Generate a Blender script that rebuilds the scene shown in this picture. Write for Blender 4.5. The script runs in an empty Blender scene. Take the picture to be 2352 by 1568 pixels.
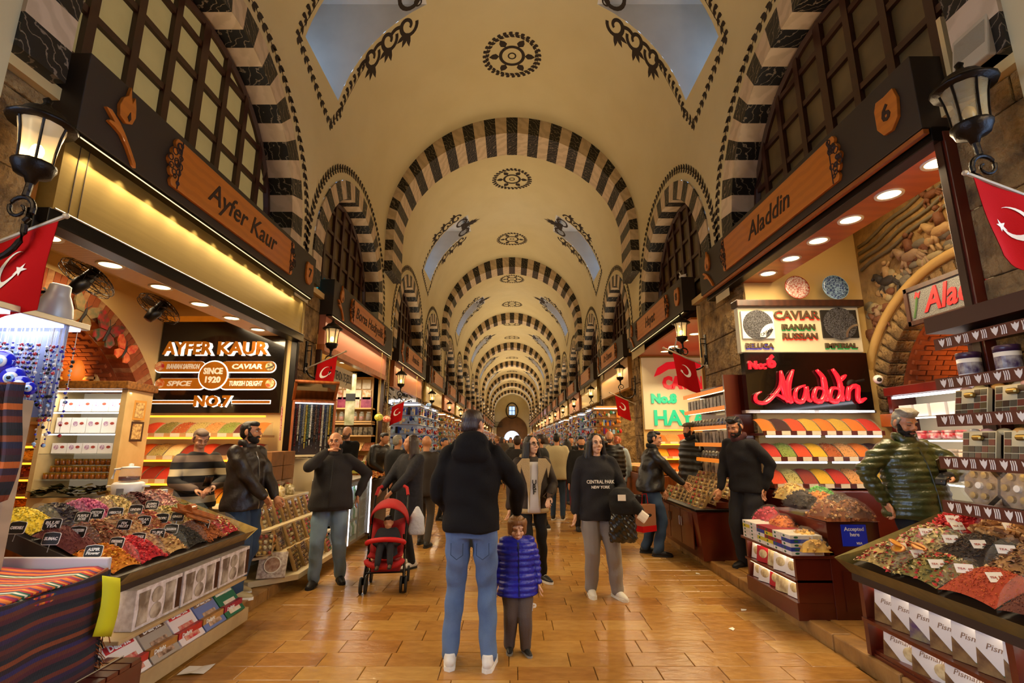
import bpy, bmesh, math, random
import numpy as np
from mathutils import Vector, Matrix, Euler
RND = random.Random(11)
S = bpy.context.scene
COL = S.collection
PI = math.pi

# ---------------------------------------------------------------- camera
cam_d = bpy.data.cameras.new('camera'); cam_d.sensor_width = 36; cam_d.lens = 36 * 1120 / 2352
cam_d.clip_start = .05; cam_d.clip_end = 300
cam = bpy.data.objects.new('camera', cam_d); COL.objects.link(cam)
cam.location = (0, 0, 1.6); cam.rotation_euler = (math.radians(101.5), 0, 0)
S.camera = cam

# ---------------------------------------------------------------- world, exposure
w = bpy.data.worlds.new('world'); S.world = w; w.use_nodes = True
w.node_tree.nodes['Background'].inputs[0].default_value = (.36, .58, 1, 1)
w.node_tree.nodes['Background'].inputs[1].default_value = 8.0
S.view_settings.view_transform = 'Standard'; S.view_settings.look = 'None'
S.view_settings.exposure = .12; S.view_settings.gamma = 1; S.view_settings.use_curve_mapping = False

C_ = S.cycles; C_.max_bounces = 4; C_.diffuse_bounces = 2; C_.glossy_bounces = 2; C_.transmission_bounces = 2; C_.transparent_max_bounces = 6; C_.caustics_reflective = False; C_.caustics_refractive = False; C_.adaptive_threshold = .06; C_.adaptive_min_samples = 16; C_.sample_clamp_indirect = 3
# ---------------------------------------------------------------- large lights: the ceiling lamps of the shops, sign strips, added vault fill
WARM = (1, .76, .44)
def area(name, loc, sx, sy, power, col=WARM, rot=(0, 0, 0), spread=PI):
    d = bpy.data.lights.new(name, 'AREA'); d.shape = 'RECTANGLE'; d.size = sx; d.size_y = sy
    d.energy = power; d.color = col; d.spread = spread
    o = bpy.data.objects.new(name, d); COL.objects.link(o); o.location = loc; o.rotation_euler = rot
    return o
def point(name, loc, power, col=WARM, r=.05):
    d = bpy.data.lights.new(name, 'POINT'); d.energy = power; d.color = col; d.shadow_soft_size = r
    o = bpy.data.objects.new(name, d); COL.objects.link(o); o.location = loc
    return o
PITCH, BAY = 5.3, 10.6
LSIGN = [3.25 + PITCH * i for i in range(-1, 17)]          # where each shop begins, along the aisle
RSIGN = [3.45 + PITCH * i for i in range(-1, 17)]
for i, y in enumerate(LSIGN[:11] + LSIGN[11::2]):                          # LED strips on the undersides of the shop signs, one per shop, throwing light out over the aisle
    k = 1 if i < 3 else 1.4 if i < 6 else 2.2 if i < 11 else 5
    area('sign_strip_light', (-3.28, y + 2.2, 3.80), .05, 4.0, 52 * k, WARM, (0, math.radians(-38), 0))
    area('sign_strip_light', (3.28, y + 2.4, 3.80), .05, 4.0, 52 * k, WARM, (0, math.radians(38), 0))
    # added fill above the signs to brighten the vault, no lamps there
    area('vault_fill_light', (-3.18, y + 2.2, 4.64), .06, 4.0, 21 * k, (1, .81, .54), (0, math.radians(180 + 32), 0), 1.9)
    area('vault_fill_light', (3.18, y + 2.4, 4.64), .06, 4.0, 21 * k, (1, .81, .54), (0, math.radians(180 - 32), 0), 1.9)
for i, y in enumerate(LSIGN[:10]):                          # ceiling lamps inside the shops
    if i == 1:
        area('shop_light', (-3.82, y + 2.2, 3.21), .3, 3.6, 110, WARM); area('shop_light', (-5.0, y + 2.1, 3.7), .3, 1.6, 30, WARM)
    else:
        area('shop_light', (-4.1, y + 2.1, 3.12), .9, 3.4, 110, (1, .84, .6) if i < 3 else (.95, .95, 1))
    if i == 1: area('shop_light', (3.66, y + 1.75, 3.90), .3, 3.2, 125, WARM); area('shop_light', (4.5, y + 1.8, 4.9), .3, 2.0, 22, WARM)
    else: area('shop_light', (4.2, y + 2.3, 3.12), .9, 3.4, 100, WARM if i < 4 else (1, .9, .75))

# ---------------------------------------------------------------- helpers
def lin(h):
    if not isinstance(h, str): return tuple(h)
    h = h.lstrip('#'); c = [int(h[i:i + 2], 16) / 255 for i in (0, 2, 4)]
    return tuple(x / 12.92 if x <= .04045 else ((x + .055) / 1.055) ** 2.4 for x in c)
_M = {}
def mat(name, col='#888888', rough=.55, metal=0, emit=0, ecol=None, noise=None, bump=None, col2=None, trans=0, alpha=1, coat=0, spec=.5, bands=None, stretch=None):
    """procedural material: colour, optional noise mix towards col2 (scale, amount), optional bump (scale, strength)"""
    if name in _M: return _M[name]
    m = bpy.data.materials.new(name); m.use_nodes = True; _M[name] = m
    nt = m.node_tree; N = nt.nodes; L = nt.links; b = N['Principled BSDF']
    c = lin(col)
    b.inputs['Base Color'].default_value = (*c, 1); b.inputs['Roughness'].default_value = rough
    b.inputs['Metallic'].default_value = metal; b.inputs['Specular IOR Level'].default_value = spec
    b.inputs['Transmission Weight'].default_value = trans; b.inputs['Alpha'].default_value = alpha
    b.inputs['Coat Weight'].default_value = coat
    if emit:
        b.inputs['Emission Color'].default_value = (*lin(ecol or col), 1); b.inputs['Emission Strength'].default_value = emit
    tc = None
    def coord():
        nonlocal tc
        if tc is None:
            t = N.new('ShaderNodeTexCoord'); tc = t.outputs['Object']
            if stretch:
                mp = N.new('ShaderNodeMapping'); mp.inputs['Scale'].default_value = stretch
                L.new(tc, mp.inputs[0]); tc = mp.outputs[0]
        return tc
    if noise or bands:
        c2 = lin(col2) if col2 else tuple(x * .55 for x in c)
        mx = N.new('ShaderNodeMix'); mx.data_type = 'RGBA'
        mx.inputs[6].default_value = (*c, 1); mx.inputs[7].default_value = (*c2, 1)
        cr = N.new('ShaderNodeMapRange')
        if bands:
            t = N.new('ShaderNodeTexWave'); t.bands_direction = bands[0]; t.inputs['Scale'].default_value = bands[1]
            t.inputs['Distortion'].default_value = bands[2]; t.inputs['Detail'].default_value = 3; amt = bands[3]
            t.inputs['Detail Scale'].default_value = 1.5
            cr.inputs[1].default_value, cr.inputs[2].default_value = bands[4] if len(bands) > 4 else (.3, .8)
            L.new(t.outputs['Fac'], cr.inputs[0])
        else:
            t = N.new('ShaderNodeTexNoise'); t.inputs['Scale'].default_value = noise[0]; t.inputs['Detail'].default_value = 6; amt = noise[1]
            cr.inputs[1].default_value, cr.inputs[2].default_value = .38, .66
            L.new(t.outputs['Fac'], cr.inputs[0])
        cr.inputs[4].default_value = amt
        L.new(coord(), t.inputs['Vector']); L.new(cr.outputs[0], mx.inputs[0]); L.new(mx.outputs[2], b.inputs['Base Color'])
    if bump:
        t = N.new('ShaderNodeTexNoise'); t.inputs['Scale'].default_value = bump[0]; t.inputs['Detail'].default_value = 5
        bp = N.new('ShaderNodeBump'); bp.inputs['Strength'].default_value = bump[1]; bp.inputs['Distance'].default_value = bump[2] if len(bump) > 2 else .02
        L.new(coord(), t.inputs['Vector']); L.new(t.outputs['Fac'], bp.inputs['Height']); L.new(bp.outputs[0], b.inputs['Normal'])
    return m

def T(x=0, y=0, z=0, rx=0, ry=0, rz=0, s=1):
    return Matrix.Translation((x, y, z)) @ Euler((math.radians(rx), math.radians(ry), math.radians(rz))).to_matrix().to_4x4() @ Matrix.Scale(s, 4)

class MB:
    """collects shapes; build() links them as ONE mesh object"""
    def __init__(s): s.v = []; s.f = []; s.m = []; s.mi = 0
    def add(s, vs, fs, mi=None, M=None):
        n = len(s.v); mi = s.mi if mi is None else mi
        if M is not None: vs = [tuple(M @ Vector(p)) for p in vs]
        s.v += [tuple(p) for p in vs]; s.f += [tuple(i + n for i in f) for f in fs]; s.m += [mi] * len(fs); return s
    def box(s, x0, x1, y0, y1, z0, z1, mi=None, M=None):
        v = [(x0, y0, z0), (x1, y0, z0), (x1, y1, z0), (x0, y1, z0), (x0, y0, z1), (x1, y0, z1), (x1, y1, z1), (x0, y1, z1)]
        return s.add(v, BOXF, mi, M)
    def hexa(s, v8, mi=None, M=None): return s.add(v8, BOXF, mi, M)
    def prism(s, poly, z0, z1, mi=None, M=None):
        n = len(poly); v = [(x, y, z0) for x, y in poly] + [(x, y, z1) for x, y in poly]
        f = [tuple(range(n))[::-1], tuple(range(n, 2 * n))] + [(i, (i + 1) % n, n + (i + 1) % n, n + i) for i in range(n)]
        return s.add(v, f, mi, M)
    def tube(s, pts, r, n=8, mi=None, M=None, cap=True, up=(0, 0, 1)):
        pts = [Vector(p) for p in pts]; k = len(pts); rs = r if isinstance(r, (list, tuple)) else [r] * k
        vs = []; fs = []
        for i, p in enumerate(pts):
            d = (pts[min(i + 1, k - 1)] - pts[max(i - 1, 0)]).normalized()
            u = Vector(up) if abs(d.dot(Vector(up))) < .95 else Vector((1, 0, 0))
            a = d.cross(u).normalized(); b = a.cross(d)
            rr = rs[i]; ra, rb = rr if isinstance(rr, tuple) else (rr, rr)
            vs += [tuple(p + a * math.cos(2 * PI * j / n) * ra + b * math.sin(2 * PI * j / n) * rb) for j in range(n)]
        for i in range(k - 1):
            fs += [(i * n + j, i * n + (j + 1) % n, (i + 1) * n + (j + 1) % n, (i + 1) * n + j) for j in range(n)]
        if cap: fs += [tuple(range(n))[::-1], tuple(range((k - 1) * n, k * n))]
        return s.add(vs, fs, mi, M)
    def lathe(s, prof, n=16, mi=None, M=None, cap=True):
        vs = []; fs = []
        for r, z in prof: vs += [(r * math.cos(2 * PI * j / n), r * math.sin(2 * PI * j / n), z) for j in range(n)]
        for i in range(len(prof) - 1):
            fs += [(i * n + j, i * n + (j + 1) % n, (i + 1) * n + (j + 1) % n, (i + 1) * n + j) for j in range(n)]
        if cap: fs += [tuple(range(n))[::-1], tuple(range((len(prof) - 1) * n, len(prof) * n))]
        return s.add(vs, fs, mi, M)
    def ball(s, c, r, n=10, mi=None, M=None):
        r = r if isinstance(r, (tuple, list)) else (r, r, r); h = max(4, n // 2 + 1)
        vs = [(c[0], c[1], c[2] - r[2])]; fs = []
        for i in range(1, h):
            t = -PI / 2 + PI * i / h
            vs += [(c[0] + r[0] * math.cos(t) * math.cos(2 * PI * j / n), c[1] + r[1] * math.cos(t) * math.sin(2 * PI * j / n), c[2] + r[2] * math.sin(t)) for j in range(n)]
        vs.append((c[0], c[1], c[2] + r[2])); e = len(vs) - 1
        fs += [(0, 1 + (j + 1) % n, 1 + j) for j in range(n)]
        for i in range(h - 2):
            fs += [(1 + i * n + j, 1 + i * n + (j + 1) % n, 1 + (i + 1) * n + (j + 1) % n, 1 + (i + 1) * n + j) for j in range(n)]
        fs += [(e, 1 + (h - 2) * n + j, 1 + (h - 2) * n + (j + 1) % n) for j in range(n)]
        return s.add(vs, fs, mi, M)
    def grid(s, fn, us, vs_, mi=None, M=None, skip=None):
        nv = len(vs_); vs = [fn(u, v) for u in us for v in vs_]; fs = []
        for i in range(len(us) - 1):
            for j in range(nv - 1):
                if skip and skip((us[i] + us[i + 1]) / 2, (vs_[j] + vs_[j + 1]) / 2): continue
                fs.append((i * nv + j, (i + 1) * nv + j, (i + 1) * nv + j + 1, i * nv + j + 1))
        return s.add(vs, fs, mi, M)
    def mesh(s, name, mats, smooth=False):
        me = bpy.data.meshes.new(name); me.from_pydata(s.v, [], s.f)
        for m in (mats if isinstance(mats, (list, tuple)) else [mats]): me.materials.append(m)
        if len(me.materials) > 1: me.polygons.foreach_set('material_index', s.m)
        if smooth: me.polygons.foreach_set('use_smooth', [True] * len(me.polygons))
        me.update(); return me
    def build(s, name, mats, parent=None, smooth=False, bevel=0, loc=None):
        return link(name, s.mesh(name, mats, smooth), parent, bevel, loc)
BOXF = [(0, 3, 2, 1), (4, 5, 6, 7), (0, 1, 5, 4), (1, 2, 6, 5), (2, 3, 7, 6), (3, 0, 4, 7)]
def link(name, me, parent=None, bevel=0, loc=None, rot=None):
    o = bpy.data.objects.new(name, me); COL.objects.link(o)
    if parent is not None: o.parent = parent
    if loc is not None: o.location = loc
    if rot is not None: o.rotation_euler = [math.radians(a) for a in rot]
    if bevel:
        b = o.modifiers.new('bevel', 'BEVEL'); b.width = bevel; b.segments = 2; b.limit_method = 'ANGLE'
    return o
def tag(o, label=None, cat=None, group=None, kind=None):
    if label: o['label'] = label
    if cat: o['category'] = cat
    if group: o['group'] = group
    if kind: o['kind'] = kind
    return o
def struct(o, label=None): o['kind'] = 'structure'; o['label'] = label or o.name; return o
def thing(name, label, cat, loc=(0, 0, 0), rz=0, group=None):
    o = bpy.data.objects.new(name, None); COL.objects.link(o); o.empty_display_size = .1
    o.location = loc; o.rotation_euler = (0, 0, math.radians(rz)); return tag(o, label, cat, group)
def dup(root, loc=None, rz=None, label=None, group=None):
    r = root.copy(); COL.objects.link(r)
    if loc is not None: r.location = loc
    if rz is not None: r.rotation_euler[2] = math.radians(rz)
    if label: r['label'] = label
    if group: r['group'] = group
    for ch in root.children:
        c = ch.copy(); COL.objects.link(c); c.parent = r
        for g in ch.children:
            d = g.copy(); COL.objects.link(d); d.parent = c
    return r
TMP = bpy.data.scenes.new('scratch')
def bake(o, name, mats=None, smooth=False):
    """mesh of a temporary object with its modifiers applied, evaluated in a scratch scene"""
    TMP.collection.objects.link(o); TMP.view_layers[0].update(); dg = TMP.view_layers[0].depsgraph
    me = bpy.data.meshes.new_from_object(o.evaluated_get(dg)); me.name = name
    d = o.data; bpy.data.objects.remove(o)
    if smooth: me.polygons.foreach_set('use_smooth', [True] * len(me.polygons))
    return me
_W = {}
def word(s, size, m, parent=None, M=None, ext=.004, bold=0, shear=0, name='lettering', sx=1, align='CENTER', lines=1.0, fit=None):
    """flat or raised lettering lying in its local XY plane; fit = total width"""
    key = (s, size, m.name, ext, bold, shear, align, lines)
    if key not in _W:
        c = bpy.data.curves.new(name, 'FONT'); c.body = s; c.size = size; c.extrude = ext; c.offset = bold; c.shear = shear
        c.align_x = align; c.align_y = 'CENTER'; c.resolution_u = 2; c.space_line = lines; c.materials.append(m)
        _W[key] = bake(bpy.data.objects.new('t', c), name)
    me = _W[key]; o = link(name, me, parent); M = M or Matrix()
    if fit:
        xs = [v.co.x for v in me.vertices]; sx = fit / max(max(xs) - min(xs), 1e-4)
    o.matrix_local = M @ Matrix.Diagonal((sx, 1, 1, 1)); return o
# frames: text readable from the camera side (facing -Y), from the aisle on the left wall (facing +X) and on the right wall (facing -X)
FY = Euler((PI / 2, 0, 0)).to_matrix().to_4x4()
FXL = Euler((PI / 2, 0, PI / 2)).to_matrix().to_4x4()
FXR = Euler((PI / 2, 0, -PI / 2)).to_matrix().to_4x4()
_C, _Sn = math.cos(math.radians(11.5)), math.sin(math.radians(11.5))
def at(px, py, X=None, Y=None, Z=None):
    dx, dy = (px - 1176) / 1120, (784 - py) / 1120; d = Vector((dx, _C - dy * _Sn, _Sn + dy * _C))
    t = X / d.x if X is not None else Y / d.y if Y is not None else (Z - 1.6) / d.z
    return Vector((0, 0, 1.6)) + d * t
def arc(cx, cy, r, a0, a1, n=16, ry=None):
    return [(cx + r * math.cos(math.radians(a0 + (a1 - a0) * i / n)), cy + (ry or r) * math.sin(math.radians(a0 + (a1 - a0) * i / n))) for i in range(n + 1)]
def ordn(n):
    u = ['', 'first', 'second', 'third', 'fourth', 'fifth', 'sixth', 'seventh', 'eighth', 'ninth', 'tenth', 'eleventh', 'twelfth', 'thirteenth', 'fourteenth', 'fifteenth', 'sixteenth', 'seventeenth', 'eighteenth', 'nineteenth']
    if n < 20: return u[n]
    t, o = divmod(n, 10); return ['', '', 'twentieth', 'thirtieth', 'fortieth', 'fiftieth', 'sixtieth', 'seventieth', 'eightieth', 'ninetieth'][t] if o == 0 else ['', '', 'twenty', 'thirty', 'forty', 'fifty', 'sixty', 'seventy', 'eighty', 'ninety'][t] + '-' + u[o]
ORD = ['first', 'second', 'third', 'fourth', 'fifth', 'sixth', 'seventh', 'eighth', 'ninth', 'tenth', 'eleventh', 'twelfth']

# common materials
m_black = mat('black_metal', '#15110e', .35, .6)
m_iron = mat('wrought_iron', '#1d1611', .4, .7, bump=(60, .2))
m_cream = mat('cream_plaster', '#d2c294', .85, noise=(1.3, .3), col2='#c2b080', bump=(30, .06))
m_paint = mat('dark_umber_paint', '#2a1d12', .8)
m_bstone = mat('black_marble', '#0d0a08', .5, bands=('DIAGONAL', 5, 9, .7, (.93, .99)), col2='#95856f')
m_wstone = mat('pale_marble', '#cdb594', .6, bands=('DIAGONAL', 2.0, 7, .45), col2='#a8906e')
m_wood = mat('orange_wood', '#a85a1e', .45, bands=('X', 4, 5, .5), col2='#7e3d10', coat=.2)
m_dwood = mat('dark_brown_wood', '#3b1c0f', .4, bands=('X', 3, 4, .5), col2='#241008')
m_mahog = mat('mahogany_veneer', '#5a1b0c', .3, noise=(5, .5), col2='#3c0f07', coat=.3, stretch=(1, 1, .15))
m_sign = mat('dark_grey_sign_metal', '#352b22', .5, .2)
m_stone = mat('rough_ashlar', '#a58452', .9, noise=(5, .9), col2='#4e381c', bump=(16, 1, .09))
m_curb = mat('worn_curb_stone', '#a0743c', .5, noise=(5, .7), col2='#5d3d1b', bump=(14, .3))
m_white = mat('white_paint', '#e6e2d8', .45)
m_glass = mat('clear_glass', '#dfeee6', .04, alpha=.16)
m_steel = mat('brushed_steel', '#b9b4aa', .3, .9)
m_warmled = mat('warm_led', '#fff0d0', emit=6, ecol='#ffdf9f')
m_whiteled = mat('white_led', '#ffffff', emit=4.5, ecol='#eef2ff')
m_amberled = mat('amber_led', '#ff9a2a', emit=4, ecol='#ff8a1c')
m_red = mat('flag_red', '#a80a0c', .9, spec=.15, bump=(140, .15))
m_offwhite = mat('print_white', '#efe8dc', .6)
m_ink = mat('print_black', '#15120f', .6)
m_skin = mat('skin', '#c98d66', .5, noise=(9, .25), col2='#b57350')
m_skinp = mat('pale_skin', '#dba986', .5, noise=(9, .2), col2='#c98c68')
# ================================================================ THE SETTING
VR, VZ, UPW, WALL, WS = 3.35, 7.1, 3.35, 3.5, 3.25
B0 = 2.56; NB = 8; YEND = B0 + BAY * NB + 9.6
YBACK = -9.2
# ---- floor: stone slabs, the nearest ones single pieces
fl_mats = [mat('floor_slab_%d' % i, c, .23, noise=(3.2, .55), col2=d, bump=(5, .25), coat=.0) for i, (c, d) in enumerate(
    [('#ad7c3a', '#8c6029'), ('#b28342', '#93672f'), ('#a87636', '#855926'), ('#b68a48', '#966c35'), ('#a37034', '#7f5323'), ('#ac7a3b', '#895b2a')])]
fl = MB().box(-2.8, 2.8, YBACK, YEND, -.08, -.032).build('floor', mat('floor_joint_mortar', '#3b2411', .8)); struct(fl, 'warm brown polished stone slab floor of the market aisle')
slab_me = []
for m in fl_mats:
    b = MB(); e = .004; h = .032
    b.add([(-.5, -.5, -h), (.5, -.5, -h), (.5, .5, -h), (-.5, .5, -h), (-.5, -.5, -e), (.5, -.5, -e), (.5, .5, -e), (-.5, .5, -e),
           (-.493, -.485, 0), (.493, -.485, 0), (.493, .485, 0), (-.493, .485, 0)],
          [(0, 3, 2, 1), (0, 1, 5, 4), (1, 2, 6, 5), (2, 3, 7, 6), (3, 0, 4, 7), (4, 5, 9, 8), (5, 6, 10, 9), (6, 7, 11, 10), (7, 4, 8, 11), (8, 9, 10, 11)])
    slab_me.append(b.mesh('floor_slab', m))
rest = MB(); cnt = 0; rest_i = 0
y = 3.05; rr = random.Random(3)
def slab_row(y, d, piece):
    global cnt
    x = -2.52 - rr.uniform(0, .4)
    while x < 2.52:
        w_ = rr.choice([.40, .45, .45, .50, .55]); a, b = max(x, -2.52), min(x + w_, 2.52)
        if b - a > .06:
            i = rr.randrange(6)
            if piece:
                o = link('floor_slab', slab_me[i], fl, loc=((a + b) / 2, y + d / 2, rr.uniform(-.002, .001))); o.scale = (b - a - .004, d - .004, 1); cnt += 1
            else:
                rest.box(a + .004, b - .004, y + .004, y + d - .004, -.032, rr.uniform(-.002, .001), i)
        x += w_
while cnt < 296:
    d = rr.choice([.205, .22, .235]); slab_row(y, d, True); y += d
while y < 45:
    d = .22; slab_row(y, d, False); y += d
rest.box(-2.52, 2.52, 45, YEND, -.032, 0, 1); rest.box(-2.52, 2.52, YBACK, 3.05, -.032, 0, 1)
tag(rest.build('paving', fl_mats, fl), kind='stuff')
# ---- raised platforms with curb stones along both sides
plat_m = mat('platform_stone', '#a8793a', .4, noise=(4, .6), col2='#6d481f')
for sd, nm in ((-1, 'left'), (1, 'right')):
    p = MB().box(*sorted((sd * 2.68, sd * 8.0)), YBACK, YEND, -.03, .10).build('trim_platform_' + nm, plat_m)
    struct(p, 'raised stone platform along the %s row of shops' % nm)
    y = 2.0; k = 0
    cm = MB().box(-.08, .08, -.5, .5, -.09, .05).mesh('curb_stone', m_curb)
    while y < 24:
        L_ = rr.uniform(.55, .95); o = link('curb_stone', cm, p, .012, (sd * 2.60, y + L_ / 2, .058 + rr.uniform(-.004, .004))); o.scale = (1, L_ - .012, 1); y += L_
    y2 = 2.0
    tm = MB().box(-.5, .5, -.5, .5, -.01, .012).mesh('platform_tile', plat_m)
    while y2 < 12:
        for xx in (2.9, 3.3):
            o = link('platform_tile', tm, p, loc=(sd * xx, y2 + .3, .098)); o.scale = (.392, .592, 1)
        y2 += .6
    o = MB().box(*sorted((sd * 2.52, sd * 2.68)), y, YEND, 0, .11).build('curb_stone', m_curb, p)
# ---- vault
def vs(a, y, off=0.0):
    """a point of the inner skin: a = arc length from the crown (signed); beyond the springing it runs down the wall"""
    r = VR - off; lim = VR * PI / 2; s = 1 if a >= 0 else -1; a = abs(a)
    if a <= lim: t = a / VR; return (s * r * math.sin(t), y, VZ + r * math.cos(t))
    return (s * (UPW - off), y, VZ - (a - lim))
A0, A1 = VR * math.radians(30), VR * math.radians(77)
angs = sorted(set([-VR * PI / 2 + VR * PI * i / 40 for i in range(41)] + [A0, A1, -A0, -A1]))
def bay_start(k): return B0 + BAY * k
SKW = .74
for k in range(-1, NB + 1):
    y0 = bay_start(k) - 1.06; y1 = y0 + BAY if k < NB else YEND
    yc = bay_start(k) + 4.77
    b = MB()
    b.grid(lambda a, y: vs(a, y), angs, sorted([y0, y0 + 2, yc - 2, yc - SKW, yc + SKW, yc + 2, y1 - 2, y1]), 0, None,
           (lambda a, y: A0 < abs(a) < A1 and abs(y - yc) < SKW) if k >= -1 else None)
    shaft = MB()
    for sd in (-1, 1):          # the light shaft behind each opening, running out to the roof
        arcp = [vs(sd * (A0 + (A1 - A0) * i / 8), 0) for i in range(9)]; xo = sd * 4.9
        for ya in (yc - SKW, yc + SKW):
            shaft.add([(p[0], ya, p[2]) for p in arcp] + [(xo, ya, p[2]) for p in arcp], [(i, i + 1, 10 + i, 9 + i) for i in range(8)])
        for p in (arcp[0], arcp[-1]):
            shaft.add([(p[0], yc - SKW, p[2]), (p[0], yc + SKW, p[2]), (xo, yc + SKW, p[2]), (xo, yc - SKW, p[2])], [(0, 1, 2, 3)])
    for sd in (-1, 1): shaft.box(*sorted((sd * 4.86, sd * 4.95)), yc - SKW, yc + SKW, 8.75, vs(A0, 0)[2])
    c = b.build('ceiling', m_cream, smooth=True); struct(c, 'cream plaster barrel vault with painted ornament and two skylights')
    shaft.build('skylight_shaft', mat('shaft_plaster', '#dcd6c8', .85, noise=(2, .2)), c)
    for sd in (-1, 1):
        f = MB(); za, zb = vs(A1, 0)[2], vs(A0, 0)[2]
        zb = 8.75
        for t in (0, .5, 1): f.box(sd * 4.88 - .02, sd * 4.88 + .02, yc - SKW, yc + SKW, za + (zb - za) * t - .03, za + (zb - za) * t + .03)
        for t in (-1, 0, 1): f.box(sd * 4.88 - .02, sd * 4.88 + .02, yc + SKW * t - .03, yc + SKW * t + .03, za, zb)
        f.build('skylight_frame', m_white, c)
        for i in (0, 1):
            for j in (0, 1):
                MB().box(sd * 4.88 - .004, sd * 4.88 + .004, yc - SKW + j * SKW, yc + j * SKW, za + (zb - za) * i / 2, za + (zb - za) * (i + 1) / 2).build('pane', m_glass, c)
    if k < 0: continue
    # ---- painted ornament: flat paint on the plaster
    def leaf(b, cx, cy, ang, L, Wd, surf, both=False):
        ca, sa = math.cos(ang), math.sin(ang); pts = []
        for t, h in ((0, 0), (.3, .5), (.65, .42), (1, 0), (.65, -.42), (.3, -.5)):
            px, py = t * L, h * Wd; pts.append(surf(cx + px * ca - py * sa, cy + px * sa + py * ca))
        b.add(pts, [tuple(range(6))])
    def stroke(b, path, wd, surf):
        n = len(path); vv = []
        for i, (x, yy) in enumerate(path):
            x0, y0_ = path[max(i - 1, 0)]; x1, y1_ = path[min(i + 1, n - 1)]; dx, dy = x1 - x0, y1_ - y0_; L = math.hypot(dx, dy) or 1
            h = (wd[i] if isinstance(wd, list) else wd) / 2
            vv += [surf(x - dy / L * h, yy + dx / L * h), surf(x + dy / L * h, yy - dx / L * h)]
        b.add(vv, [(2 * i, 2 * i + 1, 2 * i + 3, 2 * i + 2) for i in range(n - 1)])
    def garland(b, path, surf, step=.16, L=.16, wd=.07):
        stroke(b, path, .014, surf); acc = 0; k2 = 0
        for (x0, y0_), (x1, y1_) in zip(path, path[1:]):
            d = math.hypot(x1 - x0, y1_ - y0_); an = math.atan2(y1_ - y0_, x1 - x0)
            while acc < d:
                t = acc / d; x, yy = x0 + (x1 - x0) * t, y0_ + (y1_ - y0_) * t
                leaf(b, x, yy, an + .6, L, wd, surf); leaf(b, x, yy, an - .8, L * .75, wd * 1.2, surf)
                leaf(b, x + .5 * step * math.cos(an), yy + .5 * step * math.sin(an), an + 1.2, L * .4, wd * .7, surf); acc += step
            acc -= d
    SF = lambda a, y: vs(a, y, .005)
    lod = k > 3
    for ym in (yc - 2.55, yc + 2.55):        # round medallions on the crown
        b = MB(); n = 40
        cir = lambda r, n=32, s=1.0: [(r * math.cos(2 * PI * i / n), ym + r * s * math.sin(2 * PI * i / n)) for i in range(n + 1)]
        garland(b, cir(.62), SF, .13, .14, .08); stroke(b, cir(.27), .075, SF); stroke(b, cir(.085, 16), .035, SF)
        for i in range(6):
            t = 2 * PI * i / 6; leaf(b, .3 * math.cos(t), ym + .3 * math.sin(t), t, .24, .17, SF)
        b.build('painted_medallion', m_paint, c)
    for sd in (-1, 1):                      # garland and scrollwork framing each skylight
        b = MB(); q = lambda a, y: SF(sd * a, y)
        a0, a1, yl, yr = A0 + .3, A1 + .16, yc - SKW - .17, yc + SKW + .17
        for yy in (yl, yr):
            garland(b, [(a0 + 1.25, yy), (a1 + (.0), yy)], q)
        garland(b, [(a1, yl), (a1 + .42, yc + SKW * .9)], q); garland(b, [(a1 + .42, yc + SKW * .9), (a1, yr)], q)
        for yy, s2 in ((yl, -1), (yr, 1)):  # running scrolls
            for j in range(3):
                cx = a0 + .2 + j * .5; sp = []
                for i in range(26):
                    t = i / 25; an = t * 4.6 * PI / 2; r = .25 * (1 - t * .7); sp.append((cx - r * math.cos(an) * .9, yy + s2 * (.05 + r * math.sin(an))))
                stroke(b, sp, [.095 * (1 - .6 * abs(i / 25 - .4)) for i in range(26)], q)
                for an in (.2, .8, 1.4): leaf(b, cx + .03, yy + s2 * .2, s2 * an, .32, .11, q)
                stroke(b, [(cx + .12 + .3 * i / 8, yy - s2 * .05 * math.sin(PI * i / 8)) for i in range(9)], .08, q)
        for j in range(-3, 4):              # palmette at the upper end
            an = PI + j * .36; leaf(b, a0 - .02 + .0, yc + .1 * j, an, .75 - .07 * abs(j), .17, q)
            stroke(b, arc(a0 - .25 + .04 * abs(j), yc + .2 * j, .075, 0, 360, 12), .035, q)
        for yy in (yc - .42, yc + .42):
            stroke(b, arc(a0 + .02, yy, .22, 0, 400, 20), .085, q)
        stroke(b, [(a0, yc - .3), (a0, yc + .3)], .14, q)
        b.build('painted_scrollwork', m_paint, c)
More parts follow.
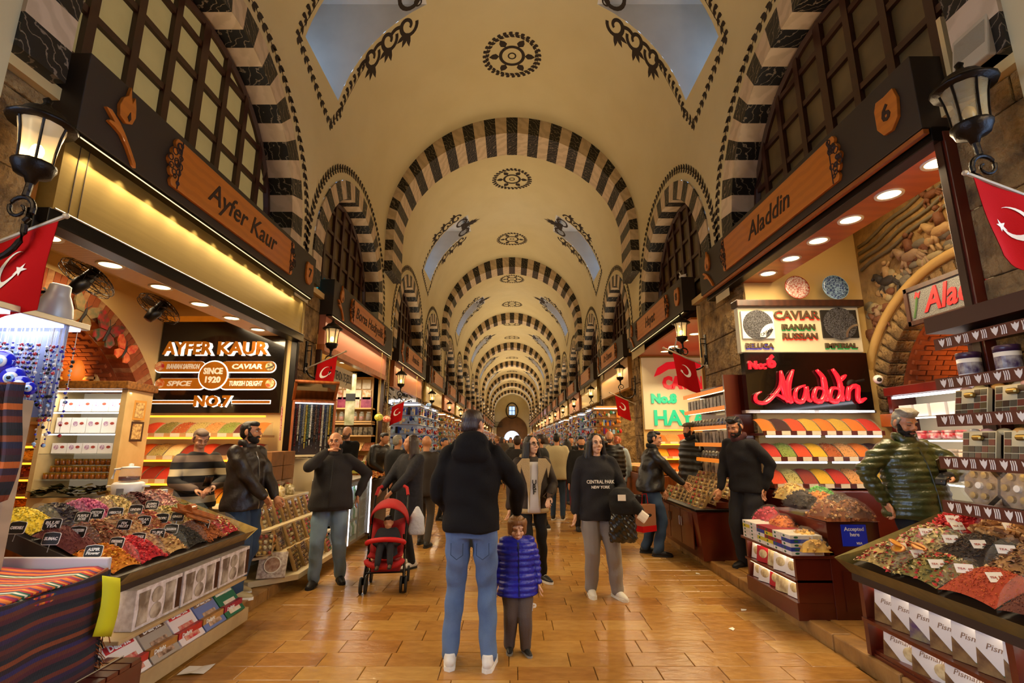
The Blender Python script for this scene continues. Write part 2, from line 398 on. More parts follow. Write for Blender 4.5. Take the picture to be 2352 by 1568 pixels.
# ---- transverse striped arches
def arch_block(t0, t1, y0, y1):
    def P(t, inner):
        if inner: return 3.13 * math.cos(t), VZ + 2.80 * math.sin(t) + .07 * (1 - abs(math.cos(t))) ** 3
        return VR * math.cos(t), VZ + VR * math.sin(t)
    a, b_, c, d = P(t0, 1), P(t0, 0), P(t1, 0), P(t1, 1)
    return [(a[0], y0, a[1]), (b_[0], y0, b_[1]), (b_[0], y1, b_[1]), (a[0], y1, a[1]), (d[0], y0, d[1]), (c[0], y0, c[1]), (c[0], y1, c[1]), (d[0], y1, d[1])]
for k in range(-1, NB + 1):
    y0 = bay_start(k) - 1.06; y1 = y0 + 1.06
    if k < 1 and k != -1 and k != 0: continue
    root = bpy.data.objects.new('trim_%d' % (k + 2), None); COL.objects.link(root); struct(root, 'black and white striped stone rib across the vault')
    NV = 33; blocks = []
    for i in range(NV): blocks.append((arch_block(PI * i / NV, PI * (i + 1) / NV, y0, y1), i % 2))
    for sd in (-1, 1):
        for j in range(4):
            z1 = VZ - .29 * j; z0 = z1 - .29; xa, xb = sorted((sd * 3.13, sd * 3.36))
            blocks.append(([(xa, y0, z0), (xb, y0, z0), (xb, y1, z0), (xa, y1, z0), (xa, y0, z1), (xb, y0, z1), (xb, y1, z1), (xa, y1, z1)], (j + 1) % 2))
    if 1 <= k <= 3:
        for v8, wht in blocks: MB().hexa(v8).build('voussoir', m_wstone if wht else m_bstone, root)
    else:
        b = MB()
        for v8, wht in blocks: b.hexa(v8, wht)
        tag(b.build('voussoirs', [m_bstone, m_wstone], root), kind='stuff')
# ---- upper walls with a lunette over every shop
LC = [bay_start(k) + o for k in range(-1, NB + 1) for o in (2.45, 7.35)]
LC = [c for c in LC if c < YEND - 2]
LR, LZ, LB = 2.2, 4.74, 4.2
def outline_z(y):
    for c in LC:
        d = abs(y - c)
        if d < LR: return LZ + math.sqrt(max(LR * LR - d * d, 0))
    return None
ys = set([YBACK, YEND])
for c in LC: ys |= set(c + LR * math.sin(math.radians(a)) for a in range(-90, 91, 10))
ys = sorted(ys)
leafm = m_paint
wn = 0
for sd, nm in ((-1, 'left'), (1, 'right')):
    b = MB(); dz = 0 if sd < 0 else 0
    for ya, yb in zip(ys, ys[1:]):
        mid = outline_z((ya + yb) / 2); za = outline_z(ya); zb = outline_z(yb)
        za = za if mid and za else (LZ if mid else 3.8); zb = zb if mid and zb else (LZ if mid else 3.8)
        b.add([(sd * UPW, ya, za), (sd * UPW, yb, zb), (sd * UPW, yb, VZ), (sd * UPW, ya, VZ)], [(0, 1, 2, 3)])
    wl = b.build('wall_' + nm, m_cream); struct(wl, 'cream plastered upper wall on the %s with striped lunette arches' % nm)
    for ci, c in enumerate(LC):
        if c < 0: 
            MB().box(sd * 3.7 - .02, sd * 3.7 + .02, c - LR, c + LR, 3.8, 7).build('lunette_backing', m_dwood, wl); continue
        near = ci - 2 < 4
        wn += 1
        root = bpy.data.objects.new('trim_lunette_%d' % wn, None); COL.objects.link(root); struct(root, 'striped black and white stone arch around a lunette window')
        blocks = []; n = 23; xf, xb = sd * 3.32, sd * 3.74; ri = 1.84
        for i in range(n):
            t0, t1 = PI * i / n, PI * (i + 1) / n
            q = lambda t, r, x: (x, c - r * math.cos(t), LZ + r * math.sin(t))
            blocks.append(([q(t0, ri, xf), q(t0, LR, xf), q(t0, LR, xb), q(t0, ri, xb), q(t1, ri, xf), q(t1, LR, xf), q(t1, LR, xb), q(t1, ri, xb)], i % 2))
        for s2 in (-1, 1):
            for j in range(2):
                z1 = LZ - .27 * j; z0 = z1 - .27; ya, yb = sorted((c + s2 * ri, c + s2 * LR)); xa, xc = sorted((xf, xb))
                blocks.append(([(xa, ya, z0), (xc, ya, z0), (xc, yb, z0), (xa, yb, z0), (xa, ya, z1), (xc, ya, z1), (xc, yb, z1), (xa, yb, z1)], (j + 1) % 2))
        if near:
            for v8, wht in blocks: MB().hexa(v8).build('voussoir', m_wstone if wht else m_bstone, root)
        else:
            bb = MB()
            for v8, wht in blocks: bb.hexa(v8, wht)
            tag(bb.build('voussoirs', [m_bstone, m_wstone], root), kind='stuff')
        if ci - 2 < 8:                       # painted leaf band round the arch
            g = MB(); lim = VR * PI / 2; SFW = lambda yy, z: vs(sd * (lim + VZ - z), yy, .006)
            pth = [(c - 2.42 * math.cos(math.radians(a)), LZ + min(2.42 * math.sin(math.radians(a)), 2.6)) for a in range(-6, 187, 6)]
            garland(g, pth, SFW, .14, .15, .07); g.build('painted_garland', leafm, wl)
        # window: dark wooden grille and dusty panes
        wr = bpy.data.objects.new('window_%d' % wn, None); COL.objects.link(wr); struct(wr, 'arched lunette window with dark wooden grid of dusty panes')
        pm = mat('dusty_pane_added_glow', '#94804f', .5, noise=(3, .5), col2='#7c683c', emit=.42) if (sd < 0 and ci == 2) else mat('dusty_pane', '#6a5632', .4, noise=(2, .7), col2='#3d3120')  # first left lunette: light on its panes put in as emission and paler colour
        xw = sd * 3.70; fr = MB(); R2 = 1.84
        top = lambda yy: LZ + math.sqrt(max(R2 * R2 - (yy - c) ** 2, 0))
        fr.tube([(xw, c - (R2 - .05) * math.cos(math.radians(a)), LZ + (R2 - .05) * math.sin(math.radians(a))) for a in range(0, 181, 9)], .06, 6)
        for s2 in (-1, 1): fr.box(xw - .05, xw + .05, c + s2 * (R2 - .05) - .05, c + s2 * (R2 - .05) + .05, LB, LZ)
        fr.build('window_frame', m_dwood, wr)
        cols = [-1.84, -1.4, -.93, -.465, 0, .465, .93, 1.4, 1.84]; rows = [LB, 4.75, 5.25, 5.75, 6.2, 6.6]
        pieces = MB() if not near else None
        for u in cols[1:-1]:
            h = MB().box(xw - .045, xw + .045, c + u - (.045 if u else .06), c + u + (.045 if u else .06), LB, top(c + u) - .04)
            h.build('mullion', m_dwood, wr) if near else pieces.add(h.v, h.f)
        for z in rows[1:-1]:
            hw = math.sqrt(max(R2 * R2 - max(z - LZ, 0) ** 2, 0)) - .05
            h = MB().box(xw - .035, xw + .035, c - hw, c + hw, z - .035, z + .035)
            h.build('muntin', m_dwood, wr) if near else pieces.add(h.v, h.f)
        if pieces: tag(pieces.build('muntins', m_dwood, wr), kind='stuff')
        pb = MB()
        for ua, ub in zip(cols, cols[1:]):
            for za, zb in zip(rows, rows[1:]):
                uu = [ua + (ub - ua) * i / 4 for i in range(5)]; tz = [min(zb, top(c + u)) for u in uu]
                if max(tz) - za < .06: continue
                tz = [max(t, za) for t in tz]
                x_ = xw + sd * .01
                vv = [(x_, c + u, za) for u in uu] + [(x_, c + u, t) for u, t in zip(uu, tz)]
                ff = [(i, i + 1, 6 + i, 5 + i) for i in range(4)]
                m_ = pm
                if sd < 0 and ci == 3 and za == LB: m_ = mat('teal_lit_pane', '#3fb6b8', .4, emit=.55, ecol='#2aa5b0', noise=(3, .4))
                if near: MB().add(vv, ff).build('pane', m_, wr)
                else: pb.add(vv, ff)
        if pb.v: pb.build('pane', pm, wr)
# ---- end wall with window, portal, gallery
ew = MB(); ew.box(-6, 6, YEND, YEND + .3, 0, 12); ew = ew.build('wall_end', m_cream); struct(ew, 'cream end wall closing the far end of the aisle')
q = MB(); pts = [(-3.0, 0)] + arc(0, 3.4, 3.0, 180, 0, 20) + [(3.0, 0)]
q.prism(pts, 0, .08, M=Matrix.Translation((0, YEND - .02, 0)) @ FY); q.build('portal_recess', mat('portal_brown', '#6b4a26', .9, noise=(.8, .6), col2='#3e2a16'), ew)
q = MB(); pts = [(-1.5, 0)] + arc(0, 2.0, 1.5, 180, 0, 16) + [(1.5, 0)]
q.prism(pts, 0, .05, M=Matrix.Translation((0, YEND - .12, 0)) @ FY); q.build('doorway_glow', mat('far_daylight', '#cfdcf5', .5, emit=1.6, ecol='#b9d0ff'), ew)
wr = bpy.data.objects.new('window_60', None); COL.objects.link(wr); struct(wr, 'small bright window with carved surround high on the far end wall')
MB().box(-.55, .55, YEND - .06, YEND - .02, 6.6, 8.2).build('pane', mat('end_window_glow', '#c5dcff', emit=1.5, ecol='#9fc6ff'), wr)
q = MB(); 
for x in (-.6, 0, .6): q.box(x - .05, x + .05, YEND - .12, YEND - .05, 6.5, 8.3)
for z in (6.55, 7.4, 8.25): q.box(-.6, .6, YEND - .12, YEND - .05, z - .05, z + .05)
q.build('window_frame', m_dwood, wr)
q = MB(); q.tube([(x, YEND - .08, z + 7.4) for x, z in arc(0, 0, 1.15, 0, 360, 24, 1.5)], .12, 6); q.build('window_surround', m_paint, wr)
gl = MB(); gl.box(-3.3, -1.9, YEND - 1.0, YEND - .02, 4.2, 4.3)
for i in range(12): gl.box(-3.3 + i * .125, -3.27 + i * .125, YEND - 1.0, YEND - .97, 4.3, 5.1)
gl.box(-3.3, -1.9, YEND - 1.02, YEND - .96, 5.1, 5.16); tag(gl.build('balcony', m_iron), 'small dark railed balcony high at the far end wall', 'balcony')
bw = MB().box(-6, 6, YBACK - .2, YBACK, -.1, 12).build('wall_back', m_cream); struct(bw, 'added unseen wall shutting out sky light behind the viewer')  # added wall out of view, keeps sky light out of the aisle
# ---- piers between shops, back walls, ceilings
m_interior = mat('shop_wall_cream', '#d8b878', .7)
for sd, nm, SG in ((-1, 'left', LSIGN), (1, 'right', RSIGN)):
    pr = bpy.data.objects.new('wall_piers_' + nm, None); COL.objects.link(pr); struct(pr, 'stone piers between the shops on the %s side' % nm)
    ends = [YBACK] + [s + 4.42 if sd < 0 else s + 4.55 for s in SG]; starts = list(SG) + [YEND]
    for i, (a, b_) in enumerate(zip(ends, starts)):
        if sd > 0 and i == 2: a = 7.05
        if sd < 0 and i == 2: a = 7.68
        if b_ - a < .05: continue
        if i in (1, 2, 3):
            MB().box(*sorted((sd * 3.56, sd * 5.7)), a, b_, 0, 4.15).build('pier_core', m_interior, pr)
            z = .1; j = 0
            while z < 4.1:
                h = rr.uniform(.42, .62); h = min(h, 4.12 - z); cut = a + (b_ - a) * rr.uniform(.35, .65)
                for ya, yb in ((a, cut), (cut, b_)) if j % 2 else ((a, b_),):
                    MB().box(*sorted((sd * (3.49 - rr.uniform(0, .012)), sd * 3.6)), ya + .004, yb - .004, z + .004, z + h - .004).build('stone_block', m_stone, pr, bevel=.012)
                z += h; j += 1
        else:
            MB().box(*sorted((sd * 3.5, sd * 5.7)), a, b_, 0, 4.15).build('pier', m_stone, pr)
    sl = MB()
    for ya, yb, xa in (((YBACK, YEND, 3.42),) if sd < 0 else ((YBACK, 3.4, 3.42), (7.1, YEND, 3.42))): sl.box(*sorted((sd * xa, sd * 7.2)), ya, yb, 4.12, 4.22)
    if sd > 0: sl.box(3.42, 3.86, 3.4, 7.1, 4.12, 4.22); sl.box(3.82, 3.86, 3.4, 7.1, 4.0, 5.06); sl.box(3.82, 7.2, 3.3, 7.2, 5.0, 5.06); sl.box(3.82, 7.2, 3.34, 3.4, 4.0, 5.0); sl.box(3.82, 7.2, 7.07, 7.13, 4.0, 5.0)
    sl = sl.build('ceiling_slab_' + nm, m_interior); struct(sl, 'slab over the shops on the %s side' % nm)
# ================================================================ SHOP SIGNS, LANTERNS, FLAGS
m_plaque = mat('plaque_wood', '#c06c1c', .4, bands=('Y', 3, 3, .35), col2='#9a5014', coat=.25)
m_engr = mat('engraved_brown', '#2a1206', .7)
def facing(sd, x, y, z):
    return Matrix.Translation((x, y, z)) @ (FXL if sd < 0 else FXR)
def tulip(parent, u, v):
    b = MB(); M = Matrix.Translation((u, v, .012))
    b.prism([(-.07, .0), (-.085, .09), (-.06, .17), (-.02, .22), (-.005, .31), (.015, .22), (.03, .18), (.05, .25), (.075, .16), (.085, .08), (.06, .0), (0, -.03)], -.012, .02, M=M)
    b.prism([(-.2, -.02), (-.15, -.01), (-.06, -.06), (0, -.11), (.08, -.2), (.16, -.3), (.17, -.34), (.14, -.33), (.05, -.22), (-.03, -.15), (-.1, -.13), (-.16, -.12), (-.15, -.1), (-.1, -.09), (-.16, -.05)], -.012, .02, M=M)
    o = b.build('tulip_ornament', m_plaque, parent, bevel=.004)
    MB().prism([(.0, .03), (.02, .09), (.035, .03), (.02, 0)], 0, .006, M=Matrix.Translation((u, v, .031))).build('engraved_leaf', m_engr, o)
def scallop(x, s, H=.23):
    pts = []
    for i in range(5):
        y0 = -H + i * 2 * H / 5; d = .05 + .075 * (1 - abs((i + .5) / 2.5 - 1))
        for a in range(0, 181, 45):
            t = a / 180; pts.append((x + s * (d + .028 * math.sin(math.radians(a))), y0 + 2 * H / 5 * t))
    return pts if s > 0 else pts[::-1]
def shop_sign(sd, y0, L, zb, name, num, label, full=True, h=.66):
    root = thing('shop_sign', label, 'sign'); root['group'] = 'dark shop signs along the aisle'
    root.matrix_world = facing(sd, sd * WS, y0 if sd < 0 else y0 + L, zb)
    MB().box(0, L, 0, h, -.26, 0).build('sign_board', m_sign, root, bevel=.006)
    b = MB().box(0.02, L - .02, -.035, 0, -.12, -.02); b.build('lower_rail', m_black, root)
    if full: MB().box(.06, L - .06, -.034, -.024, -.03, -.018).build('led_strip', mat('dim_led', '#fff0d0', emit=1.5, ecol='#ffdf9f'), root)
    pu0, pu1, H = L * .235, L * .78, .245
    poly = [(pu0, -H), (pu1, -H)] + scallop(pu1, 1, H) + [(pu1, H), (pu0, H)] + scallop(pu0, -1, H)
    M = Matrix.Translation((0, h / 2, 0))
    pl = MB().prism(poly, 0, .035, M=M).build('name_plaque', m_plaque, root, bevel=.005 if full else 0)
    r2 = random.Random(5)
    for x, s in ((pu0, -1), (pu1, 1)):
        g = MB()
        g.tube([(x, h / 2 - H, .037), (x, h / 2 + H, .037)], .007, 4)
        for i in range(26 if full else 8):
            px, py = x + s * r2.uniform(.0, .14), r2.uniform(-.85, .85) * H; rr_ = r2.uniform(.016, .04)
            if abs(py) / H > 1.15 - abs(px - x) / .16: continue
            g.tube([(px + rr_ * math.cos(a * PI / 4), py + h / 2 + rr_ * math.sin(a * PI / 4), .038) for a in range(9)], .006, 4, cap=False)
        tag(g.build('grape_carving', m_engr, pl), kind='stuff')
    if name: word(name, .33 if full else .24, m_engr, pl, Matrix.Translation(((pu0 + pu1) / 2, h / 2, .037)), .003, .003, .25, sx=1.0)
    tulip(root, L * .085, h * .52)
    if num:
        npq = MB().prism([(-.12, .1), (-.09, .17), (.0, .16), (.1, .17), (.13, .06), (.11, -.1), (.03, -.18), (-.06, -.17), (-.12, -.08)], 0, .03, M=Matrix.Translation((L * .94, h / 2, 0))).build('number_plaque', m_plaque, root, bevel=.004)
        word(num, .2, m_engr, npq, Matrix.Translation((L * .94, h / 2, .032)), .003, .006)
    return root
ZB = {-1: 3.88, 1: 4.03}
shop_sign(-1, LSIGN[1], 4.42, ZB[-1], 'Ayfer Kaur', '7', 'dark sign with wooden plaque reading Ayfer Kaur above shop number 7')
shop_sign(1, RSIGN[1], 4.6, ZB[1], 'Aladdin', '6', 'dark sign with wooden plaque reading Aladdin above shop number 6')
shop_sign(-1, LSIGN[2], 4.42, ZB[-1] - .03, 'Borsa Hediyelik', '', 'dark sign with wooden plaque reading Borsa Hediyelik')
shop_sign(1, RSIGN[2] + .2, 4.3, ZB[1], 'Hayat', '8', 'dark sign with wooden plaque reading Hayat above shop number 8')
shop_sign(-1, LSIGN[3], 4.42, ZB[-1], 'Anatolia', '', 'dark sign on the aisle third from the viewer, above the blue souvenir shop')
shop_sign(1, RSIGN[3], 4.42, ZB[1], 'Oz Osman', '', 'dark sign above the striped wooden pelmet beyond the Hayat sign')
for i in range(4, 17):
    for sd, SG in ((-1, LSIGN), (1, RSIGN)):
        shop_sign(sd, SG[i], 4.42, ZB[sd], '', '', '%s dark shop sign counted down the %s row of shops' % (['fourth', 'fifth', 'sixth', 'seventh', 'eighth', 'ninth', 'tenth', 'eleventh', 'twelfth', 'thirteenth', 'fourteenth', 'fifteenth', 'sixteenth'][i - 4], 'left' if sd < 0 else 'right'), False)
# ---- lanterns
m_lglass = mat('lantern_glass', '#f3dfb4', .25, alpha=.45, emit=.35, ecol='#ffd48a')
m_lglass_off = mat('lantern_glass_unlit', '#cbb98c', .2, alpha=.4)
m_bulb = mat('bulb_glow', '#ffe9c0', emit=22, ecol='#ffc266')
m_bulb_off = mat('bulb_unlit', '#d9b26a', .2)
def make_lantern(lit=True):
    """local frame: wall plate at x=0, arm reaching +x"""
    root = thing('iron_lantern', 'black wrought iron wall lantern with a scrolled arm', 'lantern', group='wall lanterns on the piers')
    MB().box(0, .02, -.035, .035, -.45, .05).build('wall_plate', m_iron, root, bevel=.006)
    a = MB()
    a.tube([(0, 0, -.3)] + [(.22 + .19 * math.cos(math.radians(t)), 0, -.36 + .17 * math.sin(math.radians(t))) for t in range(160, 371, 15)], .014, 8)
    a.tube([(.42 - .0 + (.10 - .0006 * t * .12) * 0, 0, 0)] if 0 else [(.36 + .075 * (1 - t / 560) * math.cos(math.radians(t)), 0, -.24 + .075 * (1 - t / 560) * math.sin(math.radians(t))) for t in range(-60, 440, 20)], [.014 - .008 * i / 25 for i in range(25)], 8)
    a.tube([(0, 0, -.1), (.09, 0, -.1), (.09, 0, -.33)], .011, 6); a.tube([(0, 0, -.02), (.09, 0, -.02), (.09, 0, -.1)], .009, 6)
    a.tube([(.38, 0, -.17), (.39, 0, -.08)], .016, 8)
    a.build('scroll_arm', m_iron, root)
    M = Matrix.Translation((.39, 0, 0))
    base = MB().lathe([(.02, -.1), (.03, -.07), (.075, -.05), (.085, -.02), (.095, .0), (.09, .015), (.02, .02)], 12, M=M).build('lantern_base', m_iron, root, smooth=True)
    MB().lathe([(.075, .015), (.078, .08), (.088, .17), (.105, .25)], 12, M=M, cap=False).build('glass_shade', m_lglass if lit else m_lglass_off, root, smooth=True)
    r = MB()
    for i in range(6):
        t = 2 * PI * i / 6 + .3
        r.tube([((.077 + q) * math.cos(t), (.077 + q) * math.sin(t), z) for q, z in ((0, .01), (.004, .09), (.014, .18), (.03, .255))], .0065, 5, M=M)
    r.build('shade_rib', m_iron, root)
    MB().lathe([(.145, .235), (.15, .25), (.13, .265), (.10, .29), (.085, .315), (.06, .325), (.04, .335), (.02, .36), (.016, .375), (.022, .39), (.005, .41)], 16, M=M).build('lantern_cap', m_iron, root, smooth=True)
    MB().ball((0, 0, .085), (.03, .03, .042), 10, M=M).build('bulb', m_bulb if lit else m_bulb_off, root, smooth=True)
    return root
lan = make_lantern(); lan_off = make_lantern(False)
def place_lantern(src, sd, x, y, z, label, s=1.0):
    o = dup(src, (x, y, z), 0 if sd < 0 else 180, label); o.scale = (s, s, s); return o
LL = [(2.80, 3.30), (8.12, 3.2), (13.4, 3.12)] + [(LSIGN[i] - .42, 3.1) for i in range(4, 13)]
RL = [(2.86, 3.62), (8.6, 3.42), (13.75, 3.35)] + [(RSIGN[i] - .4, 3.3) for i in range(4, 13)]
names = ['beside the near end of the Ayfer Kaur sign', 'between the Ayfer Kaur and Borsa Hediyelik signs', 'at the far end of the Borsa Hediyelik sign']
namesr = ['unlit, beside the number 6 sign', 'between the Aladdin and Hayat signs', 'at the far end of the Hayat sign']
for i, (y, z) in enumerate(LL):
    lab = 'black iron wall lantern %s' % names[i] if i < 3 else '%s black lantern counted down the left row of piers' % ORD[i]
    place_lantern(lan, -1, -3.49, y, z, lab, 1.2 if i == 0 else 1.1)
    if i < 5: point('lantern_lamp', (-3.49 + .39 * 1.1, y, z + .1), 5 if i == 0 else 3, (1, .68, .32), .04)
for i, (y, z) in enumerate(RL):
    lab = 'black iron wall lantern %s' % namesr[i] if i < 3 else '%s black lantern counted down the right row of piers' % ORD[min(i, 11)]
    place_lantern(lan_off if i == 0 else lan, 1, 3.49, y, z, lab, 1.2 if i == 0 else 1.1)
    if 0 < i < 5: point('lantern_lamp', (3.49 - .39 * 1.2, y, z + .1), 3, (1, .68, .32), .04)
for src in (lan, lan_off):
    for ch in list(src.children): bpy.data.objects.remove(ch)
    bpy.data.objects.remove(src)
# ---- flags
m_fwhite = mat('flag_white', '#ece4d8', .7)
m_pole = mat('flag_pole', '#b9ab92', .4, .3)
def make_flag(W_=.46, H_=.62, seed=0):
    root = thing('flag', 'small red flag with white crescent and star on an angled pole', 'flag', group='flags on the piers')
    tilt = math.radians(24); c, s = math.cos(tilt), math.sin(tilt)
    MB().tube([(0, 0, 0), (c * .72, 0, s * .72)], .012, 8).build('flag_pole', m_pole, root)
    k = MB().lathe([(.02, 0), (.035, .01), (.02, .03)], 8, M=T(0, 0, 0, 0, 90, 0)); k.ball((c * .73, 0, s * .73), .02, 8); k.build('pole_fitting', m_pole, root)
    def cl(u, v, o=0):
        x = c * (.22 + u * W_) - v * H_ * .10; z = s * (.22 + u * W_) - v * H_ - .015
        return (x, .03 * math.sin(u * 7 + seed) * (.2 + v) + .015 * math.sin(v * 5 + u * 3 + seed) * v + o, z)
    b = MB(); b.grid(lambda u, v: cl(u, v, -.002), [i / 10 for i in range(11)], [i / 10 for i in range(11)]); b.grid(lambda u, v: cl(u, v, .002), [i / 10 for i in range(11)], [i / 10 for i in range(11)])
    cloth = b.build('flag_cloth', m_red, root, smooth=True)
    e = MB()
    for off in (-.006, .006):
        n = 20; cu, cv, R_ = .5, .42, .25
        for i in range(n):      # crescent between two circles
            t0, t1 = 50 + 280 * i / n, 50 + 280 * (i + 1) / n
            def o_(t): return (cu + R_ * math.cos(math.radians(t - 25)), cv + R_ * W_ / H_ * math.sin(math.radians(t - 25)))
            def i_(t):
                tt = math.radians(t - 25); px, py = .055 * math.cos(math.radians(-25)), .055 * math.sin(math.radians(-25)); rr_ = R_ * .8
                a = 50 + (t - 50); return (cu + px + rr_ * math.cos(tt), cv + (py + rr_ * math.sin(tt)) * W_ / H_)
            q = [o_(t0), o_(t1), i_(t1), i_(t0)]
            e.add([cl(u, v, off) for u, v in q], [(0, 1, 2, 3)])
        st = []
        for i in range(10):
            r = .095 if i % 2 == 0 else .038; a = math.radians(36 * i + 155); st.append(cl(.72 + r * math.cos(a), .50 + r * W_ / H_ * math.sin(a), off))
        ctr = cl(.72, .50, off); e.add(st + [ctr], [(i, (i + 1) % 10, 10) for i in range(10)])
    e.build('crescent_and_star', m_fwhite, cloth)
    return root
fA = make_flag(.46, .58, 0); fB = make_flag(.36, .5, 2)
def place_flag(src, sd, y, z, lab, s=1): 
    o = dup(src, (sd * -3.47 * -1, y, z), 0 if sd < 0 else 180, lab); o.scale = (s, s, s); return o
place_flag(fA, -1, 2.86, 2.70, 'red crescent flag hanging at the upper left edge by the first lantern', .98)
place_flag(fA, 1, 2.8, 2.98, 'red crescent flag on the stone pier below the unlit lantern', .92)
place_flag(fB, -1, 8.1, 2.78, 'red crescent flag under the lantern between Ayfer Kaur and Borsa Hediyelik')
place_flag(fB, 1, 8.55, 2.88, 'red crescent flag in front of the white Hayat caviar board', 1.15)
place_flag(fB, -1, 13.35, 2.42, 'red crescent flag before the calligraphy panel on the left row')
place_flag(fB, 1, 13.7, 2.6, 'red crescent flag beside the striped wooden pelmet', 1.1)
for i in range(4, 13):
    for sd, SG in ((-1, LSIGN), (1, RSIGN)):
        place_flag(fB, sd, SG[i] - .45, 2.4 if sd < 0 else 2.55, '%s red crescent flag counted down the %s row of piers' % (ORD[i - 1], 'left' if sd < 0 else 'right'))
for src in (fA, fB):
    for ch in list(src.children):
        for g in list(ch.children): bpy.data.objects.remove(g)
        bpy.data.objects.remove(ch)
    bpy.data.objects.remove(src)
# ================================================================ SHOP HELPERS
m_card = mat('paper_card', '#e9dcc0', .7)
m_brick = mat('old_brick', '#a2552a', .9, noise=(6, .6), col2='#6d3217', bump=(25, .5))
m_brick2 = mat('pale_old_brick', '#b98a58', .9, noise=(8, .7), col2='#7c3a20', bump=(25, .5))
m_mortar = mat('brick_mortar', '#7e5a36', .95)
def boxthing(name, label, cat, x0, x1, y0, y1, z0, z1, m, bevel=.008, group=None):
    return tag(MB().box(x0, x1, y0, y1, z0, z1).build(name, m, bevel=bevel), label, cat, group)
def downlight(p, label, r=.085, grp='ceiling downlights'):
    t = thing('downlight', label, 'light', p, 0, grp)
    MB().lathe([(r, 0), (r * 1.25, -.006), (r * 1.3, .012), (r, .012)], 20, cap=False).build('trim_ring', m_white, t, smooth=True)
    MB().lathe([(.002, .004), (r, .004)], 20, cap=False).build('lamp_disc', m_warmled, t)
    return t
_SP = {}
def spice_m(c, rough=.9):
    k = 'spice_' + c.strip('#')
    return mat(k, c, rough, noise=(60, .35), bump=(220, .5, .006))
FLAKES = {}
def flake_shape(kind, r, s):
    """a few faces: petal, bud, stick, nut, leaf"""
    if kind == 'petal': return [(-s, 0, 0), (0, -s * .6, s * .35), (s, 0, .1 * s), (0, s * .6, s * .3)], [(0, 1, 2, 3)]
    if kind == 'bud': return [(s * .6, 0, 0), (0, s * .6, 0), (-s * .6, 0, 0), (0, -s * .6, 0), (0, 0, s * .7), (0, 0, -s * .5)], [(0, 1, 4), (1, 2, 4), (2, 3, 4), (3, 0, 4), (1, 0, 5), (2, 1, 5), (3, 2, 5), (0, 3, 5)]
    if kind == 'stick':
        w_ = s * .16; return [(-s, -w_, -w_), (s, -w_, -w_), (s, w_, -w_), (-s, w_, -w_), (-s, -w_, w_), (s, -w_, w_), (s, w_, w_), (-s, w_, w_)], BOXF
    return [(-s, -s * .3, 0), (s * .2, -s * .5, s * .2), (s, 0, 0), (s * .2, s * .5, s * .2), (-s, s * .3, 0)], [(0, 1, 2), (0, 2, 3, 4)]
def heap(name, label, surf, cols, kind='petal', n=260, s=.014, nu=12, nv=12, base=None, cat='spice heap', group=None, seed=0):
    """uncountable goods in one bin: a mound with loose flakes over it; surf(u, v) -> point"""
    r = random.Random(seed * 31 + len(label)); b = MB()
    us = [i / nu for i in range(nu + 1)]; vs_ = [i / nv for i in range(nv + 1)]
    b.grid(surf, us, vs_, 0)
    ms = [spice_m(base or cols[0])] + [mat('flake_' + c.strip('#'), c, .7) for c in cols]
    if n:
        for i in range(n):
            u, v = r.random(), r.random(); p = Vector(surf(u, v))
            sv, sf = flake_shape(kind, r, s * r.uniform(.6, 1.3))
            E_ = Euler((r.uniform(-.7, .7), r.uniform(-.7, .7), r.uniform(0, 6.3))).to_matrix()
            b.add([tuple(p + E_ @ Vector(q) + Vector((0, 0, .003))) for q in sv], sf, 1 + r.randrange(len(cols)))
    return tag(b.build(name, ms, smooth=(n == 0)), label, cat, group, 'stuff')
SPN = {'#c8431a': 'orange red', '#7f7a3a': 'olive green', '#a8501f': 'rust brown', '#b0a05a': 'pale khaki', '#3a1c14': 'dark brown', '#c9742a': 'light orange', '#d9c98a': 'cream', '#8f2a14': 'brick red', '#c22a4a': 'crimson pink',
       '#b8912f': 'mustard', '#d8a021': 'bright yellow', '#7d8a3a': 'moss green', '#b8301c': 'bright red', '#c98a4a': 'tan', '#5a2018': 'maroon', '#dfae3c': 'golden', '#cf6a1c': 'orange', '#8a3420': 'chestnut'}
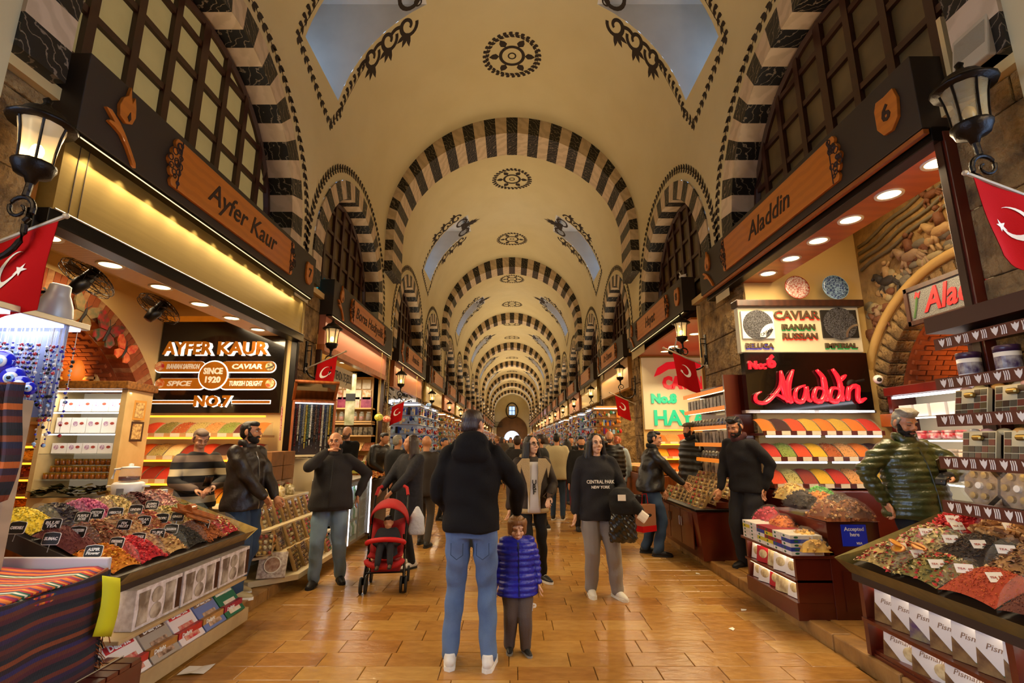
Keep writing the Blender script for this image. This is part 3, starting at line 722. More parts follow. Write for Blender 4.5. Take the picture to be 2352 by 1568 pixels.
def spice_rack(label, x0, x1, yb, ztop, dz, dy, rows, frame_m, led, bins_label, depth=.34, split=None, ydir=1):
    """stepped rack facing the camera: one tilted shelf per row with bins of ground spice"""
    root = thing('spice_rack', label, 'rack', (0, 0, 0))
    x_m = (x0 + x1) / 2
    for k, cols in enumerate(rows):
        zf = ztop - dz * k; yf = yb - depth - dy * k
        MB().box(x0, x1, yf - .01, yb + .02, zf - .03, zf).build('shelf', frame_m, root)
        MB().box(x0, x1, yf - .03, yf - .008, zf - .03, zf + .03).build('shelf_lip', frame_m, root)
        strips = split or [(x0 + .02, x1 - .02)]
        for a, b_ in strips:
            MB().box(a, b_, yf + .05, yf + .075, zf + dz - .055, zf + dz - .03).build('led_strip', led, root)
        n = len(cols); w_ = (x1 - x0) / n
        for i, c in enumerate(cols):
            xa, xb = x0 + w_ * i + .008, x0 + w_ * (i + 1) - .008
            def surf(u, v, xa=xa, xb=xb):
                t = v; e = 1 - (2 * u - 1) ** 2
                return (xa + (xb - xa) * u, yf + .01 + (depth - .06) * t, zf + .02 + (dz * .55) * math.sin(t * PI * .55) * (.88 + .12 * e))
            loose = c in ('#7f7a3a', '#b0a05a', '#7d8a3a', '#c98a4a', '#a8501f')
            heap('spice_heap', '%s ground spice, %s from the left in the %s row of the %s' % (SPN.get(c, 'mixed'), ORD[i], ['top', 'second', 'third', 'fourth'][k], bins_label), surf, [c] if not loose else [c, '#6a5a2a', '#d0b878'], 'bud', 0 if not loose else 120, .008, 8, 8, c, 'spice', 'spices in the ' + bins_label, i + k * 7)
            MB().box(xa + w_ * .15, xb - w_ * .2, yf - .036, yf - .031, zf - .025, zf + .028).build('price_card', m_card, root)
            vv = [surf(0, t / 6) for t in range(7)]
            g = MB(); g.add([(xb + .006, p[1], p[2] + .02) for p in vv] + [(xb + .006, p[1], zf) for p in vv], [(j, j + 1, 8 + j, 7 + j) for j in range(6)]); g.build('bin_divider', m_glass, root)
    return root
def arch_wall(name, label, X, y0, y1, ztop, yc, zc, R_, m, zfloor=.1):
    """wall in a plane of constant X with an arched opening"""
    b = MB(); ys_ = sorted(set([y0, y1] + [yc + R_ * math.sin(math.radians(a)) for a in range(-90, 91, 6)])); ys_ = [y for y in ys_ if y0 <= y <= y1]
    for a, c in zip(ys_, ys_[1:]):
        f = lambda y: zc + math.sqrt(max(R_ * R_ - (y - yc) ** 2, 0))
        ins = abs((a + c) / 2 - yc) < R_; za, zb_ = (f(a), f(c)) if ins else (zfloor, zfloor)
        for xx in (X, X + (.25 if X > 0 else -.25)):
            b.add([(xx, a, za), (xx, c, zb_), (xx, c, ztop), (xx, a, ztop)], [(0, 1, 2, 3)])
        if ins: b.add([(X, a, za), (X, c, zb_), (X + (.25 if X > 0 else -.25), c, zb_), (X + (.25 if X > 0 else -.25), a, za)], [(0, 1, 2, 3)])
    o = b.build(name, m); return struct(o, label)
def niche(name, label, sd, X, Xe, yc, zc, R_, brick, z0, z1, bw=.21, bh=.075):
    """brick lined barrel niche behind the arch, its end wall laid in single bricks"""
    b = MB(); n = 24
    pts = [(yc - R_ * math.cos(PI * i / n), zc + R_ * math.sin(PI * i / n)) for i in range(n + 1)]
    b.add([(X, y, z) for y, z in pts] + [(Xe, y, z) for y, z in pts], [(i, i + 1, n + 2 + i, n + 1 + i) for i in range(n)])
    o = b.build(name, brick, smooth=True); struct(o, label)
    MB().box(*sorted((Xe, Xe + sd * .2)), yc - R_ - .2, yc + R_ + .2, 0, zc + R_ + .2).build('mortar_bed', m_mortar, o)
    for s2 in (-1, 1): MB().box(*sorted((X, Xe)), *sorted((yc + s2 * R_, yc + s2 * (R_ + .1))), 0, zc + .1).build('side_lining', m_interior, o)
    me = MB().box(-bw / 2 + .006, bw / 2 - .006, -bh / 2 + .005, bh / 2 - .005, -.02, .02).mesh('brick', brick); c = 0; j = 0; t = z0
    while t < z1 and c < 300:         # courses laid along the barrel, on the half the aisle looks into
        x = abs(X) + .05 + (bw / 2 if j % 2 else 0)
        while x < abs(Xe) - .03:
            a = t / R_; q = link('brick', me, o, loc=(sd * (x + bw / 2), yc + (R_ - .012 - rr.uniform(0, .02)) * math.cos(a), zc + (R_ - .012) * math.sin(a)), rot=(math.degrees(a) - 90, 0, 0)); q.scale = (rr.uniform(.92, 1.03), rr.uniform(.85, 1.08), 1); c += 1; x += bw
        t += bh; j += 1
    return o
# ================================================================ LEFT: SHOP NUMBER 7
m_gold = mat('satin_gold_panel', '#b09555', .38, .85, noise=(40, .15), stretch=(1, .05, 1))
sb = thing('shutter_box', 'long satin gold shutter box under the Ayfer Kaur sign', 'shutter box')
MB().box(-3.50, -3.36, 3.30, 7.66, 3.26, 3.90).build('front_panel', m_gold, sb)
MB().box(-3.52, -3.35, 3.27, 7.68, 3.15, 3.262).build('lower_frame', m_black, sb, bevel=.006)
MB().tube([(-3.345, 3.30, 3.265), (-3.345, 7.66, 3.265)], .008, 6).build('chrome_edge', m_steel, sb)
for y in (3.42, 3.5, 7.58): MB().box(-3.36, -3.357, y, y + .006, 3.27, 3.89).build('panel_joint', m_engr, sb)
for i in range(13):                      # LED spots under the sign grazing the gold panel
    d = bpy.data.lights.new('sign_spot', 'SPOT'); d.energy = 9; d.color = (1, .82, .5); d.spot_size = 1.15; d.spot_blend = .9; d.shadow_soft_size = .02
    o = bpy.data.objects.new('sign_spot', d); COL.objects.link(o); o.location = (-3.27, 3.5 + i * .335, 3.83); o.rotation_euler = (0, math.radians(28), 0)
for y, nm in ((3.27, 'near'), (7.66, 'far')):
    boxthing('door_post', 'dark steel post at the %s end of shop number 7' % nm, 'post', -3.52, -3.42, y - .03, y + .05, .1, 3.2, m_black)
so = MB().box(-4.02, -3.52, 3.3, 7.6, 3.24, 3.32).build('soffit', mat('beige_soffit', '#cfae7a', .5, bands=('Y', 6, 4, .3), col2='#b08a55')); struct(so, 'beige wooden soffit strip with downlights in shop number 7'); so.name = 'ceiling_soffit'
for i, y in enumerate((3.75, 4.4, 5.08, 5.76, 6.45, 7.15)): downlight((-3.82, y, 3.232), '%s round downlight from the near end of the beige soffit' % ORD[i], .09, 'downlights in shop number 7')
c_ = MB().box(-7.6, -3.5, 3.25, 7.68, 3.86, 3.92).build('ceiling_shop_7', m_interior); struct(c_, 'cream ceiling of shop number 7')
arch_wall('wall_shop_7_back', 'cream wall with a brick arch inside shop number 7', -5.6, 3.25, 7.68, 3.9, 5.5, 1.22, 2.42, m_interior)
ar = bpy.data.objects.new('trim_brick_arch', None); COL.objects.link(ar); struct(ar, 'ring of pale red bricks around the arch in shop number 7')
bm_ = [MB().box(-.13, .13, -.042, .042, -.15, .15).mesh('brick', m) for m in (m_brick, m_brick2)]
for i in range(58):
    t = math.radians(28 + 124 * i / 57); q = link('brick', bm_[i % 3 == 0], ar, loc=(-5.72, 5.5 + 2.27 * math.cos(t), 1.22 + 2.27 * math.sin(t)), rot=(math.degrees(t) - 90, 0, 0))
niche('wall_niche_left', 'orange lit brick niche behind the arch of shop number 7', -1, -5.85, -7.5, 5.5, 1.22, 2.12, m_brick, 1.0, 3.9)
area('niche_light', (-6.3, 6.3, 2.42), .12, 1.6, 16, (1, .5, .12), (0, math.radians(180 - 40), 0))
MB().box(-7.6, -3.5, 7.66, 7.7, .1, 4.1).build('wall_shop_7_side', m_interior); struct(bpy.data.objects['wall_shop_7_side'], 'far side wall of shop number 7')
MB().box(-7.6, -3.5, 3.2, 3.25, .1, 4.1).build('wall_shop_7_near', m_interior); struct(bpy.data.objects['wall_shop_7_near'], 'near side wall of shop number 7')
# ---- sign board on the far side wall
bd = thing('shop_board', 'glossy black board with gold lettering AYFER KAUR, SINCE 1920 and NO.7', 'sign board')
m_gloss = mat('gloss_black_panel', '#0e0a08', .12, coat=.5)
m_goldl = mat('amber_gold_letters', '#b06a18', .25, .7, noise=(7, .6), col2='#5a2a08', emit=.25, ecol='#ff8a1c')
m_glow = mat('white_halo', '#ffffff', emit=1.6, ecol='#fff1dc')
YB = 7.60
MB().box(-5.58, -3.60, YB, YB + .05, 2.02, 3.47).build('panel', m_gloss, bd, bevel=.004)
MB().box(-5.58, -3.60, YB - .01, YB + .05, 3.47, 3.56).build('gilt_cornice', m_goldl, bd)
def W3(parent, s, px, py, size, m, fit=None, Y=YB - .008, bold=.0, shear=0, ext=.006, dy=0):
    p = at(px, py, Y=Y); return word(s, size, m, parent, Matrix.Translation((p.x, Y - dy, p.z)) @ FY, ext, bold, shear, fit=fit)
for s_, x_, fit in (('AYFER', 437, .78), ('KAUR', 562, .80)):
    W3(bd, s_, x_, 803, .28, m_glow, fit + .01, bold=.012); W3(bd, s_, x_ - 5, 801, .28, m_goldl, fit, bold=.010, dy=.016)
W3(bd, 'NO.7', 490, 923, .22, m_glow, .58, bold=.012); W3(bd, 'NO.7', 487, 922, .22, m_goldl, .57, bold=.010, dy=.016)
def pill(cx0, cx1, cz, h, m, y, nm):
    b = MB(); pts = arc(cx1, cz, h / 2, -90, 90, 8) + arc(cx0, cz, h / 2, 90, 270, 8)
    b.prism([(x, z) for x, z in pts], 0, .01, M=Matrix.Translation((0, y, 0)) @ FY); return b.build(nm, m, bd)
for py, t0, t1 in ((842, 'IRANIAN SAFFRON', 'CAVIAR'), (881, 'SPICE', 'TURKISH DELIGHT')):
    z = at(490, py, Y=YB).z; xl, xm, xr = at(370, py, Y=YB).x, at(490, py, Y=YB).x, at(622, py, Y=YB).x
    for a, b_ in ((xl, xm - .2), (xm + .2, xr)):
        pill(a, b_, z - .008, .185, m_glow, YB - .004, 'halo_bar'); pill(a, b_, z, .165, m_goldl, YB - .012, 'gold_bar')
    W3(bd, t0, 420 if py < 860 else 410, py, .105, m_offwhite, .52 if py < 860 else .38, YB - .026, .004, .2)
    W3(bd, t1, 567 if py < 860 else 564, py, .105, m_offwhite, .48 if py < 860 else .52, YB - .026, .004, .1)
    for x_, cc in ((xl, '#c2223a' if py < 860 else '#c85a1c'), (xr, '#2a2420' if py < 860 else '#b0502a')):
        MB().prism(arc(x_, z, .068, 0, 360, 20)[:-1], 0, .012, M=Matrix.Translation((0, YB - .022, 0)) @ FY).build('round_picture', mat('round_pic_' + cc[1:], cc, .4, noise=(22, .8), col2='#f0d8a0'), bd)
pc = at(492, 862, Y=YB)
for r, m, y in ((.235, m_glow, YB - .014), (.215, m_goldl, YB - .024)):
    MB().prism(arc(pc.x, pc.z, r, 0, 360, 32)[:-1], 0, .012, M=Matrix.Translation((0, y, 0)) @ FY).build('medallion_disc', m, bd)
word('SINCE', .13, m_offwhite, bd, Matrix.Translation((pc.x, YB - .04, pc.z + .06)) @ FY, .004, .006, 0, fit=.3)
word('1920', .13, m_offwhite, bd, Matrix.Translation((pc.x, YB - .04, pc.z - .075)) @ FY, .004, .006, 0, fit=.24)
for a, b_ in ((348, 448), (532, 622)):
    p, q = at(a, 923, Y=YB), at(b_, 923, Y=YB)
    MB().box(p.x, q.x, YB - .008, YB, p.z - .03, p.z + .03).build('halo_line', m_glow, bd); MB().box(p.x + .01, q.x - .01, YB - .014, YB - .006, p.z - .02, p.z + .02).build('gold_line', m_goldl, bd)
# ---- spice rack beneath it
RW = [['#c8431a', '#7f7a3a', '#a8501f', '#b0a05a', '#c98a4a', '#7d8a3a', '#5a2018', '#c9742a'],
      ['#cf6a1c', '#b0a05a', '#d9c98a', '#8f2a14', '#c8431a', '#3a1c14', '#b8301c', '#8a3420'],
      ['#c8431a', '#8f2a14', '#b8301c', '#c9742a', '#cf6a1c', '#dfae3c', '#c8431a', '#a8501f'],
      ['#3a1c14', '#c22a4a', '#b8912f', '#d9c98a', '#dfae3c', '#c98a4a', '#d8a021', '#b0a05a']]
m_pale = mat('pale_rack_wood', '#c49a62', .5)
spice_rack('stepped spice rack with amber lights below the AYFER KAUR board', -5.44, -3.62, 7.55, 1.68, .315, .09, RW, m_pale, m_amberled, 'rack below the AYFER KAUR board')
boxthing('spice_counter', 'pale wooden counter carrying the left spice rack', 'counter', -5.06, -3.62, 6.78, 7.6, .1, .66, m_pale)
# ---- fans
def fan(loc, rz, rx, label):
    t = thing('wall_fan', label, 'fan', loc, rz, 'cage fans under the ceiling of shop number 7'); t.rotation_euler = (math.radians(rx), math.radians(12), math.radians(rz)); t.name = 'cage_fan'
    g = MB()
    for r, z in ((.06, -.09), (.14, -.08), (.21, -.05), (.26, 0), (.25, .05), (.16, .07)): g.tube([(r * math.cos(2 * PI * i / 20), r * math.sin(2 * PI * i / 20), z) for i in range(21)], .004, 4, cap=False)
    for i in range(24):
        a = 2 * PI * i / 24; g.tube([(r * math.cos(a), r * math.sin(a), z) for r, z in ((.05, -.09), (.16, -.075), (.24, -.03), (.262, 0), (.24, .055), (.12, .075))], .0025, 3)
    g.build('cage', m_black, t)
    bl = mat('smoky_blade', '#2c2724', .3, alpha=.85)
    for i in range(3):
        a = 2 * PI * i / 3; b = MB(); b.add([(.04 * math.cos(a), .04 * math.sin(a), 0), (.12 * math.cos(a - .5), .12 * math.sin(a - .5), -.02), (.225 * math.cos(a - .45), .225 * math.sin(a - .45), -.02), (.23 * math.cos(a + .35), .23 * math.sin(a + .35), .02), (.1 * math.cos(a + .6), .1 * math.sin(a + .6), .02)], [(0, 1, 2, 3, 4)]); b.build('blade', bl, t)
    MB().lathe([(.03, -.1), (.055, -.085), (.06, .02), (.075, .08), (.05, .2)], 12).build('motor', m_black, t, smooth=True)
fan((-4.30, 4.72, 3.22), -20, 150, 'black cage fan hanging beside the brick arch, the nearer one')
fan((-4.45, 5.95, 3.24), -20, 150, 'black cage fan hanging beside the brick arch, the farther one')
# ---- ceramic butterflies on the arch
def butterfly(p, s, c1, c2, label):
    t = thing('butterfly_ornament', label, 'ornament', p, 0, 'butterfly ornaments on the arch'); t.rotation_euler = (0, math.radians(20), math.radians(90)); t.scale = (s, s, s)
    m1, m2 = mat('bfly_' + c1[1:], c1, .4, noise=(18, .9), col2=c2), mat('bfly_' + c2[1:], c2, .4, noise=(14, .9), col2=c1)
    for q in (-1, 1):
        MB().prism([(q * .01, .02), (q * .06, .13), (q * .15, .19), (q * .19, .16), (q * .17, .07), (q * .1, .0)][::q], -.01, .012, M=FY).build('wing', m1, t)
        MB().prism([(q * .01, .01), (q * .1, -.01), (q * .15, -.06), (q * .12, -.13), (q * .06, -.15), (q * .02, -.07)][::q], -.008, .010, M=FY).build('wing', m2, t)
    b = MB(); b.tube([(0, -.01, -.11), (0, -.02, 0), (0, -.01, .07)], [.008, .016, .01], 8); b.tube([(0, -.01, .07), (.04, -.01, .14)], .004, 4); b.tube([(0, -.01, .07), (-.04, -.01, .14)], .004, 4); b.build('body', m_ink, t)
butterfly((-5.52, 6.08, 3.2), 1.15, '#6f6a4a', '#9a7a50', 'olive grey butterfly ornament, topmost on the arch')
butterfly((-5.50, 6.46, 3.04), 1.25, '#a3242a', '#2c4a34', 'red and green butterfly ornament, middle one on the arch')
butterfly((-5.48, 6.78, 2.84), 1.0, '#c8381e', '#e07a40', 'orange red butterfly ornament, lowest on the arch')
# ---- corner cabinet with boxes, jars and sachets
m_cab = mat('aged_cream_cabinet', '#cdb27c', .5, noise=(4, .4), col2='#a8864e')
cb = thing('display_cabinet', 'aged cream corner cabinet with carved cornice and glass shelves', 'cabinet')
MB().add([(-6.05, 6.35, .1), (-5.0, 6.35, .1), (-5.08, 6.9, .1), (-5.08, 6.92, .1), (-6.05, 6.92, .1), (-6.05, 6.35, .9), (-5.0, 6.35, .9), (-5.08, 6.9, .9), (-5.08, 6.92, .9), (-6.05, 6.92, .9)],
         [(0, 1, 2, 3, 4), (9, 8, 7, 6, 5), (0, 5, 6, 1), (1, 6, 7, 2), (2, 7, 8, 3), (3, 8, 9, 4), (4, 9, 5, 0)]).build('base_unit', m_cab, cb)
MB().box(-6.08, -5.1, 6.88, 6.92, .9, 2.25).build('back_panel', mat('cabinet_back', '#e8dcc0', .5, emit=.12), cb)
MB().prism([(-6.1, 6.28), (-4.95, 6.28), (-5.02, 6.9), (-5.02, 6.93), (-6.1, 6.93)], 2.26, 2.36).build('cornice', mat('carved_walnut', '#8a5a22', .5, noise=(30, .8), col2='#4a2a0c'), cb, bevel=.01)
MB().prism([(-5.08, 6.35), (-5.0, 6.35), (-5.08, 6.88), (-5.08, 6.92), (-5.16, 6.92)], .9, 2.26).build('side_column', m_cab, cb, bevel=.006)
MB().box(-6.08, -6.02, 6.35, 6.92, .9, 2.26).build('side_panel', m_cab, cb)
for z in (1.98, 1.70, 1.44, 1.12): MB().box(-6.02, -5.08, 6.36, 6.88, z - .012, z).build('glass_shelf', m_glass, cb)
for z in (2.24, 1.96, 1.685): MB().box(-6.02, -5.08, 6.37, 6.39, z - .014, z).build('led_strip', m_whiteled, cb)
area('cabinet_light', (-5.5, 6.42, 2.22), 1.0, .03, 6, (1, .93, .8))
for z, w_, h in ((1.98, .22, .16), (1.70, .2, .2), (1.44, .2, .13)):
    x = -6.0; i = 0
    while x + w_ < -5.06:
        t = thing('saffron_box', 'white saffron gift box with violet flower print on the cabinet shelf', 'box', (x + w_ / 2, 6.5, z), 0, 'saffron boxes on the %s cabinet shelf' % {1.98: 'upper', 1.70: 'middle', 1.44: 'lower'}[z])
        t['label'] = '%s white saffron gift box from the left on the %s cabinet shelf' % (ordn(i + 1), {1.98: 'upper', 1.70: 'middle', 1.44: 'lower'}[z])
        MB().box(-w_ / 2 + .004, w_ / 2 - .004, 0, .08, 0, h).build('carton', m_offwhite, t)
        MB().prism(arc(-w_ * .2, h * .6, .032, 0, 360, 8)[:-1], 0, .002, M=FY).build('flower_print', mat('violet_print', '#a2608a', .6, noise=(40, .8), col2='#f0e6e0'), t)
        MB().prism(arc(w_ * .2, h * .62, .028, 0, 360, 8, .018)[:-1], 0, .002, M=FY).build('oval_logo', mat('oval_red', '#a8402a', .6), t)
        x += w_; i += 1
for r_ in range(3):
    for i in range(13 if r_ < 2 else 11):
        x = -5.97 + i * .075 + (.03 if r_ else 0); z = 1.12 + .085 * r_
        if x > -5.12: continue
        t = thing('honey_jar', 'amber jar with gold lid, %s from left in the %s cabinet row' % (ordn(i + 1), ['bottom', 'middle', 'top'][r_]), 'jar', (x, 6.46 + .05 * r_, z), 0, 'stacked amber jars in the cabinet')
        MB().lathe([(.026, 0), (.031, .006), (.031, .05), (.024, .06)], 10).build('jar_body', mat('amber_jam', '#6a2410' if i > 8 else '#8a4a14', .15, coat=.4), t, smooth=True)
        MB().lathe([(.03, .058), (.03, .078), (.001, .08)], 10).build('jar_lid', mat('gold_lid', '#c0953a', .3, .8), t)
m_sach = [mat('sachet_%d' % i, c, .25, noise=(14, .8), col2=d, bump=(30, .5)) for i, (c, d) in enumerate((('#5d5a3a', '#2e2c1c'), ('#6d6a48', '#3a3822'), ('#857a52', '#4a4028')))]
for i in range(34):
    j = i % 17; t = MB().grid(lambda u, v: (u * .17, v * .12 + 0, .012 * math.sin(u * 5) * math.cos(v * 6)), [-.5 + q / 4 for q in range(5)], [-.5 + q / 4 for q in range(5)])
    o = t.build('herb_sachet', m_sach[i % 3], smooth=True); o.location = (-5.95 + j * .058, 6.36 + rr.uniform(-.06, .1), .945 + .022 * (i // 17) + .018 * (j % 5)); o.rotation_euler = (rr.uniform(-.2, .2), rr.uniform(-.3, .3), rr.uniform(0, 3))
    tag(o, 'crinkled grey green herb sachet in the loose pile at the cabinet foot', 'sachet', 'herb sachets piled below the jars')
for z, w_, c in ((2.0, .19, '#c28a3a'), (1.72, .2, '#3a2418')):
    fr_ = thing('framed_tile', 'small framed %s tile on the cabinet column' % ('gold tree' if z == 2.0 else 'dark brown four medallion'), 'tile', (-5.033, 6.62, z), 82)
    MB().box(-w_ / 2, w_ / 2, -.02, 0, -.13, .13).build('frame', mat('tile_frame_' + c[1:], c, .5), fr_); MB().box(-w_ / 2 + .03, w_ / 2 - .03, -.024, -.018, -.1, .1).build('picture', mat('tile_pic', '#d8b878', .5, noise=(30, .9), col2='#7a4a24'), fr_)
# ---- pigeonhole shelf with plates and tins in the niche
sh = thing('pigeonhole_shelf', 'cream pigeonhole shelf with plates and red tins behind the cabinet', 'shelf')
XA, XB_, YS = -6.95, -6.1, 7.1
for x in (XA, -6.52, XB_): MB().box(x - .02, x + .02, YS, YS + .3, .9, 2.85).build('upright', m_cab, sh)
for z in (2.85, 2.5, 2.2, 1.85, 1.55): MB().box(XA, XB_, YS, YS + .3, z - .02, z + .02).build('shelf', m_cab, sh)
MB().box(XA, XB_, YS + .28, YS + .3, .9, 2.85).build('back_panel', m_cab, sh)
def plate(p, r, c1, c2, label, rx=80, grp=None):
    t = thing('ceramic_plate', label, 'plate', p, 0, grp); t.rotation_euler = (math.radians(rx), 0, 0)
    MB().lathe([(.001, 0), (r * .55, 0), (r * .62, .012), (r, .03), (r, .036), (r * .6, .02), (.001, .008)], 24).build('dish', mat('plate_' + c1[1:] + c2[1:], c1, .15, noise=(9 / r, 1), col2=c2, coat=.6), t, smooth=True)
    MB().lathe([(r * .97, .034), (r * 1.005, .034), (r * 1.005, .039), (r * .97, .039)], 24, cap=False).build('rim_line', mat('plate_rim_' + c2[1:], c2, .2), t)
plate((-6.3, 7.2, 2.67), .14, '#e8dcc4', '#a8442a', 'painted plate with red and green flowers in the pigeonhole shelf'); plate((-6.72, 7.2, 2.67), .14, '#e4d8c8', '#2f6a78', 'painted plate half hidden at the edge of the pigeonhole shelf')
for i in range(5):
    boxthing('tin', 'red tin standing in the pigeonhole shelf', 'tin', -6.45 + .1 * (i % 3), -6.37 + .1 * (i % 3), 7.12, 7.2, 1.875 + .12 * (i // 3), 1.985 + .12 * (i // 3), mat('red_tin', '#a8261a', .3, noise=(30, .6), col2='#d8a04a'), group='red tins in the pigeonhole shelf')
for i in range(2): boxthing('gift_box', 'dark brown gift box in the pigeonhole shelf', 'box', -6.46 + .18 * i, -6.31 + .18 * i, 7.12, 7.24, 2.225, 2.42, m_dwood, group='dark gift boxes')
for k in range(4):
    MB().box(-6.9, -6.05, 6.86, 6.885, 1.50 - .22 * k, 1.53 - .22 * k).build('led_strip', m_amberled, sh)
    z_ = 1.34 - .22 * k
    heap('dried_fruit_heap', '%s in the %s tray behind the cabinet' % (['pale dried mango slices', 'purple dried plums', 'dark dates', 'tan dried figs'][k], ['top', 'second', 'third', 'lowest'][k]), lambda u, v, z_=z_: (-6.9 + .85 * u, 6.82 + .25 * v, z_ + .1 * v + .03 * math.sin(u * 9)), [['#d8b24a', '#c89a3a'], ['#6a2a3a', '#a85a2a'], ['#4a1e14', '#6a2c1a'], ['#b07a3a', '#8a5a2a']][k], 'bud', 120, .03, 6, 4, None, 'dried fruit')
    MB().box(-6.92, -6.03, 6.78, 7.1, z_ - .03, z_).build('tray', m_pale, sh)
# ---- warm wooden lamp on the cabinet
tag(MB().lathe([(.05, 0), (.1, .05), (.12, .13), (.08, .25), (.03, .32)], 14, M=T(-5.95, 6.55, 2.36, 0, 12)).build('salt_lamp', mat('salt_lamp', '#c8702a', .5, emit=.4, ecol='#ff7a1c'), smooth=True), 'orange glowing salt lamp on top of the corner cabinet', 'lamp')
# ================================================================ LEFT: TEA TRAY STALL
def tray_plane(x): return .75 + .4 * (-2.5 - x)
st = thing('tea_stall', 'tilted stall of loose teas with shelves of gift boxes, at the left', 'stall')
m_trayw = mat('brass_edge', '#a88a44', .35, .6, noise=(20, .5), col2='#6a4a1a')
m_shelfw = mat('pale_shelf', '#b99a68', .5, noise=(6, .4), col2='#8f6e40')
x0, x1, y0, y1 = -2.48, -3.38, 3.28, 4.80
MB().add([(x0, y0, .66), (x0, y1, .66), (x0, y1, .76), (x0, y0, .76), (x1, y0, 1.0), (x1, y1, 1.0), (x1, y1, 1.10), (x1, y0, 1.10)], [(0, 1, 2, 3), (4, 7, 6, 5), (0, 3, 7, 4), (1, 5, 6, 2), (0, 4, 5, 1), (3, 2, 6, 7)]).build('tray_bed', mat('dark_tray', '#2a1c14', .5), st)
MB().add([(x0 + .10, y0, .80), (x0 + .10, y1, .80), (x0, y1, .70), (x0, y0, .70)], [(0, 1, 2, 3)]).build('glass_lip', m_glass, st)
MB().add([(x0 + .09, y0, .785), (x0 + .09, y1, .785), (x0 - .01, y1, .69), (x0 - .01, y0, .69)], [(0, 1, 2, 3)]).build('gilt_lip', m_trayw, st)
MB().add([(x0 + .09, y1 + .05, .79), (x1, y1 + .05, 1.14), (x1, y1, 1.02), (x0, y1, .69)], [(0, 1, 2, 3)]).build('gilt_side_lip', m_trayw, st)
MB().box(-3.38, -2.5, y0, y1, .10, .18).build('plinth', m_shelfw, st); MB().box(-3.38, -2.95, y0, y1, .18, .66).build('stall_core', m_shelfw, st)
MB().box(-2.96, -2.40, y0, y1 - .05, .375, .40).build('shelf', m_shelfw, st, bevel=.004); MB().box(-2.96, -2.42, y0 - .15, y1, .05, .12).build('shelf', m_shelfw, st, bevel=.004)
MB().box(-2.42, -2.38, y0 - .2, y1, .02, .13).build('front_rail', m_shelfw, st, bevel=.004)
for z in (.655, .37): MB().box(-2.6, -2.58, y0, y1 - .1, z - .012, z).build('led_strip', m_warmled, st)
area('stall_shelf_light', (-2.62, 4.05, .64), .03, 1.4, 3.5, (1, .9, .7)); area('stall_shelf_light', (-2.6, 4.05, .36), .03, 1.4, 3.0, (1, .9, .7))
TEA = [  # (row from the front, from near to far): name, colours, flake kind, size
 [('orange safflower petals', ['#d07a12', '#e09a1c', '#b85a0c'], 'petal', .014), ('red dried hibiscus', ['#b8121c', '#d22a2e', '#8e0c18'], 'bud', .022), ('mixed fruit tea', ['#c89a5a', '#8e5a2a', '#d8b878', '#7a3a2a'], 'petal', .015), ('black tea leaves', ['#1e1812', '#302619'], 'stick', .012), ('cinnamon chip mix', ['#a85a24', '#8a4418'], 'stick', .02), ('rose hip and fruit mix', ['#b8242a', '#c89a4a', '#7a7a3a', '#d8c090'], 'petal', .016)],
 [('dark red sumac', ['#5a1c18', '#6e2620'], 'bud', .006), ('cherry stalk tea', ['#7a4a2a', '#b88a5a', '#a0442a'], 'petal', .015), ('almond and apple tea', ['#c0905a', '#8a4e24', '#e0c490'], 'petal', .017), ('relax tea with petals', ['#a8603a', '#c8a060', '#b0383a'], 'petal', .016), ('pale lemon tea', ['#d8c080', '#b89a58', '#8a8a4a'], 'petal', .015), ('green herb tea', ['#8a8a50', '#c0b070', '#6a5a30'], 'petal', .014)],
 [('yellow chamomile flowers', ['#d8b41c', '#e8ce50', '#a8941c'], 'bud', .013), ('blue tea flowers', ['#4a3a3a', '#7a6a52', '#2a2434'], 'petal', .016), ('purple rose buds', ['#b0486e', '#c86a86', '#8a2e52'], 'bud', .02), ('detox tea', ['#c8a868', '#8a7a3a', '#e0cc90'], 'petal', .014), ('dark hibiscus', ['#4a1414', '#661c1c'], 'petal', .016), ('pink jasmine island tea', ['#c89080', '#e0c0a0', '#a85a50'], 'petal', .016)]]
for r_ in range(3):
    for i in range(6):
        nm, cols, kd, sz = TEA[r_][i]; d = (y1 - y0 - .04) / 6; ya = y0 + .02 + d * i; xa = x0 - .03 - r_ * .285
        def surf(u, v, ya=ya, xa=xa):
            x = xa - .275 * u; y = ya + (d - .012) * v; e = math.sin(PI * min(max(v, .02), .98)) ** .6 * math.sin(PI * min(max(u, .03), .97)) ** .5
            return (x, y, tray_plane(x) + .02 + .085 * e)
        heap('tea_heap', '%s heaped in the %s row of the left tea stall' % (nm, ['front', 'middle', 'back'][r_]), surf, cols, kd, 330 if sz > .01 else 500, sz, 10, 10, cols[0], 'loose tea', 'loose teas on the left stall', r_ * 6 + i)
        g = MB(); vv = [surf(t / 8, .99) for t in range(9)]
        g.add([(p[0], ya + d - .004, tray_plane(p[0]) + .02 + .11 * math.sin(PI * t / 8) ** .5) for t, p in enumerate(vv)] + [(p[0], ya + d - .004, tray_plane(p[0])) for p in vv], [(j, j + 1, 10 + j, 9 + j) for j in range(8)]); g.build('bin_divider', m_glass, st)
heap('green_herb_heap', 'olive green dried herb spilling at the near end of the left tea stall', lambda u, v: (-3.42 - .3 * u, 3.3 + .32 * v, 1.06 + .06 * math.sin(PI * v) * math.sin(PI * u)), ['#8a8c5a', '#a8a070', '#5f6a4a'], 'petal', 200, .016, 8, 8, None, 'loose tea')
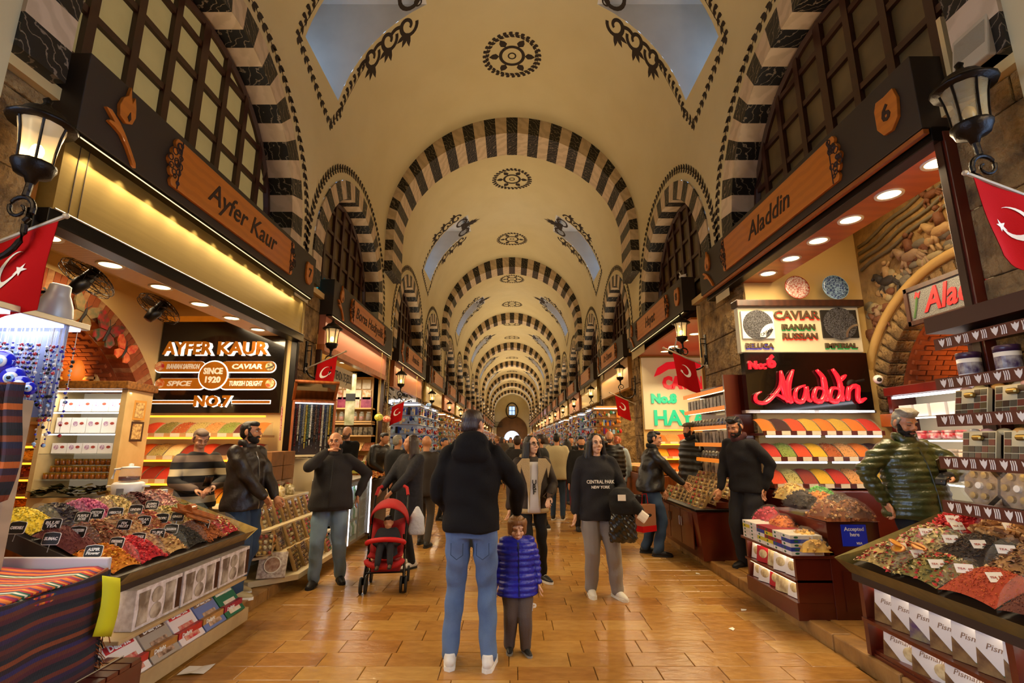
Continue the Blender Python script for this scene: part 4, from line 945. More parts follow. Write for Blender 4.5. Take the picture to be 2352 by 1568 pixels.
# cinnamon sticks, single
for i in range(14):
    L_ = .24; x = -2.62 - .02 * (i % 7) * 1.2; y = 4.30 + .03 * (i % 5); z = tray_plane(x) + .135 + .022 * (i // 7)
    b = MB(); b.tube([(-L_ / 2, 0, 0), (L_ / 2, 0, 0)], .0105, 7); o = b.build('cinnamon_stick', m_wood); o.location = (x, y, z + .02); o.rotation_euler = (0, .38, 1.15 + rr.uniform(-.12, .12)); tag(o, 'brown cinnamon stick in the bundle on the left tea stall', 'cinnamon', 'cinnamon sticks on the left stall')
tag(MB().tube([(0, -.012, 0), (0, .06, 0)], .038, 10, M=T(-2.72, 4.30, tray_plane(-2.72) + .2)).build('cinnamon_bundle', m_wood), 'thick tied bundle of cinnamon on top of the loose sticks', 'cinnamon')
# chalk name cards
m_chalk = mat('chalk_black', '#12100f', .6)
def chalk(px, py, Y, s, label_text, sz=.032, silver=False):
    q = at(px, py, Y=1) - Vector((0, 0, 1.6)); p = Vector((0, 0, 1.6)) + q * (-1.75 / (q.z + .4 * q.x)); t = thing('chalk_card', 'small black scalloped card lettered %s on the left tea stall' % s.replace('\n', ' '), 'name card', p, 0, 'name cards on the left tea stall')
    t.rotation_euler = (math.radians(-14), 0, math.radians(rr.uniform(-4, 14))); t.scale = (.78, .78, .78)
    W_, H_ = .125, .085; pts = arc(W_ / 2 - .015, H_ / 2 - .015, .015, 0, 90, 4) + [(0, H_ / 2 + .006)] + arc(-W_ / 2 + .015, H_ / 2 - .015, .015, 90, 180, 4) + arc(-W_ / 2 + .015, -H_ / 2 + .015, .015, 180, 270, 4) + arc(W_ / 2 - .015, -H_ / 2 + .015, .015, 270, 360, 4)
    MB().prism([(x * 1.06, y * 1.08) for x, y in pts], 0, .003, M=T(0, .001) @ FY).build('white_rim', m_offwhite, t)
    MB().prism(pts, 0, .004, M=FY).build('card', m_chalk, t)
    word(s, sz, m_offwhite, t, Matrix.Translation((0, -.006, 0)) @ FY, .001, .001, .1, fit=.1 if len(s) > 4 else .07, lines=.85)
    MB().tube([(0, .003, -.04), (0, .004, -.1)], .003, 5).build('stake', m_steel, t)
for a in ((40, 1212, 3.42, 'CAMOMILE'), (120, 1204, 3.62, 'BLUE\nTEA'), (190, 1188, 3.85, 'PURPLE\nROSE'), (222, 1180, 4.1, 'DETOX\nTEA'), (265, 1177, 4.32, 'HIBISCUS'), (312, 1170, 4.55, 'LINDEN'), (349, 1160, 4.72, 'JASMIN\nISLAND'), (178, 1222, 3.6, 'CHOLESTERIN\nTEA'), (285, 1205, 3.95, 'FIX\nFRUIT'), (330, 1196, 4.25, 'RELAX\nTEA'), (372, 1190, 4.45, 'TROPIC'), (408, 1186, 4.62, 'GINGER'), (118, 1237, 3.45, 'SUMAC'), (268, 1247, 3.75, 'POMEGRANATE\nTEA'), (317, 1236, 3.98, 'DELISHUS\nTEA'), (361, 1226, 4.22, 'TURK\nTEA'), (393, 1215, 4.42, 'CINNAMON'), (467, 1204, 4.7, 'LOVE\nTEA'), (215, 1266, 3.55, 'ASPIR\nFlower')): chalk(*a[:4], a[3])
# ---- shelf goods: coffee cup gift boxes and delight boxes
m_cup = mat('cup_box_print', '#6a5a4a', .25, noise=(9, .9), col2='#c8b8a0', coat=.3)
for i in range(3):
    t = thing('cup_gift_box', '%s white coffee cup gift box with cut-out windows on the stall shelf' % ['nearest', 'middle', 'farthest'][i], 'gift box', (-2.43, 3.42 + i * .47, .402), 0, 'coffee cup gift boxes')
    MB().box(-.12, 0, 0, .45, 0, .245).build('carton', mat('cup_box_white', '#dccfc4', .45, noise=(22, .7), col2='#a89080'), t, bevel=.003)
    for k in range(3):
        cy = .075 + .125 * k
        for cz in ((.17, .07) if k == 1 else (.12,)):
            MB().prism([(y + cy, z + cz) for y, z in (arc(0, 0, .055, 0, 360, 14, .05)[:-1] if k == 1 else [(-.05, -.1), (.05, -.1), (.045, 0), (.055, .1), (-.05, .1), (-.04, 0)])], 0, .003, M=FXL).build('window_cutout', m_cup, t)
    MB().box(.0, .003, .40, .445, .02, .22).build('side_print', m_dwood, t)
DEL = [('white and red delight box with cherries printed', '#e8ddd0', '#b8202a', 'Turkish\nDelight'), ('grey delight box with chocolate pieces printed', '#a89a88', '#5a3a22', 'Delight'), ('red and white delight box with skewers printed', '#e4d4cc', '#c0242c', 'Delight'), ('blue delight box with nuts printed', '#6a78a8', '#8a6a4a', 'Delight'), ('green delight box with white sweets printed', '#2a6a4a', '#d8d4c0', 'Delight')]
for i, (lab, c1, c2, s_) in enumerate(DEL):
    y = 3.30 + i * .285
    t = thing('delight_box', lab + ' leaning on the bottom shelf', 'sweet box', (-2.45, y, .25), 0, 'delight boxes leaning on the bottom shelf'); t.rotation_euler = (0, math.radians(50), 0)
    MB().box(-.13, .13, 0, .27, -.04, 0).build('carton', mat('delight_' + c1[1:], c1, .3, noise=(4, .2)), t, bevel=.003)
    MB().box(-.01, .11, .06, .22, 0, .002).build('sweet_print', mat('delight_pic_' + c2[1:], c2, .4, noise=(22, .9), col2='#d8b090'), t)
    MB().box(-.12, -.07, .02, .25, 0, .002).build('title_band', mat('band_' + c2[1:], c2, .4), t)
    word(s_.split('\n')[-1], .055, m_offwhite, t, Matrix.Translation((-.095, .135, .003)) @ Euler((0, 0, PI / 2)).to_matrix().to_4x4(), .001, .002, fit=.17)
    for k in range(2):
        c3 = ['#c02a20', '#b07a3a', '#c23028', '#b8864a', '#a0203a'][i]
        u = thing('delight_box', '%s flat sweet box in the pile under the %s' % (['lower', 'upper'][k], lab.split(' with')[0]), 'sweet box', (-2.4, y, .122 + k * .058), 0, 'flat sweet boxes on the bottom rail')
        MB().box(-.2, 0, 0, .27, 0, .055).build('carton', mat('flat_' + c3[1:], c3, .3, noise=(18, .5)), u, bevel=.002); word('Delight', .04, m_offwhite, u, Matrix.Translation((.002, .09, .027)) @ FXL, .001, .001, fit=.11)
# ---- tea maker
tm = thing('tea_maker', 'white electric tea maker with glass teapot on top behind the tea stall', 'tea maker', (-3.62, 4.78, 1.0), 10)
m_pl = mat('white_plastic', '#dcd6d2', .3)
MB().box(-.2, .2, -.2, .3, -.9, 0).build('stand', m_shelfw, tm)
MB().lathe([(.10, 0), (.115, .01), (.125, .12), (.13, .2), (.115, .215), (.1, .22)], 24).build('kettle_body', m_pl, tm, smooth=True)
MB().box(-.03, .03, -.13, -.115, .03, .17).build('water_gauge', mat('grey_plastic', '#8a8684', .3), tm, bevel=.004)
for s_ in (-1, 1): MB().box(*sorted((s_ * .12, s_ * .18)), -.02, .02, .17, .19).build('side_handle', m_pl, tm, bevel=.004)
MB().lathe([(.07, .222), (.085, .23), (.09, .30), (.075, .345)], 20, cap=False).build('glass_pot', m_glass, tm, smooth=True)
MB().lathe([(.001, .226), (.082, .232), (.084, .27), (.001, .271)], 20).build('brewed_tea', mat('brewed_tea', '#5a1408', .1), tm, smooth=True)
MB().lathe([(.078, .345), (.07, .358), (.02, .365), (.02, .385), (.001, .39)], 16).build('pot_lid', m_pl, tm, smooth=True)
MB().tube([(-.08, 0, .34), (-.13, 0, .335), (-.145, 0, .25)], .012, 8).build('pot_handle', m_pl, tm)
for i in range(2): tag(MB().lathe([(.028, 0), (.036, .09)], 12, M=T(-3.42 + .07 * i, 4.88, 1.05)).build('paper_cup', m_offwhite), 'white paper cup beside the tea maker', 'cup', 'paper cups by the tea maker')
for i in range(9):
    o = MB().box(-.14, .14, -.2, .2, 0, .006).build('paper_bag', mat('kraft_paper', '#b08a54', .8, noise=(8, .4))); o.location = (-4.25 + rr.uniform(-.05, .05), 4.75 + rr.uniform(-.06, .06), .9 + i * .0085); o.rotation_euler = (rr.uniform(-.03, .03), 0, rr.uniform(-.2, .2)); tag(o, 'flat brown paper bag in the pile behind the tea stall', 'paper bag', 'brown paper bags behind the tea stall')
boxthing('side_counter', 'wooden counter with paper bags behind the tea stall', 'counter', -4.6, -3.95, 4.3, 5.2, .1, .895, m_wood)
# ================================================================ LEFT: TEXTILE STALL AT THE EDGE
STR = ['#b8202c', '#d8661c', '#3a2a5a', '#1f6a48', '#7a1e3a', '#c8b8a0', '#2a2028', '#e08a1e', '#54307a', '#a01c2a']
def kilim_mat(name, cols, sc, axis, wob=.0):
    if name in _M: return _M[name]
    m = bpy.data.materials.new(name); m.use_nodes = True; _M[name] = m; N = m.node_tree.nodes; L = m.node_tree.links; b = N['Principled BSDF']; b.inputs['Roughness'].default_value = .85
    t = N.new('ShaderNodeTexCoord'); sp = N.new('ShaderNodeSeparateXYZ'); L.new(t.outputs['Object'], sp.inputs[0])
    ma = N.new('ShaderNodeMath'); ma.operation = 'MULTIPLY'; ma.inputs[1].default_value = sc; L.new(sp.outputs[axis], ma.inputs[0])
    fr = N.new('ShaderNodeMath'); fr.operation = 'FRACT'; L.new(ma.outputs[0], fr.inputs[0])
    cr = N.new('ShaderNodeValToRGB'); cr.color_ramp.interpolation = 'CONSTANT'; e = cr.color_ramp.elements
    while len(e) < len(cols): e.new(.5)
    for i, c in enumerate(cols): e[i].position = i / len(cols); e[i].color = (*lin(c), 1)
    L.new(fr.outputs[0], cr.inputs[0]); L.new(cr.outputs[0], b.inputs['Base Color'])
    w_ = N.new('ShaderNodeTexWave'); w_.inputs['Scale'].default_value = 60; w_.bands_direction = 'Y'; bp = N.new('ShaderNodeBump'); bp.inputs['Strength'].default_value = .4 if 'knit' not in name else 0; bp.inputs['Distance'].default_value = .005
    L.new(t.outputs['Object'], w_.inputs['Vector']); L.new(w_.outputs['Fac'], bp.inputs['Height']); L.new(bp.outputs[0], b.inputs['Normal']); return m
bright = kilim_mat('bright_kilim', ['#c8601c', '#d87a20', '#b01e30', '#7a2450', '#c86a1c', '#1f5a44', '#d8d0b8', '#1f5a44', '#a81c2c', '#e0862a', '#b8301e', '#5a2a60'], 5.5, 1)
dark = kilim_mat('dark_kilim', ['#3a1a1c', '#54241a', '#22202c', '#2e1c3c', '#6a2c18', '#1c2226', '#141820', '#4a1824', '#5a2a1a', '#2a2250', '#241418', '#7a3a1a', '#181c24'], 3.4, 2)
tb = boxthing('textile_table', 'table under striped woven cloths at the lower left edge', 'table', -3.3, -2.44, 2.0, 3.1, .02, .78, m_dwood)
def wave(u, v): return .012 * math.sin(u * 9 + v * 4) + .01 * math.sin(v * 13)
for i in range(4):
    o = MB().grid(lambda u, v: (-3.35 + .92 * u, 1.95 + 1.2 * v, .80 + i * .016 + wave(u + i, v) * .8 - (.0 if u < .96 else .02)), [j / 14 for j in range(15)], [j / 16 for j in range(17)]).build('striped_cloth', bright, smooth=True)
    s_ = o.modifiers.new('thickness', 'SOLIDIFY'); s_.thickness = .01; tag(o, 'bright striped woven cloth folded flat, %s in the pile on the table' % ['lowest', 'second', 'third', 'topmost'][i], 'cloth', 'folded cloths')
o = MB().grid(lambda u, v: (-2.43 + .02 * math.sin(v * 16) + .05 * (1 - u) * (.5 + .5 * math.sin(v * 11 + 1)) + .03 * (u < .05), 1.9 + 1.24 * v, .10 + .74 * u + .02 * math.sin(v * 7)), [j / 16 for j in range(17)], [j / 40 for j in range(41)]).build('draped_cloth', dark, smooth=True)
o.modifiers.new('thickness', 'SOLIDIFY').thickness = .012; tag(o, 'dark striped woven cloth hanging down over the table side', 'cloth')
o2 = MB().grid(lambda u, v: (-3.30 + .88 * u, 3.14 + .015 * math.sin(u * 20), .1 + .74 * v), [j / 20 for j in range(21)], [j / 4 for j in range(5)]).build('draped_cloth', dark, smooth=True); o2.modifiers.new('thickness', 'SOLIDIFY').thickness = .01; tag(o2, 'dark striped cloth over the far end of the textile table', 'cloth')
fg = MB(); r2 = random.Random(2)
for i in range(60):
    y = 3.12 + r2.uniform(-.01, .03); z = .12 + .7 * i / 60; x = -2.42 + r2.uniform(-.02, .02); fg.tube([(x, y, z), (x + r2.uniform(.0, .03), y + .03, z - .03), (x + r2.uniform(0, .03), y + .05, z - .07)], .003, 3, i % 2)
tag(fg.build('fringe', [m_wood, mat('dark_yarn', '#1a1418', .9)]), 'orange and black fringe along the dark striped cloth', 'fringe', None, 'stuff')
boxthing('stall_divider', 'pale wooden side panel between the textiles and the tea stall', 'panel', -3.3, -2.46, 3.18, 3.21, .1, .90, mat('lilac_lit_panel', '#b9b0b4', .5))
ys_ = MB().grid(lambda u, v: (-2.36 + .02 * math.sin(v * 3), 3.02 + .14 * u, .52 + .32 * v - .05 * u), [0, .5, 1], [j / 6 for j in range(7)]).build('yellow_sheet', mat('yellow_paper', '#c8c40e', .7), smooth=True); ys_.modifiers.new('t', 'SOLIDIFY').thickness = .003; tag(ys_, 'crumpled bright yellow paper sheet hanging beside the striped cloth', 'paper')
sbx = thing('slatted_crate', 'dark red wooden slatted crate on the floor at the lower left', 'crate', (-2.3, 3.08, 0.02), 0)
for i in range(6): MB().box(-.30, .02, -.28 + i * .09, -.20 + i * .09, .25, .275).build('slat', m_mahog, sbx, bevel=.003)
for x in (-.3, .0): MB().box(x - .01, x + .02, -.28, .26, 0, .25).build('side_board', m_mahog, sbx)
for x in (-.2, -.1): MB().tube([(x, -.28, .278), (x, .26, .278)], .004, 5).build('wire', m_steel, sbx)
pp = MB().grid(lambda u, v: (-2.33 + .17 * u, 3.78 + .14 * v + .03 * u, .006 + .006 * math.sin(u * 4 + v * 3)), [0, .5, 1], [0, .5, 1]).build('paper_scrap', m_offwhite); tag(pp, 'white paper scrap lying on the floor beside the tea stall', 'paper')
# hanging scarf, bead curtain, light panel, clamp lamp
sc = MB().grid(lambda u, v: (-3.10 + .22 * u + .03 * math.sin(v * 5), 2.88 + .03 * math.sin(u * 14), 1.12 + .82 * v + .10 * u * (1 - v) * 3 * .5), [j / 12 for j in range(13)], [j / 12 for j in range(13)]).build('hanging_scarf', kilim_mat('scarf_stripes', ['#1c1a22', '#6a2c18', '#2c1a2a', '#b0581c', '#2a2026', '#3a1622', '#20203a', '#7a3a1a', '#161a1e'], 3.0, 2), smooth=True)
sc.modifiers.new('t', 'SOLIDIFY').thickness = .012; tag(sc, 'dark scarf with orange and purple stripes hanging at the left edge', 'scarf')
boxthing('stall_post', 'bare wooden upright behind the hanging scarf', 'post', -3.18, -3.02, 3.02, 3.10, .85, 1.85, mat('bare_wood', '#b09878', .7, bands=('Z', 2, 4, .3)))
cp = thing('stall_canopy', 'bright white LED canopy over the blue bead display', 'canopy')
MB().box(-3.55, -2.98, 2.3, 3.36, 2.36, 2.40).build('frame', m_steel, cp, bevel=.004); MB().box(-3.5, -3.02, 2.32, 3.33, 2.345, 2.36).build('diffuser', mat('canopy_glow', '#ffffff', emit=2.0, ecol='#d4deff'), cp)
for i in range(4): MB().box(-3.5, -3.02, 2.45 + i * .22, 2.47 + i * .22, 2.335, 2.345).build('led_bar', m_whiteled, cp)
area('canopy_light', (-3.25, 2.8, 2.32), .4, .9, 4, (.75, .82, 1))
MB().box(-3.52, -3.0, 3.2, 3.22, 1.75, 2.36).build('back_board', mat('bead_back', '#9aa4c8', .5), cp)
m_blue, m_lb = mat('cobalt_glass', '#1420b0', .08, coat=1), mat('pale_blue_glass', '#9cc4ea', .1, coat=1)
def nazar(p, s, label):
    t = thing('evil_eye_charm', label, 'charm', p, 0, 'evil eye charms'); t.scale = (s, s, s); t.rotation_euler = (0, 0, math.radians(18))
    for r, z, m in ((1, 0, m_blue), (.55, .02, m_white), (.38, .03, m_lb), (.18, .04, m_ink)):
        MB().lathe([(.001, z - .06 if r == 1 else z), (r * .12 * .9, z - .03 if r == 1 else z), (r * .12, z), (r * .1, z + .025), (.001, z + .03)], 18, M=FY).build({1: 'blue_disc', .55: 'white_ring', .38: 'light_blue_ring', .18: 'pupil'}[r], m, t, smooth=True)
for i, (px, py, s) in enumerate(((2, 830, .9), (28, 868, .85), (45, 885, .75), (66, 892, .5))):
    nazar(at(px, py, Y=2.98), s * .7, '%s blue evil eye charm from the upper left in the bead display' % ORD[i])
bc = MB(); r2 = random.Random(9)
for i in range(64):
    x = -3.5 + .0085 * i; y = 2.9 + .005 * i + r2.uniform(-.06, .06); L_ = r2.uniform(.45, .78); z = 2.33
    bc.tube([(x, y, z), (x, y, z - L_)], .002, 3, 0)
    for k in range(int(L_ / .03)):
        if r2.random() < .8: bc.ball((x + r2.uniform(-.008, .008), y, z - .12 - k * .03 if z - .12 - k * .03 > z - L_ else z - L_), r2.uniform(.006, .013), 5, r2.choice([0, 1, 1, 2, 3, 4]))
tag(bc.build('bead_curtain', [m_white, m_blue, m_lb, mat('red_glass', '#b8202a', .1, coat=1), m_ink], smooth=True), 'curtain of white and blue bead strings under the bright canopy', 'bead curtain', None, 'stuff')
lp = thing('clamp_lamp', 'grey metal clamp lamp shining down above the blue beads', 'lamp', (-3.22, 3.32, 2.56)); m_lamp = mat('grey_lamp', '#a8a49c', .4, .2); lp.rotation_euler = (math.radians(8), math.radians(14), 0)
MB().lathe([(.045, .13), (.06, .12), (.065, .06), (.075, .04), (.10, -.02), (.115, -.09), (.117, -.11)], 20).build('shade', m_lamp, lp, smooth=True)
MB().lathe([(.001, -.112), (.108, -.112)], 20, cap=False).build('lamp_face', mat('lamp_face', '#ffffff', emit=3), lp)
MB().tube([(-.07, 0, .06), (-.16, 0, .03), (-.34, 0, -.06)], .012, 6).build('arm', m_black, lp); MB().tube([(-.09, -.03, .08), (-.06, 0, .04), (-.1, .04, .02)], .008, 6).build('swivel', m_steel, lp)
# ================================================================ LEFT: SWEETS STAND, BEAD CABINET, COLD CASE, SECOND SHOP
m_kraft = mat('kraft_tray', '#b8935a', .6)
SWC = [['#b8862a', '#8a5a1c', '#d8b45a'], ['#7a4a20', '#c89a50', '#5a2e14'], ['#c8a048', '#a8381e', '#e0cfa0'], ['#8a7a3a', '#d0b060', '#6a4420'], ['#c83a28', '#3a7a3a', '#d8b030']]
_PK = {}
def sweet_pack(p, rot, W_, H_, ci, label, group, k=0, cat='sweet pack'):
    """shallow tray of sweets under clear film; local: width x, height y, face z"""
    t = thing('sweet_pack', label, cat, p, 0, group); t.rotation_euler = [math.radians(a) for a in rot]
    key = (W_, H_, ci)
    if key not in _PK:
        r = random.Random(ci); tray = MB()
        tray.box(-W_ / 2, W_ / 2, -H_ / 2, H_ / 2, -.035, -.025)
        for a, b_, c, d in ((-W_ / 2, -W_ / 2 + .008, -H_ / 2, H_ / 2), (W_ / 2 - .008, W_ / 2, -H_ / 2, H_ / 2), (-W_ / 2, W_ / 2, -H_ / 2, -H_ / 2 + .008), (-W_ / 2, W_ / 2, H_ / 2 - .008, H_ / 2)): tray.box(a, b_, c, d, -.03, .004)
        sw = MB(); nx, ny = max(2, int(W_ / .045)), max(2, int(H_ / .045))
        for i in range(nx):
            for j in range(ny):
                sw.ball((-W_ / 2 + W_ * (i + .5) / nx, -H_ / 2 + H_ * (j + .5) / ny, -.012), (W_ / nx * .46, H_ / ny * .46, .02), 6, r.randrange(3))
        film = MB().grid(lambda u, v: ((u - .5) * W_ * 1.01, (v - .5) * H_ * 1.01, .014 + .005 * math.sin(u * 11) * math.sin(v * 9)), [q / 5 for q in range(6)], [q / 5 for q in range(6)])
        _PK[key] = (tray.mesh('tray', m_kraft), sw.mesh('sweets', [mat('sweet_' + c[1:], c, .35, noise=(30, .5)) for c in SWC[ci]], True), film.mesh('clear_film', mat('clear_film', '#d8d4cc', .06, alpha=.07), True))
    a, b_, c = _PK[key]; link('tray', a, t); link('sweets', b_, t)['kind'] = 'stuff'; link('clear_film', c, t); return t
ss = thing('sweets_stand', 'pale stepped stand of packed sweets behind the bald man', 'stand')
m_lam = mat('pale_laminate', '#c9b48a', .45)
TX = [(-2.34, .11, .17), (-2.52, .36, .39), (-2.70, .60, .63), (-2.90, .86, .89)]
for i, (x, za, zb_) in enumerate(TX):
    MB().prism([(x, 5.75), (x, 7.25), (-3.4, 7.25), (-3.4, 5.42), (-2.72 - .05 * i, 5.42)], za, zb_).build('tier', m_lam, ss, bevel=.005)
MB().box(-3.42, -3.05, 5.5, 7.2, .1, .86).build('core', m_lam, ss)
lbl = ['bottom', 'second', 'third', 'top']
for k, (n, yy, W_, H_) in enumerate(((5, 5.85, .21, .27), (5, 5.8, .23, .25), (8, 5.75, .15, .26))):
    x, za, zb_ = TX[k]
    for i in range(n):
        y = yy + i * (W_ + .03)
        sweet_pack((x - .13, y + W_ / 2, zb_ + H_ * .45), (70, 0, 90 + 8), W_, H_, (i + k) % 5, '%s clear packed sweet tray from the near end on the %s tier' % (ORD[i], lbl[k]), 'packed sweets on the stepped stand')
for i in range(3): sweet_pack((-2.62 - .16 * i, 5.5, .41 + .11), (72, 0, 22), .15, .22, 2 + i, '%s sweet tray facing out at the near corner of the stand' % ORD[i], 'packed sweets at the stand corner')
wb = thing('sweets_bowl', 'round cellophane wrapped bowl of orange sweets on the stand corner', 'bowl', (-2.72, 5.62, .50)); MB().lathe([(.05, -.11), (.12, -.09), (.15, 0)], 16, cap=False).build('bowl', m_kraft, wb, smooth=True)
sw = MB(); r2 = random.Random(4)
for i in range(30): sw.ball((r2.uniform(-.1, .1), r2.uniform(-.1, .1), r2.uniform(-.02, .07)), r2.uniform(.025, .04), 6, i % 2)
sw.build('sweets', [mat('orange_sweet', '#c86a1c', .3, coat=.4), mat('brown_sweet', '#7a3a14', .3)], wb, smooth=True)['kind'] = 'stuff'
gt = thing('lokum_box', 'white ornamental sweet box with an oval window lying on the lowest tier', 'sweet box', (-2.56, 5.58, .30)); gt.rotation_euler = (math.radians(62), 0, math.radians(15))
MB().box(-.14, .14, -.13, .13, -.03, 0).build('carton', mat('ornate_white', '#d8ccc0', .4, noise=(28, .8), col2='#8a6a60'), gt, bevel=.003); MB().prism(arc(0, 0, .075, 0, 360, 20)[:-1], 0, .004).build('oval_window', mat('oval_window', '#c8a890', .2, noise=(20, .8), col2='#8a5a4a'), gt); MB().tube([(x, y, .003) for x, y in arc(0, 0, .08, 0, 360, 20)], .006, 5).build('oval_frame', m_offwhite, gt)
for i in range(10):   # wrapped bundles on the top tier
    t = thing('sweet_bundle', '%s tied cellophane bundle from the near end on the top tier' % ORD[i], 'sweet bundle', (-2.99 - .1 * (i % 2), 5.72 + .14 * i, .893), rr.uniform(0, 90), 'tied bundles on the top tier')
    MB().lathe([(.05, 0), (.06, .03), (.055, .1), (.02, .13)], 8).build('pouch', mat('bundle_%d' % (i % 3), ['#b89a58', '#c0a878', '#8a7a48'][i % 3], .25, noise=(25, .9), col2='#e8dcc0'), t, smooth=True)
    MB().lathe([(.016, .13), (.045, .19)], 8, cap=False).build('gathered_top', mat('clear_film', '#ffffff'), t); MB().tube([(.018 * math.cos(a), .018 * math.sin(a), .132) for a in [q * PI / 4 for q in range(9)]], .006, 5).build('ribbon', m_red if i % 2 else m_gold, t)
for i in range(6):
    boxthing('carton', 'brown corrugated carton %s in the stack behind the sweets' % ['at lower near', 'at lower far', 'at middle near', 'at middle far', 'at upper near', 'at upper far'][i], 'carton', -3.42, -3.14, 6.55 + .36 * (i % 2), 6.89 + .36 * (i % 2), .89 + .19 * (i // 2), 1.075 + .19 * (i // 2), mat('corrugated', '#8a5a2c', .7, noise=(10, .5)), .004, 'cartons stacked behind the sweets')
# ---- price display
sd_ = thing('price_display', 'black weighing scale display with two green lit panels on a pole', 'scale display', (-3.48, 7.2, 1.14))
MB().tube([(0, 0, -.9), (0, 0, 0)], .02, 8).build('pole', m_black, sd_); MB().box(-.075, .075, -.03, .03, 0, .26).build('housing', m_black, sd_, bevel=.006)
for z, h in ((.16, .07), (.055, .04)): MB().box(-.03, .055, -.034, -.03, z, z + h).build('lit_panel', mat('green_lcd', '#20c030', emit=1.6, ecol='#18d028'), sd_)
# ---- prayer bead cabinet
jc = thing('bead_cabinet', 'orange wooden bead cabinet with raised mirrored lid and hanging prayer beads', 'display case', (-3.12, 7.72, 1.38), 28)
MB().box(-.30, .30, .0, .03, 0, .82).build('back_board', mat('cabinet_dark', '#2a1a14', .6), jc)
for x in (-.31, .29): MB().box(x, x + .03, -.14, .03, 0, .82).build('side_board', m_wood, jc, bevel=.004)
for z in (-.02, .8): MB().box(-.31, .32, -.14, .03, z, z + .03).build('rail', m_wood if z > 0 else m_lam, jc, bevel=.004)
M_ = T(0, .02, .84, -40)
for a in ((-.32, .32, -.42, -.39), (-.32, .32, -.03, 0), (-.32, -.28, -.42, 0), (.28, .32, -.42, 0)): MB().box(a[0], a[1], a[2], a[3], -.02, .02, M=M_).build('lid_frame', m_wood, jc)
MB().box(-.28, .28, -.39, -.03, -.005, .005, M=M_).build('lid_mirror', mat('mirror', '#8a8078', .04, 1), jc)
MB().box(-.28, .28, -.12, -.10, .78, .795).build('led_strip', m_whiteled, jc)
BC = ['#1a1a20', '#6a1c14', '#c8c0a8', '#2a3a5a', '#8a8a84', '#b8a03a', '#3a5a4a', '#e0dcd0', '#1c2028', '#5a3a20']
for i in range(17):
    b = MB(); x = -.27 + i * .034; L_ = .45 + .2 * math.sin(i * 1.7) ** 2
    for s_ in (-.007, .007):
        for k in range(int(L_ / .022)): b.ball((x + s_, -.07 + .01 * (i % 3), .76 - k * .022), .0095, 5)
    b.tube([(x, -.07, .76 - L_), (x, -.07, .66 - L_ + .02)], .006, 4); b.build('prayer_beads', mat('beads_' + BC[i % 10][1:], BC[i % 10], .15, coat=.6), jc, smooth=True)['kind'] = 'stuff'
for x in (-.36,): tag(MB().tube([(0, 0, .0), (.01, 0, -.5)], .012, 6, M=T(-3.12 + x * .9, 7.52 + x * .45, 2.5 if x == 0 else 2.1)).build('bead_string', mat('coral_beads', '#a8281c', .2, noise=(90, .8), col2='#e0d0c0')), 'red and white bead string hanging %s the bead cabinet' % ('in front of' if x == 0 else 'at the side of'), 'beads')
bs = boxthing('cabinet_stand', 'pale panelled stand under the bead cabinet', 'stand', -3.45, -2.86, 7.6, 8.1, .1, 1.33, mat('pale_panel', '#c4b088', .5))
# ---- cold case with glass door
fc = thing('display_fridge', 'low glass fronted cold case with a bright LED edge beside the bald man', 'display case')
MB().box(-2.9, -2.38, 7.35, 8.35, .1, .16).build('plinth', m_steel, fc); MB().box(-2.9, -2.86, 7.35, 8.35, .16, 1.02).build('back_panel', m_white, fc); MB().box(-2.9, -2.33, 7.33, 8.37, 1.0, 1.04).build('worktop', m_steel, fc, bevel=.004)
for y in (7.35, 7.84, 8.33): MB().box(-2.37, -2.34, y, y + .02, .14, 1.02).build('frame_post', m_steel, fc)
for y in (7.37, 7.86): MB().box(-2.36, -2.35, y, y + .47, .16, 1.0).build('glass_door', m_glass, fc)
for y in (7.33, 8.355): MB().box(-2.335, -2.325, y, y + .015, .14, 1.02).build('led_edge', m_whiteled, fc)
for z in (.4, .68): MB().box(-2.86, -2.4, 7.37, 8.33, z, z + .012).build('shelf', m_glass, fc)
area('fridge_light', (-2.6, 7.85, .98), .1, .9, 5, (.85, .92, 1))
for k, z in enumerate((.165, .415, .695)):
    for i in range(9):
        tag(MB().lathe([(.034, 0), (.036, .01), (.036, .13), (.015, .17), (.015, .2)], 8, M=T(-2.5, 7.44 + i * .1, z)).build('drink_bottle', mat('bottle_%d' % (i % 4), ['#3a6ab0', '#b0c8e0', '#2a7a5a', '#d8e0e8'][i % 4], .15), smooth=True), '%s bottle from the near end on the %s shelf of the cold case' % (ORD[i], ['bottom', 'middle', 'upper'][k]), 'bottle', 'bottles in the cold case, %s shelf' % ['bottom', 'middle', 'upper'][k])
# spice boxes on the case end
for i in range(3):
    heap('candied_fruit_heap', '%s tray of orange candied fruit on the counter beyond the cold case' % ['near', 'middle', 'far'][i], lambda u, v: (-2.36 - .42 * u, 8.5 + i * .33 + .3 * v, .96 + .10 * u + .03 * math.sin(PI * v)), ['#c87a2a', '#b0521c', '#d8a850'], 'bud', 90, .03, 6, 6, None, 'candied fruit')
boxthing('sweets_counter', 'dark counter with candied fruit beyond the cold case', 'counter', -2.9, -2.34, 8.45, 9.5, .1, .95, m_dwood)
for i in range(12): boxthing('soap_bar', '%s small soap bar from the near end in the %s soap row' % (ORD[i % 6], ['lower', 'upper'][i // 6]), 'soap', -2.8, -2.6, 8.5 + .08 * (i % 6), 8.57 + .08 * (i % 6), 1.06 + .1 * (i // 6), 1.15 + .1 * (i // 6), mat('soap_%d' % (i % 5), ['#d8c040', '#c86a3a', '#4a7ab0', '#e0d8c0', '#8ab04a'][i % 5], .5), .004, 'soap bars on the counter')
